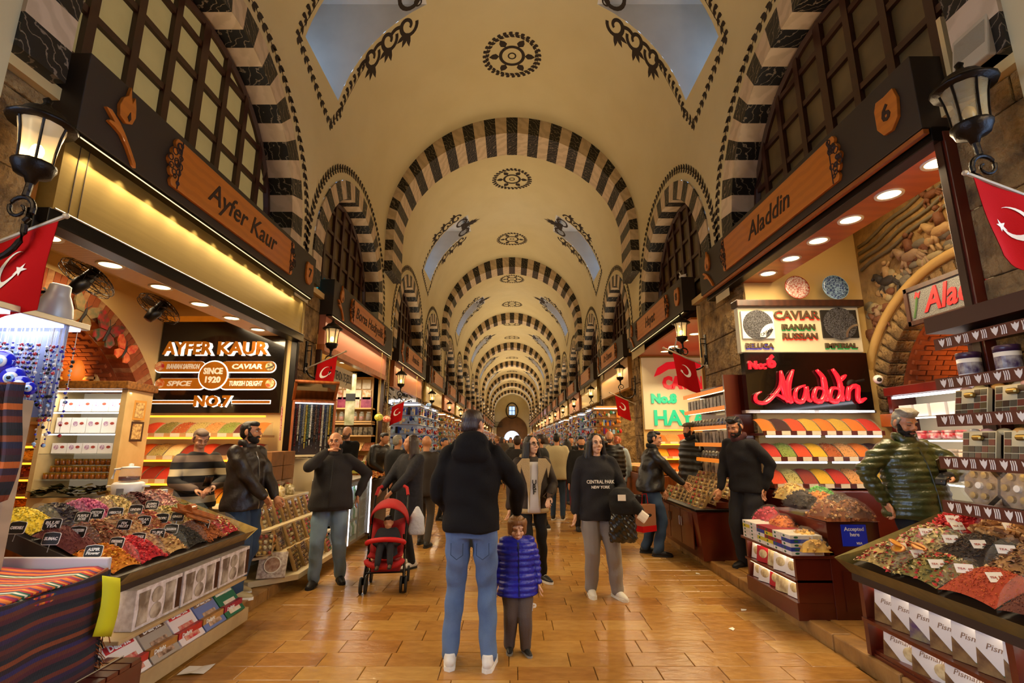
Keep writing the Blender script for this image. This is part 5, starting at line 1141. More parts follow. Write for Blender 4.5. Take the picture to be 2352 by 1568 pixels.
# ---- second shop on the left: pelmet, shelves on its far wall
sh2 = thing('shutter_box', 'pink and gold lit shutter box under the Borsa Hediyelik sign', 'shutter box')
MB().box(-3.5, -3.38, 8.6, 12.95, 3.3, 3.86).build('front_panel', mat('pink_lit_panel', '#c87a58', .5), sh2); MB().box(-3.5, -3.36, 8.58, 12.97, 3.18, 3.3).build('lower_frame', m_wood, sh2)  # pinkish light on the pelmet put into its base colour
for y, nm in ((8.58, 'near'), (12.93, 'far')): boxthing('door_post', 'brown post at the %s end of the second shop on the left' % nm, 'post', -3.5, -3.4, y - .03, y + .03, .1, 3.2, m_dwood)
for s_ in ((-5.7, -5.65, 8.5, 13.0), (-5.7, -3.5, 12.97, 13.02), (-5.7, -3.5, 8.5, 8.55)):
    o = MB().box(*s_, .1, 4.1).build('wall_shop_second', m_interior); struct(o, 'inner wall of the second shop on the left')
o = MB().box(-5.7, -3.5, 8.5, 13, 3.42, 3.48).build('ceiling_shop_second', m_interior); struct(o, 'ceiling of the second shop on the left')
for i in range(5): downlight((-3.9 - .1 * (i % 2), 9.2 + .75 * i, 3.41), '%s round downlight from the near end in the second shop' % ORD[i], .09, 'downlights in the second shop')
bn = thing('hanging_banner', 'cream banner lettered LA TIENDA DE JESUS hanging in the second shop', 'banner'); bn.matrix_world = facing(-1, -3.62, 9.35, 2.72)
MB().box(0, 1.65, 0, .40, -.01, 0).build('cloth', mat('banner_cream', '#cfc4a4', .7), bn); word('LA TIENDA DE JESUS', .26, m_ink, bn, Matrix.Translation((.95, .2, .004)), .001, .003, fit=1.25)
g = MB()
for i in range(14): g.tube([(.16 + .05 * math.cos(i * 1.3) + .04 * math.cos(a), .2 + .1 * math.sin(i * 1.9) + .04 * math.sin(a), .005) for a in [q * PI / 4 for q in range(9)]], .008, 4)
g.build('swirl_ornament', m_ink, bn)
b2 = thing('vertical_banner', 'narrow vertical picture banner hanging at the far end of the second shop', 'banner', (-3.62, 11.3, 1.95), 0); MB().box(-.22, .0, 0, .01, 0, 1.2).build('cloth', mat('pic_banner', '#8a8a60', .6, noise=(5, .9), col2='#d8cfb0'), b2); MB().box(-.22, 0, -.004, 0, .55, .72).build('dark_band', m_ink, b2)
YW = 12.9
def wall_item(px0, px1, py0, py1, m, nm, lab, grp=None, cat='picture', d=.03, Y=YW):
    a, b_ = at(px0, py1, Y=Y), at(px1, py0, Y=Y); return tag(MB().box(a.x, b_.x, Y - d, Y, a.z, b_.z).build(nm, m), lab, cat, grp)
for r_ in range(2):
    for i in range(5):
        wall_item(745 + i * 22, 765 + i * 22, 872 + r_ * 24, 893 + r_ * 24, mat('menu_%d' % ((i + r_) % 4), ['#d8cfb8', '#c89a60', '#b0603a', '#cfc0a0'][(i + r_) % 4], .5, noise=(14, .9), col2='#e8dfcc'), 'menu_picture', 'framed food picture, %s from the left in the %s row over the jars' % (ORD[i], ['upper', 'lower'][r_]), 'food pictures on the far wall of the second shop')
for i in range(4): wall_item(748 + i * 27, 773 + i * 27, 912, 937, mat('purple_pic' if i != 2 else 'white_pic', '#7a1f4a' if i != 2 else '#d8ccb0', .4, noise=(8, .6), col2='#b05a70'), 'picture_tile', '%s backlit picture from the left below the food pictures' % ORD[i], 'backlit pictures')
sf2 = thing('wall_shelf', 'pale shelving with jars and dark boxes on the far wall of the second shop', 'shelf'); sf2.name = 'shelving'
for py in (938, 968, 973, 1000, 1030, 1060):
    a, b_ = at(730, py, Y=12.75), at(858, py, Y=12.75); MB().box(a.x, b_.x, 12.55, YW, a.z - .025, a.z + .01).build('shelf', m_pale, sf2)
a, b_ = at(730, 1120, Y=12.85), at(858, 865, Y=12.85); MB().box(a.x, b_.x, 12.91, 12.95, .4, b_.z).build('back_panel', m_pale, sf2)
for i in range(8):
    p = at(737 + i * 15.5, 966, Y=12.68); t = thing('glass_jar', 'glass jar, %s from the left on the shelf of the second shop' % ORD[i], 'jar', p, 0, 'glass jars in the second shop')
    MB().lathe([(.06, 0), (.065, .02), (.065, .17), (.045, .2)], 10).build('glass', m_glass, t, smooth=True); MB().lathe([(.055, .005), (.058, .11), (.001, .115)], 10).build('contents', mat('jar_fill_%d' % (i % 3), ['#8a3014', '#5a2a10', '#a8601c'][i % 3], .5), t, smooth=True); MB().lathe([(.05, .2), (.05, .225), (.01, .24)], 10).build('lid', m_steel, t)
for i in range(11):
    p = at(732 + i * 11.4, 999, Y=12.62); boxthing('gift_box', 'dark gift box, %s from the left in the row under the jars' % (ORD[i]), 'box', p.x, p.x + .11, 12.58, 12.66, p.z, p.z + .2, mat('dark_gift', '#2a2420', .35, noise=(18, .8), col2='#8a7a60'), .002, 'dark gift boxes under the jars')
for r_, py in enumerate((1027, 1057)):
    for i in range(5):
        p = at(734 + i * 25, py, Y=12.6); heap('nut_heap', '%s nut bin from the left in the %s row of the second shop' % (ORD[i], ['upper', 'lower'][r_]), lambda u, v, p=p: (p.x + .25 * u, 12.45 + .3 * v, p.z - .08 + .2 * v), [['#c89a5a', '#a8743a'], ['#8a4a24', '#b8885a'], ['#d8c090', '#b09060']][(i + r_) % 3], 'bud', 30, .02, 4, 4, None, 'nuts', 'nut bins of the second shop')
# ================================================================ RIGHT: SHOP NUMBER 6
CR = 3.97
m_osof = mat('orange_wood_ceiling', '#b05a1c', .35, bands=('Y', 2, 3, .3), col2='#8a4012', coat=.2)
o = MB().box(3.86, 5.6, 3.45, 7.05, 4.95, 5.0).build('ceiling_shop_6', m_interior); struct(o, 'ceiling of shop number 6')
o = MB().box(3.44, 3.92, 3.45, 7.05, CR - .04, CR).build('ceiling_soffit_right', m_osof); struct(o, 'orange wooden soffit with downlights in shop number 6')
fb = thing('shutter_rail', 'black frame rail under the Aladdin sign', 'rail'); MB().box(3.32, 3.46, 3.45, 8.0, CR - .05, CR + .08).build('rail', m_black, fb, bevel=.008); MB().box(3.255, 3.30, 3.45, 8.0, CR + .01, CR + .05).build('wood_edge', m_wood, fb)
for i, y in enumerate((3.78, 4.33, 4.88, 5.44, 6.02, 6.6)): downlight((3.64, y, CR - .048), '%s round downlight from the near end of the orange soffit' % ORD[i], .095, 'downlights in shop number 6')
ps = thing('wooden_post', 'tall mahogany post at the near end of shop number 6', 'post'); MB().box(3.40, 3.50, 3.44, 3.54, .1, 4.0).build('post', m_mahog, ps, bevel=.006); MB().box(3.385, 3.40, 3.46, 3.52, .1, 4.0).build('fluted_strip', m_dwood, ps); MB().box(3.5, 4.1, 3.5, 3.56, 3.35, 3.45).build('rail', m_mahog, ps)
m_relief = mat('painted_relief', '#a8854e', .75, noise=(4, .7), col2='#6e5632', bump=(16, .7, .03))
mw = arch_wall('wall_shop_6_back', 'wall with painted battle relief above an arch in shop number 6', 5.25, 3.4, 7.05, 4.98, 5.3, 1.86, 1.87, m_relief)
MB().tube([(5.22, 5.3 + 1.93 * math.cos(math.radians(a)), 1.86 + 1.93 * math.sin(math.radians(a))) for a in range(0, 181, 6)], .06, 8).build('arch_moulding', mat('moulding_cream', '#c8a05a', .6, bump=(20, .3)), mw, smooth=True)
RC = {'tan': mat('relief_tan', '#b89460', .7, bump=(30, .4)), 'dark': mat('relief_dark', '#3c342a', .7, bump=(30, .4)), 'pink': mat('relief_pink', '#a08260', .7, bump=(30, .4)), 'rust': mat('relief_rust', '#74472a', .7, bump=(30, .4)), 'pale': mat('relief_pale', '#a89466', .7, bump=(30, .4)), 'grey': mat('relief_grey', '#776e5a', .7, bump=(30, .4))}
def rhorse(y, z, s, c, rc, flip=1):
    b = MB(); X_ = 5.23; q = lambda dy, dz: (X_, y - flip * dy * s, z + dz * s)
    def cap(a, b_, r0, r1): b.tube([q(*a), q((a[0] + b_[0]) / 2, (a[1] + b_[1]) / 2), q(*b_)], [r0 * s, (r0 + r1) / 2 * s, r1 * s], 8)
    b.ball(q(0, 0), (.09 * s, .26 * s, .13 * s), 10); cap((-.18, .05), (-.38, .26), .11, .06); cap((-.36, .27), (-.50, .16), .055, .035)
    for a, k, f in (((-.16, -.06), (-.28, -.2), (-.22, -.36)), ((-.12, -.06), (-.14, -.24), (-.06, -.38)), ((.2, -.04), (.3, -.2), (.24, -.38)), ((.22, -.02), (.36, -.16), (.42, -.34))): cap(a, k, .06, .035); cap(k, f, .035, .025)
    cap((.24, .04), (.42, -.1), .035, .015); b.build('relief_horse', RC[c], mw, smooth=True)
    r = MB(); 
    def capr(a, b_, r0, r1): r.tube([q(*a), q((a[0] + b_[0]) / 2, (a[1] + b_[1]) / 2), q(*b_)], [r0 * s, (r0 + r1) / 2 * s, r1 * s], 8)
    capr((.02, .1), (-.02, .36), .1, .08); r.ball(q(-.03, .47), .065 * s, 8); capr((-.02, .34), (-.2, .26), .04, .03); capr((0, .32), (.14, .46), .04, .025); capr((.0, .12), (-.1, -.08), .05, .035); r.build('relief_rider', RC[rc], mw, smooth=True)
for a in ((5.55, 4.12, .62, 'tan', 'rust'), (6.05, 3.98, .62, 'pink', 'rust'), (6.48, 3.78, .56, 'dark', 'tan'), (5.2, 4.55, .5, 'dark', 'rust'), (5.6, 4.62, .42, 'rust', 'pink'), (4.8, 4.35, .5, 'pink', 'tan'), (6.75, 3.3, .42, 'rust', 'pink')): rhorse(*a)
r2 = random.Random(8)
for i in range(60):
    t = math.radians(r2.uniform(20, 88)); d = r2.uniform(2.03, 2.35); y, z = 5.3 + d * math.cos(t), 1.86 + d * math.sin(t)
    if y < 7.0 and z < 4.2: MB().ball((5.24, y, z), (.03, r2.uniform(.05, .15), r2.uniform(.04, .08)), 8).build('relief_rock', RC[r2.choice(['pale', 'tan', 'grey', 'rust'])], mw, smooth=True)
for i in range(4): MB().tube([(5.24, 6.95 - 1.5 * t, 4.1 + .12 * i + .3 * t + .02 * math.sin(t * 12 + i)) for t in [q / 8 for q in range(9)]], .025, 6).build('relief_cloud', RC['grey'], mw, smooth=True)
niche('wall_niche_right', 'orange lit brick niche behind the arch of shop number 6', 1, 5.5, 7.0, 5.3, 1.86, 1.62, m_brick, .1, 3.1)
ar2 = bpy.data.objects.new('trim_stone_arch', None); COL.objects.link(ar2); struct(ar2, 'rough stone voussoirs inside the arch of shop number 6')
vm = MB().box(-.14, .14, -.08, .08, -.13, .13).mesh('stone_block', m_stone)
for i in range(30):
    t = math.radians(2 + 176 * i / 29); link('stone_block', vm, ar2, .01, (5.40, 5.3 + 1.75 * math.cos(t), 1.86 + 1.75 * math.sin(t)), (math.degrees(t) - 90, 0, 0))
area('niche_light', (6.0, 5.4, 2.15), .12, 1.8, 26, (1, .42, .08), (0, math.radians(180 + 40), 0))
o = MB().box(3.5, 7.2, 7.03, 7.07, .1, 5.0).build('wall_shop_6_side', m_interior); struct(o, 'far side wall of shop number 6')
o = MB().box(3.5, 7.2, 3.38, 3.42, .1, 5.0).build('wall_shop_6_near', m_interior); struct(o, 'near side wall of shop number 6')
# ---- boards on the far wall
YR = 6.98
bx = thing('caviar_board', 'cream lit board lettered CAVIAR IRANIAN RUSSIAN with two caviar pictures', 'sign board')
m_cream_l = mat('backlit_cream', '#cdbf9a', .4, emit=.10, ecol='#ffe9bc')
MB().box(3.28, 5.03, YR - .12, YR, 2.84, 3.50).build('panel', m_cream_l, bx, bevel=.006); MB().box(3.24, 5.08, YR - .2, YR, 3.50, 3.60).build('cornice', m_dwood, bx, bevel=.012)
YF = YR - .125
def PX(px, py): return at(px, py, Y=YF)
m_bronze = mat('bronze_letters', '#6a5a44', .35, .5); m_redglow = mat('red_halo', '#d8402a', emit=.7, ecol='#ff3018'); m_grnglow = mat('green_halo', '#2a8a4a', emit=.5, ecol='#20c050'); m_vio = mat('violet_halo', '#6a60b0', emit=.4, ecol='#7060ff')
for s_, px, py, sz, fit, halo in (('CAVIAR', 1827, 725, .17, .66, m_redglow), ('IRANIAN', 1832, 752, .11, .48, m_grnglow), ('RUSSIAN', 1836, 773, .12, .50, m_redglow), ('BELUGA', 1743, 795, .10, .40, m_vio), ('IMPERIAL', 1930, 795, .10, .46, m_grnglow)):
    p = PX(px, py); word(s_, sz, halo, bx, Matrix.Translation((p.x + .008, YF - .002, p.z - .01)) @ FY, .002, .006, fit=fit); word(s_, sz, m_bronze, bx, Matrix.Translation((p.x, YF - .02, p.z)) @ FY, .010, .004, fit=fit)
for a, b_, nm in (((1705, 778), (1772, 716), 0), ((1890, 776), (1962, 713), 1)):
    p, q = PX(*a), PX(*b_); f_ = MB().box(p.x, q.x, YF - .03, YF, p.z, q.z).build('picture_frame', m_white if nm == 0 else m_ink, bx)
    c = ((p.x + q.x) / 2, (p.z + q.z) / 2); R_ = (q.x - p.x) * .47
    MB().prism(arc(c[0], c[1], R_, 0, 360, 28)[:-1], 0, .006, M=Matrix.Translation((0, YF - .031, 0)) @ FY).build('caviar_tin', mat('caviar_grain', '#141216', .25, noise=(70, 1), col2='#5a5a60', bump=(70, .8)), f_)
    if nm == 0: MB().prism(arc(q.x - .02, p.z + .02, .2, 90, 180, 10) + arc(q.x - .02, p.z + .02, .12, 180, 90, 10), 0, .004, M=Matrix.Translation((0, YF - .038, 0)) @ FY).build('tin_label', m_offwhite, f_); word('CAVIARS', .06, m_ink, f_, Matrix.Translation((q.x - .12, YF - .044, p.z + .09)) @ FY @ Matrix.Rotation(.5, 4, 'Z'), .001, .001, fit=.2)
    else: MB().prism(arc(q.x, p.z, .2, 90, 180, 10) + arc(q.x, p.z, .17, 180, 90, 10), 0, .004, M=Matrix.Translation((0, YF - .038, 0)) @ FY).build('tin_rim', m_steel, f_)
al = thing('name_board', 'black board with big glowing red script Aladdin and No:6', 'sign board'); MB().box(3.31, 5.06, YR - .12, YR, 2.02, 2.83).build('panel', m_gloss, al); MB().box(3.27, 5.10, YR - .1, YR + .02, 1.98, 2.02).build('lower_frame', m_steel, al)
m_neon = mat('red_acrylic', '#e0202c', .2, emit=.75, ecol='#ff1c30', coat=.5)
def ribbon(parent, path, w0, nm='letter_stroke'):
    """one fat brush stroke of the script, in board pixels"""
    pts = [PX(*q) for q in path]; P_ = []
    for i in range(len(pts) - 1):
        for t in (0, .33, .66):
            a = pts[max(i - 1, 0)]; b_ = pts[i]; c = pts[i + 1]; d = pts[min(i + 2, len(pts) - 1)]
            P_.append(.5 * ((2 * b_) + (c - a) * t + (2 * a - 5 * b_ + 4 * c - d) * t * t + (3 * b_ - a - 3 * c + d) * t ** 3))
    P_.append(pts[-1]); n = len(P_)
    MB().tube([(p.x, YF - .035, p.z) for p in P_], [(w0 * (.35 + .65 * min(1, i / (n * .25), (n - 1 - i) / (n * .2) + .25)), .03) for i in range(n)], 8, up=(0, 1, 0)).build(nm, m_neon, parent, smooth=True)
for pth, w_ in (([(1745, 900), (1733, 908), (1735, 922), (1755, 925), (1775, 908), (1790, 885), (1790, 852)], .028), ([(1790, 852), (1795, 880), (1800, 905), (1808, 924)], .045), ([(1768, 906), (1785, 908), (1800, 918)], .02), ([(1818, 850), (1808, 880), (1808, 910), (1816, 926)], .045),
                ([(1845, 885), (1826, 895), (1824, 918), (1840, 922), (1848, 900), (1848, 888), (1852, 915), (1860, 922)], .034), ([(1890, 895), (1872, 892), (1866, 915), (1882, 922), (1892, 900), (1888, 870), (1872, 850)], .036), ([(1884, 865), (1892, 900), (1896, 922)], .036),
                ([(1928, 895), (1908, 892), (1902, 915), (1918, 922), (1928, 900), (1922, 870), (1908, 848)], .036), ([(1922, 865), (1928, 900), (1932, 922)], .036), ([(1932, 888), (1928, 905), (1932, 922)], .036), ([(1925, 876), (1938, 862)], .03), ([(1945, 888), (1944, 905), (1944, 920)], .034), ([(1944, 905), (1952, 890), (1966, 888), (1966, 908), (1970, 922), (1984, 915)], .034)): ribbon(al, pth, w_)
p = PX(1738, 838); word('No:', .15, m_neon, al, Matrix.Translation((p.x, YF - .01, p.z - .01)) @ FY, .02, .008, fit=.25); p = PX(1770, 832); word('6', .24, m_neon, al, Matrix.Translation((p.x, YF - .01, p.z)) @ FY, .02, .012)
plate((4.18, YR - .1, 3.80), .18, '#e4d8d0', '#b03a28', 'white and red painted plate standing above the caviar board', 84); plate((4.74, YR - .1, 3.80), .19, '#16266a', '#a0c8e8', 'deep blue calligraphy plate standing above the caviar board', 84)
# ---- mosaic name panel
ms = thing('mosaic_sign', 'framed speckled mosaic panel with red script Aladdin under the relief', 'sign'); ms.matrix_world = facing(1, 4.6, 5.46, 2.92)
for a in ((-.02, 1.3, -.03, .02), (-.02, 1.3, .36, .41), (-.03, .02, -.03, .41), (1.26, 1.31, -.03, .41)): MB().box(a[0], a[1], a[2], a[3], -.03, .02).build('frame', m_dwood, ms)
MB().box(0, 1.28, 0, .38, -.02, 0).build('mosaic', mat('speckled_mosaic', '#77746e', .5, noise=(110, 1), col2='#2a2a2c'), ms); word('Aladdin', .36, mat('mosaic_red', '#a8141c', .4), ms, Matrix.Translation((.68, .19, .006)), .005, .008, .3, fit=.95)
MB().tube([(.06, .05, .005), (.1, .15, .005), (.14, .28, .005)], .012, 5).build('tulip_stem', mat('mosaic_green', '#4a6a3a', .5), ms); MB().prism([(.1, .27), (.13, .34), (.16, .31), (.19, .33), (.16, .26)], 0, .008).build('tulip_flower', mat('mosaic_red', '#a8141c'), ms)
# ---- spice rack
RR = [['#cf6a1c', '#3a1c14', '#c8431a', '#b8912f', '#cf6a1c', '#b8912f', '#cf6a1c', '#b8301c'], ['#b8301c', '#7d8a3a', '#c8431a', '#d8a021', '#a8501f', '#c98a4a', '#cf6a1c', '#3a1c14'], ['#c8431a', '#b0a05a', '#8a3420', '#d8a021', '#b8301c', '#c98a4a', '#c8431a', '#b8912f']]
spice_rack('mahogany spice rack with white lights below the red Aladdin board', 3.36, 4.98, 6.98, 1.70, .335, .07, RR, m_mahog, m_whiteled, 'rack below the Aladdin board', .33, [(3.4, 4.12), (4.2, 4.94)])
boxthing('rack_cabinet', 'mahogany drawer cabinet under the right spice rack', 'cabinet', 3.36, 5.0, 6.3, 7.0, .1, .98, m_mahog)
wbx = boxthing('wooden_box', 'small open orange wooden box on the wall beside the Aladdin board', 'box', 5.0, 5.2, 6.5, 6.7, 1.78, 1.95, m_wood)
cc = thing('security_camera', 'small white dome security camera beside the Aladdin board', 'camera', (4.98, 6.6, 2.42)); MB().ball((0, 0, 0), .06, 12).build('housing', m_white, cc, smooth=True); MB().ball((-.02, -.045, -.01), .03, 10).build('lens', m_ink, cc, smooth=True); MB().tube([(.03, .03, .02), (.12, .1, .04)], .02, 8).build('mount', m_white, cc)
# ---- lit shelving under the arch
bs = thing('lit_shelving', 'mahogany framed glass shelving with white lights under the right arch', 'shelving')
XS = 5.05
for y in (4.2, 6.55): MB().box(XS, XS + .35, y - .03, y + .03, .1, 2.25).build('upright', m_mahog, bs)
MB().box(XS - .03, XS + .36, 4.15, 6.6, 2.18, 2.30).build('carved_top', m_mahog, bs, bevel=.01); MB().box(XS + .33, XS + .36, 4.2, 6.55, .9, 2.2).build('back_panel', mat('shelf_back_cream', '#d8c8a0', .5, emit=.1), bs)
for z in (1.9, 1.62, 1.38, 1.12, .9): MB().box(XS, XS + .33, 4.2, 6.55, z - .012, z).build('shelf', m_glass, bs); MB().box(XS, XS + .015, 4.24, 6.5, z - .03, z - .014).build('led_strip', m_whiteled, bs)
MB().box(XS + .0, XS + .03, 4.24, 6.5, 2.14, 2.17).build('led_strip', m_whiteled, bs); MB().box(XS + .02, XS + .36, 4.2, 6.55, .1, .88).build('lower_cabinet', m_mahog, bs)
for z, n, h, c, lab in ((1.9, 9, .15, '#d8d0c4', 'white gift box with violet print'), (1.62, 12, .1, '#b8202c', 'red lidded tin'), (1.38, 12, .12, '#c0a070', 'honey jar with pale lid'), (1.12, 10, .14, '#c8b48a', 'round sweets basket')):
    for i in range(n):
        y = 4.32 + i * (2.2 / n)
        if 'box' in lab: t = boxthing('gift_box', '', 'box', XS + .05, XS + .14, y, y + .2, z, z + h, m_offwhite, .002)
        else: t = tag(MB().lathe([(.05, 0), (.075, .02), (.075, h * .7), (.05, h * .72), (.07, h * .74), (.07, h), (.01, h + .005)], 12, 0, T(XS + .12, y + .08, z)).build('lidded_tin' if 'tin' in lab else 'jar', mat('tin_' + c[1:], c, .3, noise=(20, .6), col2='#efe6d8'), smooth=True), None, 'jar')
        t['label'] = '%s, %s from the near end of the lit shelving' % (lab, ordn(i + 1)); t['group'] = lab + 's on the lit shelving'
# ---- display shelves at the right edge with patterned trims
ed = thing('edge_display', 'brown display shelves with white tulip patterned trims at the right edge', 'shelving')
m_brown = mat('brown_board', '#3a120c', .45); m_trim = mat('patterned_trim_brown', '#5a2410', .5)
MB().box(3.52, 3.56, 2.1, 3.7, .9, 2.5).build('back_board', m_brown, ed); MB().box(3.18, 3.56, 2.1, 3.66, 2.40, 2.52).build('top_board', m_brown, ed)
ROWS = [2.32, 2.02, 1.755, 1.46, 1.16]
tr = MB(); th = .085
for z, xo in zip(ROWS, (3.20, 3.16, 3.12, 3.09, 3.06)):
    MB().box(xo, 3.54, 2.1, 3.62, z - .012, z).build('shelf', m_brown, ed); MB().box(xo - .006, xo, 2.1, 3.62, z - .055, z + .03).build('trim_board', m_trim, ed)
    for i in range(11):      # white tulips and wavy bars
        y = 2.2 + i * .135; M = Matrix.Translation((xo - .0065, y, z - .012)) @ FXR
        MB().prism([(-.02, .0), (-.026, .03), (-.01, .018), (0, .034), (.01, .018), (.026, .03), (.02, 0), (0, -.03)], 0, .002, M=M).build('tulip_print', m_offwhite, ed)
        for k in range(3): MB().prism([(.04 + .014 * k, -.028), (.047 + .014 * k, -.03), (.05 + .014 * k, .0), (.046 + .014 * k, .03), (.039 + .014 * k, .032), (.043 + .014 * k, 0)], 0, .002, M=M).build('bar_print', m_offwhite, ed)
    MB().box(xo + .02, xo + .035, 2.15, 3.6, z - .03, z - .014).build('led_strip', m_warmled, ed)
for i, y in enumerate((3.5, 3.22, 2.98)):
    t = thing('coffee_canister', '%s cylindrical coffee canister with purple label from the far end of the top shelf' % ORD[i], 'canister', (3.32, y, 2.022), 0, 'coffee canisters')
    MB().lathe([(.068, 0), (.07, .005), (.07, .19)], 20).build('drum', m_offwhite, t, smooth=True); MB().lathe([(.071, .16), (.072, .2), (.066, .205), (.001, .205)], 20).build('lid', mat('purple_lid', '#3a2040', .35), t, smooth=True)
    MB().lathe([(.0705, .05), (.0705, .13)], 20, cap=False).build('label_band', mat('purple_label', '#4a2a50', .4, noise=(16, .7), col2='#e0d4c0'), t)
for r_, z in ((0, 1.757), (1, 1.462)):
    for i, y in enumerate((3.46, 3.16, 2.86)):
        t = thing('compartment_box', '%s clear compartment box of spices from the far end of the %s shelf' % (ORD[i], ['second', 'third'][r_]), 'spice box', (3.24, y, z + .105), 0, 'compartment boxes'); t.rotation_euler = (math.radians(78), 0, math.radians(-90))
        W_, H_ = .25, .2; MB().box(-W_ / 2, W_ / 2, -H_ / 2, H_ / 2, -.03, 0).build('tray', mat('box_cream', '#c8bc98', .4), t)
        for a in range(5):
            for b_ in range(4):
                if (a, b_) in ((1, 2), (2, 2), (1, 3), (2, 3)): continue
                MB().box(-W_ / 2 + .008 + a * .048, -W_ / 2 + .05 + a * .048, -H_ / 2 + .008 + b_ * .047, -H_ / 2 + .049 + b_ * .047, 0, .004).build('compartment', mat('comp_%d' % ((a * 3 + b_) % 4), ['#3a241a', '#5a4a2a', '#6a2a1c', '#4a4438'][(a * 3 + b_) % 4], .3), t)
        MB().lathe([(.012, .0), (.02, .01), (.02, .06), (.012, .07)], 10, M=T(-.025, .05, .02, 0, 90)).build('tiny_jar', m_gold, t)
for i, y in enumerate((3.46, 3.2, 2.92)):
    t = thing('wrapped_gift', '%s octagonal cellophane wrapped gift from the far end of the lowest shelf' % ORD[i], 'gift', (3.2, y, 1.30), 0, 'octagonal wrapped gifts'); t.rotation_euler = (math.radians(80), 0, math.radians(-90))
    oc = [(.13 * math.cos(PI / 8 + k * PI / 4), .13 * math.sin(PI / 8 + k * PI / 4)) for k in range(8)]; MB().prism(oc, -.04, 0).build('tray', mat('gift_tray', '#a88a64', .4, noise=(20, .8), col2='#5a4030'), t)
    for k in range(7):
        x, y_ = (.08 * math.cos(k * PI / 3), .08 * math.sin(k * PI / 3)) if k < 6 else (0, 0); MB().lathe([(.001, .02), (.022, .018), (.024, 0)], 10, M=T(x, y_)).build('gold_seal', m_gold if k < 6 else m_offwhite, t)
    MB().prism([(x * 1.04, y_ * 1.04) for x, y_ in oc], .02, .024).build('clear_film', mat('clear_film', '#ffffff'), t)
for i in range(14): tag(MB().ball((3.3 + rr.uniform(-.04, .05), 3.55 - .09 * (i % 7) * 1.3, (1.80 if i < 7 else 1.50) + .16), (.03, .05, .025), 8).build('candy_pouch', mat('candy_%d' % (i % 4), ['#c8a0a8', '#b8b090', '#d0a060', '#c8c4c0'][i % 4], .25), smooth=True), '%s pastel wrapped candy from the far end above the %s compartment boxes' % (ORD[i % 7], 'upper' if i < 7 else 'lower'), 'candy', 'pastel candies on the edge display')
# ================================================================ RIGHT: TEA TRAY STALL
rs = thing('tea_stall', 'tilted mahogany stall of loose teas with white pismaniye boxes, at the right', 'stall')
def rp(x): return .71 + .4 * (x - 2.5)
m_rgl = mat('gilt_green_lip', '#8a7a44', .3, .5, noise=(14, .5), col2='#5a5a3a')
MB().add([(2.5, 1.7, .60), (2.5, 3.86, .60), (2.5, 3.86, .70), (2.5, 1.7, .70), (3.42, 1.7, .96), (3.42, 3.86, .96), (3.42, 3.86, 1.06), (3.42, 1.7, 1.06)], [(0, 1, 2, 3), (4, 7, 6, 5), (0, 3, 7, 4), (1, 5, 6, 2), (0, 4, 5, 1), (3, 2, 6, 7)]).build('tray_bed', mat('dark_tray', '#2a1c14'), rs)
MB().add([(2.41, 1.7, .745), (2.41, 3.9, .745), (2.5, 3.87, .65), (2.5, 1.7, .65)], [(0, 1, 2, 3)]).build('gilt_lip', m_rgl, rs); MB().add([(2.41, 3.9, .745), (3.44, 3.92, 1.12), (3.42, 3.87, 1.0), (2.5, 3.87, .65)], [(0, 1, 2, 3)]).build('gilt_side_lip', m_rgl, rs)
MB().box(2.56, 3.42, 1.7, 3.84, .10, .16).build('plinth', m_mahog, rs); MB().box(2.86, 3.42, 1.7, 3.84, .16, .60).build('core', m_mahog, rs)
for y in (3.80, 2.72, 1.8): MB().box(2.53, 2.9, y, y + .04, .12, .62).build('upright', m_mahog, rs)
MB().box(2.52, 2.9, 1.7, 3.84, .335, .36).build('shelf', m_mahog, rs); MB().box(2.55, 2.9, 1.7, 3.84, .10, .135).build('shelf', m_mahog, rs)
area('stall_shelf_light', (2.62, 3.0, .59), .03, 1.8, 3, (1, .85, .65)); area('stall_shelf_light', (2.62, 3.0, .33), .03, 1.8, 2.5, (1, .85, .65))
RT = [[('apple and berry tea', ['#b89a58', '#8a3a24', '#6a6a34', '#d8c090', '#b8242a'], 'petal', .016), ('herb tea with rose hips', ['#8a7a3a', '#b82a24', '#c8b070', '#4a4a24'], 'petal', .016), ('rust red pul biber pepper', ['#a83a14', '#c05a1c'], 'bud', .007), ('dark red isot pepper', ['#5a2410', '#7a3a1c'], 'bud', .008), ('bright orange pepper', ['#c04a14', '#d06a24'], 'bud', .007), ('paprika', ['#a82a10', '#c03c1c'], 'bud', .007)],
      [('rose petal and fruit tea', ['#c8b078', '#b0342c', '#8a8a4a', '#d88a80'], 'petal', .017), ('black leaf tea', ['#2a1c12', '#4a3018'], 'stick', .012), ('fruit and almond tea', ['#a87a44', '#6a3a1c', '#d8b080', '#3a2414'], 'petal', .018), ('pale ginger tea', ['#c8a868', '#a88448', '#8a5a2a'], 'petal', .014), ('mint tea', ['#7a7a4a', '#9a9a60', '#5a5a34'], 'petal', .014), ('clove mix', ['#4a2a18', '#6a4428'], 'stick', .012)],
      [('red pepper strands', ['#a81410', '#c0241c'], 'stick', .03), ('cinnamon and vanilla sticks', ['#a8743c', '#7a4a20', '#c89a60'], 'stick', .05), ('pink rose buds', ['#b8708a', '#a05070', '#cf9aa6'], 'bud', .02), ('dusky rose buds', ['#7a4650', '#94606a', '#5a3036'], 'bud', .02), ('brown bark', ['#5a3c22', '#7a5634'], 'stick', .03), ('lavender buds', ['#6a5a80', '#8a7a9a'], 'bud', .01)]]
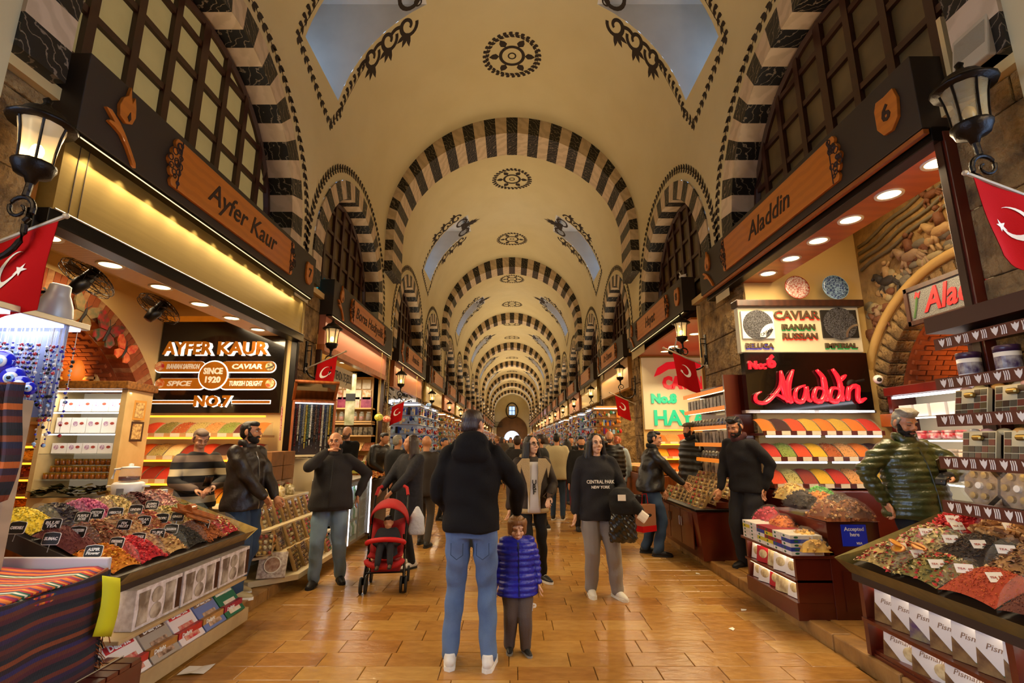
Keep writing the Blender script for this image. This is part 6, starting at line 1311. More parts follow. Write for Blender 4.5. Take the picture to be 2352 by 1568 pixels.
for r_ in range(3):
    for i in range(6):
        nm, cols, kd, sz = RT[r_][i]; d = .36; yb_ = 3.84 - d * i; xa = 2.52 + r_ * .29
        def surf(u, v, yb_=yb_, xa=xa):
            x = xa + .28 * u; y = yb_ - (d - .012) * v; e = math.sin(PI * min(max(v, .02), .98)) ** .6 * math.sin(PI * min(max(u, .03), .97)) ** .5
            return (x, y, rp(x) + .015 + .09 * e)
        heap('tea_heap', '%s heaped in the %s row of the right tea stall' % (nm, ['front', 'middle', 'back'][r_]), surf, cols, kd, 420 if sz > .01 else 620, sz, 10, 10, cols[0], 'loose tea', 'loose teas on the right stall', 40 + r_ * 6 + i)
        g = MB(); g.add([(xa + .28 * t / 8, yb_ - d + .004, rp(xa + .28 * t / 8) + .02 + .11 * math.sin(PI * t / 8) ** .5) for t in range(9)] + [(xa + .28 * t / 8, yb_ - d + .004, rp(xa + .28 * t / 8)) for t in range(9)], [(j, j + 1, 10 + j, 9 + j) for j in range(8)]); g.build('bin_divider', m_glass, rs)
for i in range(5):
    t = thing('orange_slice', 'dried orange slice lying on the apple and berry tea', 'orange slice', (2.62 + .05 * (i % 3), 3.52 + .07 * (i % 2) - .05 * (i // 2), rp(2.62) + .125 + .01 * i), rr.uniform(0, 90), 'dried orange slices'); t.rotation_euler = (rr.uniform(-.3, .3), -.5, rr.uniform(0, 3))
    MB().lathe([(.001, 0), (.034, 0), (.04, .004), (.034, .008), (.001, .008)], 14).build('flesh', mat('orange_flesh', '#d8922a', .4, noise=(30, .5)), t); MB().tube([(.039 * math.cos(a), .039 * math.sin(a), .004) for a in [q * PI / 8 for q in range(17)]], .004, 5).build('peel', mat('orange_peel', '#b0601c', .5), t)
for i, (px, py, Y, w_) in enumerate(((2130, 1222, 3.72, 1), (2065, 1255, 3.72, 1), (2110, 1272, 3.6, 1), (2185, 1238, 3.5, 1), (2250, 1250, 3.3, 1), (2153, 1295, 3.4, 1), (2216, 1306, 3.25, 1), (2312, 1262, 3.1, 1), (2190, 1192, 3.75, 1), (2200, 1208, 3.6, 1), (2325, 1210, 3.3, 1), (2288, 1326, 3.0, 1))):
    q = at(px, py, Y=1) - Vector((0, 0, 1.6)); p = Vector((0, 0, 1.6)) + q * (-1.79 / (q.z - .4 * q.x)); t = thing('price_card', '%s white handwritten price card counted across the right tea stall' % ORD[i], 'price card', p, rr.uniform(-25, 5), 'price cards on the right tea stall'); t.rotation_euler[0] = math.radians(-30); t.scale = (.8, .8, .8)
    MB().box(-.055, .055, 0, .003, -.03, .035).build('card', m_offwhite, t); MB().tube([(0, .004, -.03), (0, .01, -.1)], .003, 4).build('stake', m_steel, t); word('TEA  60', .02, mat('red_ink', '#b02a20', .6), t, Matrix.Translation((0, -.003, 0)) @ FY, .0008, 0, .1, fit=.085)
m_pbox = mat('pismaniye_white', '#ded4c8', .35, noise=(3, .15)); m_pbr = mat('pismaniye_brown', '#5a3a1c', .4, noise=(9, .7), col2='#a8824a'); m_ppic = mat('pismaniye_pic', '#cdb98a', .5, noise=(18, .8), col2='#8a6a3c'); m_pgr = mat('logo_green', '#1f5a34', .4)
def pis_box(y, z, lab, col=None):
    t = thing('pismaniye_box', lab, 'sweet box', (2.56, y, z), 0, 'pismaniye boxes'); t.rotation_euler = (0, math.radians(8), math.radians(16))
    MB().box(0, .05, -.27, 0, 0, .205).build('carton', m_pbox, t, bevel=.002)
    M = T(-.0005) @ FXR
    MB().prism([(0, .0), (.14, .0), (.0, .12)], 0, .0015, M=M).build('fig_print', col or m_pbr, t); MB().prism(arc(.19, .085, .06, 0, 360, 14, .045)[:-1], 0, .002, M=M).build('sweet_print', m_ppic, t); MB().box(.0, .27, 0, .022, 0, .001, M=M).build('green_base', m_pgr, t)
    MB().prism(arc(.17, .172, .035, 0, 360, 14, .017)[:-1], 0, .002, M=M).build('oval_logo', m_pgr, t); word('Pismaniye', .045, mat('script_brown', '#8a6a50', .5), t, T(-.002) @ FXR @ Matrix.Translation((.14, .14, 0)), .0006, 0, .25, fit=.19)
for i in range(7): pis_box(3.76 - i * .155, .362, '%s upright white pismaniye box from the far end of the upper shelf' % ORD[i], mat('fig_violet', '#4a2a5a', .4, noise=(9, .7), col2='#b0a050') if i == 2 else None)
for i in range(5): pis_box(3.72 - i * .245, .137, '%s upright white pismaniye box from the far end of the lower shelf' % ORD[i])
sk = thing('snack_bag', 'pink and clear snack bag in the right lower bay of the stall', 'snack bag', (2.58, 2.52, .2), -20); MB().grid(lambda u, v: (.03 * math.sin(PI * v), (u - .5) * .2, .26 * v), [q / 6 for q in range(7)], [q / 6 for q in range(7)]).build('pouch', mat('snack_pouch', '#c8a070', .2, noise=(12, .9), col2='#a02a1c'), sk, smooth=True); MB().box(-.005, .02, -.1, .1, .21, .27).build('header', mat('snack_pink', '#d83a6a', .3), sk)
tag(MB().lathe([(.03, 0), (.042, .1)], 14, M=T(3.46, 3.62, 1.10)).build('paper_cup', m_offwhite, smooth=True), 'white paper cup on the ledge behind the right tea stall', 'cup')
boxthing('rear_ledge', 'mahogany ledge with cup between the tea stall and the edge display', 'ledge', 3.43, 3.485, 2.2, 3.8, .1, 1.095, m_mahog)
# ================================================================ RIGHT: NUT COUNTER
nc = thing('nut_counter', 'mahogany corner counter with box shelves and a blue card sign', 'counter')
MB().box(2.76, 3.22, 4.52, 5.5, .10, .90).build('body', m_mahog, nc, bevel=.004); MB().box(2.44, 2.78, 4.53, 5.45, .10, .24).build('plinth', m_mahog, nc, bevel=.004); MB().box(2.42, 2.80, 4.50, 5.47, .60, .625).build('counter_top', m_mahog, nc, bevel=.004); MB().box(2.44, 2.78, 4.53, 5.45, .40, .42).build('shelf', m_mahog, nc)
for y in (4.53, 5.42): MB().box(2.46, 2.78, y, y + .03, .24, .6).build('end_board', m_mahog, nc)
MB().box(2.85, 3.12, 4.512, 4.52, .18, .5).build('door_panel', m_mahog, nc); MB().box(2.88, 3.10, 4.508, 4.514, .70, .88).build('card_sign', mat('card_blue', '#12279a', .35, emit=.15), nc, bevel=.01)
word('Accepted\nhere', .045, m_offwhite, nc, Matrix.Translation((2.99, 4.505, .82)) @ FY, .001, .001); word('VISA', .026, m_offwhite, nc, Matrix.Translation((3.02, 4.505, .725)) @ FY, .001, .001, .2)
for z in (.595, .395): MB().box(2.47, 2.48, 4.58, 5.4, z - .012, z).build('led_strip', m_warmled, nc)
area('counter_light', (2.52, 5.0, .58), .03, .8, 1.5, (1, .9, .75)); area('counter_light', (2.52, 5.0, .385), .03, .8, 1.5, (1, .9, .75))
BXC = ['#cfc9bc', '#c8b432', '#d8d0c8', '#2a3a8a', '#8a2030', '#cfc4b8']
for k in range(6):
    for j in range(5):
        c = BXC[(k * 2 + j * (1 if k % 2 else 3)) % 6] if j else '#d8d0c4'; y = 4.50 + k * .15
        t = thing('delight_carton', '%s carton from the floor in the %s stack along the nut counter' % (['lowest', 'second', 'third', 'fourth', 'topmost'][j], ORD[k]), 'sweet box', (2.42, y, .627 + j * .033), 0, 'delight cartons stacked on the nut counter')
        MB().box(0, .28, 0, .145, 0, .032).build('carton', mat('carton_' + c[1:], c, .35), t); MB().prism(arc(.04, .016, .016, 0, 360, 10, .009)[:-1], 0, .001, M=T(-.0005, .14, 0) @ FXR).build('oval_logo', m_pgr, t)
        if k == 0: MB().prism(arc(.05, .016, .02, 0, 360, 10, .009)[:-1], 0, .001, M=T(0, -.0005, 0) @ FY).build('oval_logo', m_pgr, t); MB().box(.2, .27, -.001, 0, .004, .028).build('nut_print', m_ppic, t)
for r_, z in ((0, .425), (1, .245)):
    for i in range(5):
        t = thing('sweet_carton', '%s leaning sweet carton from the near end of the %s shelf of the nut counter' % (ORD[i], ['upper', 'lower'][r_]), 'sweet box', (2.50, 4.6 + i * .16, z), 0, 'cartons leaning in the nut counter'); t.rotation_euler = (0, math.radians(10), math.radians(20 if i % 2 else 8))
        MB().box(0, .04, 0, .15, 0, .15).build('carton', [m_pbox, m_pbox, m_ppic, mat('red_carton', '#b02028', .35), m_pbox][(i + r_) % 5], t); MB().prism(arc(.075, .08, .05, 0, 360, 12, .04)[:-1], 0, .001, M=T(-.0005, .15) @ FXR).build('sweet_print', m_ppic, t)
NT = [('yellow candied ginger bag', (2.62, 4.62), ['#d8a848', '#c8923a', '#b8862e'], 'bud'), ('mixed nut bar bag', (2.86, 4.62), ['#8a4a20', '#b07a3c', '#c89a58'], 'bud'), ('walnut roll bag', (3.06, 4.62), ['#7a4018', '#a86a30'], 'bud'), ('dried apricot bag', (2.66, 5.05), ['#d8741c', '#c85a14'], 'bud'), ('black date bag', (2.86, 5.02), ['#2a1814', '#3c241c'], 'bud'), ('orange kumquat bag', (3.02, 5.0), ['#d8801c', '#e09a30'], 'bud'), ('dark raisin bag', (3.1, 4.85), ['#3a2418', '#6a4a30'], 'bud'), ('red candied fruit bag', (2.72, 5.4), ['#b81c34', '#d03a50'], 'bud'), ('pale mango bag', (2.95, 5.35), ['#d8b45a', '#c89a40'], 'bud'), ('bright green kiwi bag', (3.15, 5.2), ['#3aa030', '#5cc048'], 'bud')]
for i, (nm, (x, y), cols, kd) in enumerate(NT):
    z = (.66 if x < 2.76 else .91) + .12 * (y - 4.6)
    heap('fruit_bag', '%s heaped on the mahogany nut counter' % nm, lambda u, v, x=x, y=y, z=z: (x - .13 + .26 * u, y - .17 + .34 * v, z + .15 * math.sin(PI * u) ** .5 * math.sin(PI * v) ** .5), cols, 'bud', 110, .026, 8, 8, cols[0], 'dried fruit', 'clear bags of fruit and nuts', i)
    f_ = MB().grid(lambda u, v: (x - .14 + .28 * u, y - .18 + .36 * v, z + .03 + .155 * (math.sin(PI * u) * math.sin(PI * v)) ** .5 + .008 * math.sin(u * 17 + v * 9)), [q / 8 for q in range(9)], [q / 8 for q in range(9)]).build('cellophane', mat('clear_film', '#ffffff'), smooth=True); tag(f_, 'crinkled clear cellophane over the %s' % nm, 'cellophane', 'cellophane over the nut counter')
MB().box(2.50, 2.8, 4.52, 5.55, .625, .66).build('nut_trough', m_mahog, nc)
# ================================================================ RIGHT: SWEETS COUNTER AND SHOP NUMBER 8
sc2 = thing('sweets_counter', 'dark mahogany counter with paired door handles between the two shopkeepers', 'counter')
MB().add([(2.44, 6.62, .10), (3.2, 6.62, .10), (3.2, 8.4, .10), (2.47, 8.4, .10), (2.38, 6.60, .70), (3.2, 6.60, .70), (3.2, 8.42, .70), (2.42, 8.42, .70)], BOXF).build('body', m_mahog, sc2); MB().box(2.36, 3.22, 6.58, 8.44, .70, .73).build('counter_top', m_black, sc2, bevel=.004)
for y in (7.02, 7.5, 7.98):
    d_ = MB().box(2.385, 2.40, y - .23, y + .23, .2, .66).build('door', m_mahog, sc2, bevel=.003)
    MB().tube([(2.375, y + .19, .44), (2.375, y + .19, .56)], .007, 6).build('handle', m_steel, d_)
    if y < 7.9: MB().tube([(2.375, y + .27, .44), (2.375, y + .27, .56)], .007, 6).build('handle', m_steel, d_)
for r_ in range(4): MB().box(2.50 + .17 * r_, 3.2, 6.66, 8.4, .73, .735 + .075 * r_).build('riser', m_mahog, sc2)
for r_ in range(4):
    for i in range(9):
        sweet_pack((2.52 + .17 * r_, 6.75 + .185 * i, .80 + .075 * r_), (62, 0, -90), .15, .22, (i * 2 + r_) % 5, '%s clear sweet pack from the near end in the %s row of the mahogany counter' % (ORD[i], ['front', 'second', 'third', 'back'][r_]), 'packed sweets on the mahogany counter')
# shelving with patterned orange edges beside the stone pier
oe = thing('orange_edged_shelf', 'shelves with glowing orange edges of caviar tins beside the stone pier', 'shelving')
m_oe = mat('orange_shelf_edge', '#d87a1c', .4, emit=.5, ecol='#ff8a1c')
MB().box(3.44, 3.48, 7.15, 8.95, 1.0, 2.5).build('back_board', m_mahog, oe); MB().box(3.1, 3.48, 7.12, 7.16, 1.0, 2.55).build('end_board', m_mahog, oe)
for k, z in enumerate((2.36, 2.08, 1.8, 1.54, 1.30, 1.08)):
    MB().box(3.14, 3.46, 7.16, 8.9, z - .012, z).build('shelf', m_mahog, oe); MB().box(3.115, 3.14, 7.16, 8.9, z - .03, z + .03).build('glowing_edge', m_oe, oe); MB().box(3.18, 3.2, 7.18, 8.88, z - .03, z - .014).build('led_strip', m_warmled, oe)
    if k == 0: continue
    for i in range(12):
        y = 7.24 + i * .14
        if k == 2 or k == 4: t = tag(MB().lathe([(.001, 0), (.06, 0), (.065, .02), (.06, .04), (.001, .042)], 14, M=T(3.22, y, z + .075, 0, -75)).build('caviar_tin', mat('tin_blue' if i < 4 and k == 2 else 'tin_grey', '#1c3a6a' if i < 4 and k == 2 else '#4a4a4a', .3, .4, noise=(30, .6), col2='#b0b0a8'), smooth=True), None, 'tin')
        else: t = boxthing('gift_box', '', 'box', 3.19, 3.25, y, y + .11, z, z + .2, mat('shelf_box_%d' % (i % 3), ['#1c1816', '#8a8478', '#3a2a20'][i % 3], .35, noise=(12, .6), col2='#b0a48c'), .002)
        t['label'] = '%s, %s from the near end of the %s orange edged shelf' % ('dark gift box' if k in (1, 3, 5) else 'round caviar tin', ordn(i + 1), ORD[k]); t['group'] = 'goods on the %s orange edged shelf' % ORD[k]
# shop 8 interior
for s_ in ((5.65, 5.7, 9.0, 13.4), (3.5, 5.7, 13.15, 13.2), (3.5, 5.7, 8.9, 8.95)):
    o = MB().box(*s_, .1, 4.1).build('wall_shop_8', m_interior); struct(o, 'inner wall of shop number 8')
o = MB().box(3.4, 5.7, 9, 13.2, 3.86, 3.9).build('ceiling_shop_8', m_osof); struct(o, 'orange ceiling of shop number 8')
for i, y in enumerate((9.6, 10.3, 11.0, 11.7, 12.4)): downlight((3.95, y, 3.855), '%s round downlight from the near end in shop number 8' % ORD[i], .1, 'downlights in shop number 8')
hb = thing('caviar_board', 'white board with red CAVIAR and green No.8 HAYAT lettering', 'sign board'); YH = 13.12
p, q = at(1481, 986, Y=YH), at(1645, 822, Y=YH); MB().box(p.x, q.x, YH - .05, YH, p.z, q.z).build('panel', m_cream_l, hb)
m_hr = mat('hayat_red', '#d8203a', .35, emit=.3, ecol='#ff1830'); m_hg = mat('hayat_green', '#18b088', .35, emit=.3, ecol='#10e0a0')
for s_, px, py, sz, fit, m, bd_ in (('CAVIAR', 1575, 880, .42, 1.3, m_hr, .03), ('No.8', 1524, 916, .32, .68, m_hg, .02), ('HAYAT', 1575, 961, .55, 1.7, m_hg, .015)):
    c = at(px, py, Y=YH - .06); word(s_, sz, m, hb, Matrix.Translation((c.x, YH - .07, c.z)) @ FY, .03, bd_, fit=fit)
pts = [at(*q_, Y=YH - .06) for q_ in ((1502, 865), (1510, 845), (1530, 832), (1570, 828), (1620, 832), (1618, 848), (1570, 845), (1535, 848), (1515, 860))]
MB().prism([(v.x, v.z) for v in pts], 0, .04, M=Matrix.Translation((0, YH - .05, 0)) @ FY).build('red_swoosh', m_hr, hb)
spice_rack('spice rack below the white HAYAT board', 3.62, 5.3, 13.05, 1.55, .36, .1, [['#cf6a1c', '#c98a4a', '#c8431a', '#d8a021', '#b8301c'], ['#d8a021', '#c8431a', '#d9c98a', '#cf6a1c', '#b8301c'], ['#d9c98a', '#cf6a1c', '#c8431a', '#b8301c', '#d8a021']], m_pale, m_amberled, 'rack below the HAYAT board', .4)
oc = boxthing('orange_counter', 'orange wooden counter with cards in the Hayat shop front', 'counter', 2.55, 3.3, 9.4, 12.4, .1, .95, m_wood)
for i in range(8): boxthing('spice_tray', '%s slanted yellow spice tray from the near end of the orange counter' % ORD[i], 'tray', 2.6, 3.1, 9.5 + i * .34, 9.8 + i * .34, .96, 1.08, mat('stray_%d' % (i % 3), ['#c8861c', '#d8b04a', '#b0642a'][i % 3], .5, noise=(20, .8)), .02, 'spice trays on the orange counter')
# pier extras at the upper right
sp = thing('loudspeaker', 'cream wedge loudspeaker on the stone pier above the unlit lantern', 'loudspeaker', (3.40, 3.02, 4.2)); MB().add([(-.14, -.14, 0), (.1, -.14, 0), (.1, .14, 0), (-.14, .14, 0), (-.08, -.14, .34), (.1, -.14, .34), (.1, .14, .34), (-.08, .14, .34)], BOXF).build('cabinet', mat('speaker_cream', '#b8a888', .5), sp, bevel=.012); MB().add([(-.13, -.12, .02), (-.13, .12, .02), (-.082, .12, .3), (-.082, -.12, .3)], [(0, 1, 2, 3)], M=T(-.006)).build('grille', mat('speaker_grille', '#a09478', .7, bump=(200, .6)), sp)
cb2 = MB().tube([(3.44, 2.5, 2.8), (3.44, 2.62, 4.6)], .02, 6).build('cable', m_black); tag(cb2, 'black cable running up the stone pier at the right', 'cable')
# small fittings on the right
def bullet_cam(p, rz, label):
    t = thing('security_camera', label, 'camera', p, rz); MB().tube([(0, -.09, 0), (0, .06, 0)], [.03, .028], 12).build('housing', m_white, t, smooth=True); MB().tube([(0, -.094, 0), (0, -.088, 0)], .024, 12).build('lens', m_ink, t); MB().tube([(0, .03, .02), (0, .06, .09)], .012, 6).build('bracket', m_white, t)
bullet_cam((3.3, 9.0, 4.72), 40, 'white bullet camera on top of the Hayat sign end'); bullet_cam((-3.3, 12.8, 4.535), -40, 'white bullet camera at the far end of the Borsa Hediyelik sign')
fx = thing('track_spotlight', 'pair of black track spotlights in front of the Hayat board', 'spotlight', (3.15, 9.3, 3.3), 0)
MB().tube([(.2, 0, .74), (.1, 0, .4), (0, 0, .05)], .012, 6).build('arm', m_steel, fx)
for s_ in (-1, 1): MB().tube([(s_ * .1, -.1, -.03), (s_ * .05, .08, .06)], [.055, .045], 12).build('lamp_can', m_black, fx, smooth=True)
for i, (x, y) in enumerate(((2.2, 5.1), (1.9, 4.6), (2.3, 6.4))): tag(MB().prism([(0, 0), (.05, .01), (.07, .04), (.02, .05)], .002, .004, M=T(x, y, 0, 0, 0, 40 * i)).build('paper_scrap', m_offwhite), '%s tiny white paper scrap on the floor by the right curb' % ['nearer', 'nearest', 'farther'][i], 'litter')
# ================================================================ PEOPLE
from mathutils import noise as mnoise
def remesh(b, voxel, it=4, fac=.5):
    me = bpy.data.meshes.new('r'); me.from_pydata(b.v, [], b.f); o = bpy.data.objects.new('r', me)
    m = o.modifiers.new('r', 'REMESH'); m.mode = 'VOXEL'; m.voxel_size = voxel
    s = o.modifiers.new('s', 'SMOOTH'); s.factor = fac; s.iterations = it
    r = bake(o, 'surface', smooth=True); bpy.data.meshes.remove(me); return r
def limb(b, pts, rs, n=10):
    pts = [Vector(p) for p in pts]
    for i in range(len(pts) - 1):
        a, c = pts[i], pts[i + 1]; ra, rc = rs[i], rs[i + 1]
        b.tube([a, a.lerp(c, .5), c], [ra, (ra + rc) / 2, rc], n)
    for p, r in zip(pts, rs): b.ball(p, r, n)
def rings(b, rs, n=20):
    """rs: (cx, cy, z, rx, ry) from the bottom up"""
    vs = []; k = len(rs)
    for cx, cy, z, rx, ry in rs: vs += [(cx + rx * math.cos(2 * PI * j / n), cy + ry * math.sin(2 * PI * j / n), z) for j in range(n)]
    fs = [(i * n + j, i * n + (j + 1) % n, (i + 1) * n + (j + 1) % n, (i + 1) * n + j) for i in range(k - 1) for j in range(n)]
    fs += [tuple(range(n))[::-1], tuple(range((k - 1) * n, k * n))]; b.add(vs, fs)
def xf(b, M):
    b.v = [tuple(M @ Vector(p)) for p in b.v]; return b
def ik(s, t, l1, l2, pole):
    s, t = Vector(s), Vector(t); d = t - s; L = min(d.length, (l1 + l2) * .995); d.normalize(); t = s + d * L
    a = (l1 * l1 - l2 * l2 + L * L) / (2 * L); h = math.sqrt(max(l1 * l1 - a * a, 0)); p = Vector(pole); p = p - d * p.dot(d); p.normalize()
    return s + d * a + p * h, t
def put(me, mat_, name, parent):
    me.materials.clear()
    for m in (mat_ if isinstance(mat_, list) else [mat_]): me.materials.append(m)
    return link(name, me, parent)
def displace(me, fn):
    n = len(me.vertices); co = np.empty(n * 3); me.vertices.foreach_get('co', co); no = np.empty(n * 3); me.vertices.foreach_get('normal', no)
    co = co.reshape(-1, 3); no = no.reshape(-1, 3); co = co + no * fn(co)[:, None]; me.vertices.foreach_set('co', co.ravel()); me.update()
def fold(co, amp=.006, seed=0):
    x, y, z = co[:, 0], co[:, 1], co[:, 2]
    return amp * (np.sin(z * 34 + 3.1 * np.sin(x * 9 + seed) + 2 * np.sin(y * 11)) * .6 + np.sin(x * 23 + z * 15 + 2.4 * np.sin(z * 11 + seed)) * .4)
def person(label, loc, rz, H=1.75, lean=0, hands=None, feet=((.10, 0), (-.10, 0)), head=(0, 0), coat=None, hem=.86, bulk=1.0, belly=0, puff=None, trousers=None, tb=1.0, shoes=None, sole=None, hair=None, style='short',
           skin=None, beard=None, lod=0, hood=False, collar=None, curl=.5, zip_=None, stripes=None, poles=((.5, .6, -.2), (-.5, .6, -.2)), eyes=True, toes=(0, 0), group=None, foldamp=.007, longcoat=None, cut=0, kneepole=(0, -1, 0), fing=None, neckskin=True):
    k = H / 1.75; skin = skin or m_skin; root = thing('person', label, 'person', loc, rz, group)
    P = lambda *p: Vector(p) * k
    Rl = Matrix.Rotation(math.radians(lean), 3, 'X')
    def up(p):                         # bend the trunk forward about the hips
        p = Vector(p); c = Vector((0, 0, .92 * k)); return c + Rl @ (p - c) if p.z > c.z else p
    hips = [P(.09, 0, .91), P(-.09, 0, .91)]; sh = [up(P(.185, .01, 1.425)), up(P(-.185, .01, 1.425))]
    hands = hands or ((.27, -.05, .78), (-.27, -.05, .78))
    ank = [P(f_[0], f_[1], .09) for f_ in feet]; knees = []; anks = []
    for i in (0, 1):
        kn, an = ik(hips[i], ank[i] if len(feet[i]) == 2 else P(feet[i][0], feet[i][1], feet[i][2]), .43 * k, .42 * k, kneepole); knees.append(kn); anks.append(an)
    elb = []; wr = []
    for i in (0, 1):
        e, w_ = ik(sh[i], P(*hands[i]), .29 * k, .265 * k, poles[i]); elb.append(e); wr.append(w_)
    vox = {0: .0068, 1: .02, 2: .03}[lod] * max(k, .62); near = lod == 0
    # -- body: one continuous skin
    b = MB(); hc = up(P(0, -.015, 1.635)); hs = H * .131 / .23 if H > 1.3 else H * .19 / .23
    if H <= 1.3: hc = up(P(0, -.015, 1.60))
    hb = MB(); hb.ball((0, .015, .025), (.076, .094, .088), 14); hb.ball((0, -.02, -.035), (.060, .070, .075), 12); hb.ball((0, -.062, -.088), (.028, .026, .022), 8); hb.ball((0, -.035, -.062), (.05, .055, .045), 10)
    for s_ in (-1, 1):
        hb.ball((s_ * .036, -.062, -.025), (.026, .024, .026), 8)
        hb.ball((s_ * .078, .012, -.005), (.011, .021, .033), 8); hb.tube([(s_ * .012, -.084, .034), (s_ * .05, -.07, .036)], [.011, .009], 6)
    hb.tube([(0, -.082, .03), (0, -.096, .0), (0, -.108, -.022)], [.010, .012, .016], 8); hb.ball((.012, -.094, -.026), .011, 6); hb.ball((-.012, -.094, -.026), .011, 6)
    hb.tube([(-.02, -.082, -.056), (0, -.088, -.054), (.02, -.082, -.056)], [.006, .008, .006], 6); hb.tube([(-.017, -.082, -.066), (0, -.087, -.067), (.017, -.082, -.066)], [.006, .009, .006], 6)
    HM = Matrix.Translation(hc) @ Matrix.Rotation(math.radians(lean * .3), 4, 'X') @ Matrix.Rotation(math.radians(head[0]), 4, 'Z') @ Matrix.Rotation(math.radians(head[1]), 4, 'X') @ Matrix.Scale(hs, 4)
    xf(hb, HM); b.v += hb.v; b.f += [tuple(i for i in f) for f in hb.f]; b.m += hb.m
    limb(b, [up(P(0, .01, 1.40)), up(P(0, .0, 1.50)), HM @ Vector((0, .01, -.05))], [.06 * k, .054 * k, .05 * k])
    limb(b, [P(0, 0, .95), up(P(0, 0, 1.15)), up(P(0, .01, 1.34))], [.10 * k, .10 * k, .11 * k])
    hm = []
    for i in (0, 1):
        limb(b, [sh[i], elb[i], wr[i]], [.042 * k, .036 * k, .027 * k]); limb(b, [hips[i], knees[i], anks[i]], [.06 * k, .045 * k, .035 * k])
        d = (wr[i] - elb[i]).normalized(); sgn = 1 if i == 0 else -1
        if fing and fing[i]: d = (d * .35 + Vector(fing[i]) * .65).normalized()
        fwd = Vector((0, -1, 0)); s_ = (fwd - d * fwd.dot(d)); s_ = s_.normalized() if s_.length > .2 else Vector((sgn, 0, 0)); n_ = d.cross(s_).normalized() * (-sgn)
        if lod == 0:
            hk = k * (1.0 if H > 1.3 else 1.15)
            b.tube([wr[i], wr[i] + d * .045 * hk, wr[i] + d * .085 * hk, wr[i] + d * .095 * hk], [(.026 * hk, .02 * hk), (.036 * hk, .018 * hk), (.041 * hk, .016 * hk), (.036 * hk, .012 * hk)], 10, up=tuple(n_))
            for j, (o_, L_) in enumerate(((.0345, .072), (.0115, .082), (-.0115, .077), (-.0345, .06))):
                p = wr[i] + (d * .088 + s_ * o_) * hk; a = 0; pts = [p]
                for q in range(3):
                    a += curl * (.45 + .25 * q); p = p + (d * math.cos(a) + n_ * math.sin(a)) * L_ * hk * (.42, .33, .25)[q]; pts.append(p)
                limb(b, pts, [.0092 * hk, .0085 * hk, .008 * hk, .007 * hk], 6)
            p0 = wr[i] + (d * .03 + s_ * .026) * hk; p1 = p0 + (d * .03 + s_ * .026 + n_ * .012) * hk; limb(b, [p0, p1, p1 + (d * .030 + s_ * .004 + n_ * .016) * hk, p1 + (d * .05 - s_ * .004 + n_ * .022) * hk], [.014 * hk, .012 * hk, .0105 * hk, .009 * hk], 6)
        else: b.tube([wr[i], wr[i] + d * .09 * k, wr[i] + d * .16 * k], [(.03 * k, .02 * k), (.036 * k, .018 * k), (.015 * k, .01 * k)], 8, up=tuple(n_))
        hm.append((wr[i], d, s_, n_))
    put(remesh(b, vox, 1, .45), skin, 'body', root)
    # -- face
    if near and eyes:
        for s_ in (-1, 1):
            e = MB(); e.ball((s_ * .031, -.0745, .010), (.0145, .0125, .0085), 10); xf(e, HM); e = e.build('eye', m_white, root, smooth=True)
            ir = MB(); ir.ball((s_ * .031, -.084, .0095), (.0065, .0045, .0065), 8); xf(ir, HM).build('iris', m_ink, e, smooth=True)
            br = MB(); br.tube([(s_ * .014, -.093, .031), (s_ * .033, -.0885, .037), (s_ * .05, -.074, .031)], [.0035, .0048, .003], 6); xf(br, HM).build('eyebrow', hair or m_ink, root)
            li = MB(); li.tube([(s_ * .017, -.0845, .0165), (s_ * .032, -.0875, .019), (s_ * .046, -.077, .0135)], .003, 5); xf(li, HM).build('eyelid', mat('lash', '#4a3024', .7), root)
    elif near:
        for s_ in (-1, 1):
            li = MB(); li.tube([(s_ * .017, -.084, .008), (s_ * .032, -.087, .004), (s_ * .046, -.077, .007)], .003, 5); xf(li, HM).build('eyelid', mat('lash', '#4a3024', .7), root)
            if style == 'bowl': continue
            br = MB(); br.tube([(s_ * .014, -.093, .031), (s_ * .033, -.0885, .037), (s_ * .05, -.074, .031)], [.0035, .0048, .003], 6); xf(br, HM).build('eyebrow', hair or m_ink, root)
    if near:
        lp_ = MB(); lp_.tube([(-.021, -.0885, -.0605), (0, -.0965, -.0605), (.021, -.0885, -.0605)], [.003, .0055, .003], 6); xf(lp_, HM).build('lips', mat('lips', '#a8584a', .45), root, smooth=True)
    if beard:
        bb = MB(); bb.ball((0, -.024, -.060), (.061, .068, .062), 12); bb.ball((0, -.066, -.095), (.034, .032, .03), 8)
        for s_ in (-1, 1): bb.tube([(s_ * .066, -.01, .0), (s_ * .06, -.03, -.05)], [.014, .02], 8); bb.tube([(s_ * .006, -.100, -.046), (s_ * .028, -.088, -.052), (s_ * .034, -.075, -.075)], [.006, .007, .008], 6)
        bm2 = remesh(xf(bb, HM), .007 if near else .015, 1); bo = put(bm2, beard, 'beard', root)
        if near:   # keep the mouth free
            mo = MB(); mo.tube([(-.018, -.097, -.0605), (0, -.103, -.0605), (.018, -.097, -.0605)], [.003, .006, .003], 6); xf(mo, HM).build('mouth', mat('lips', '#a8584a'), root, smooth=True)
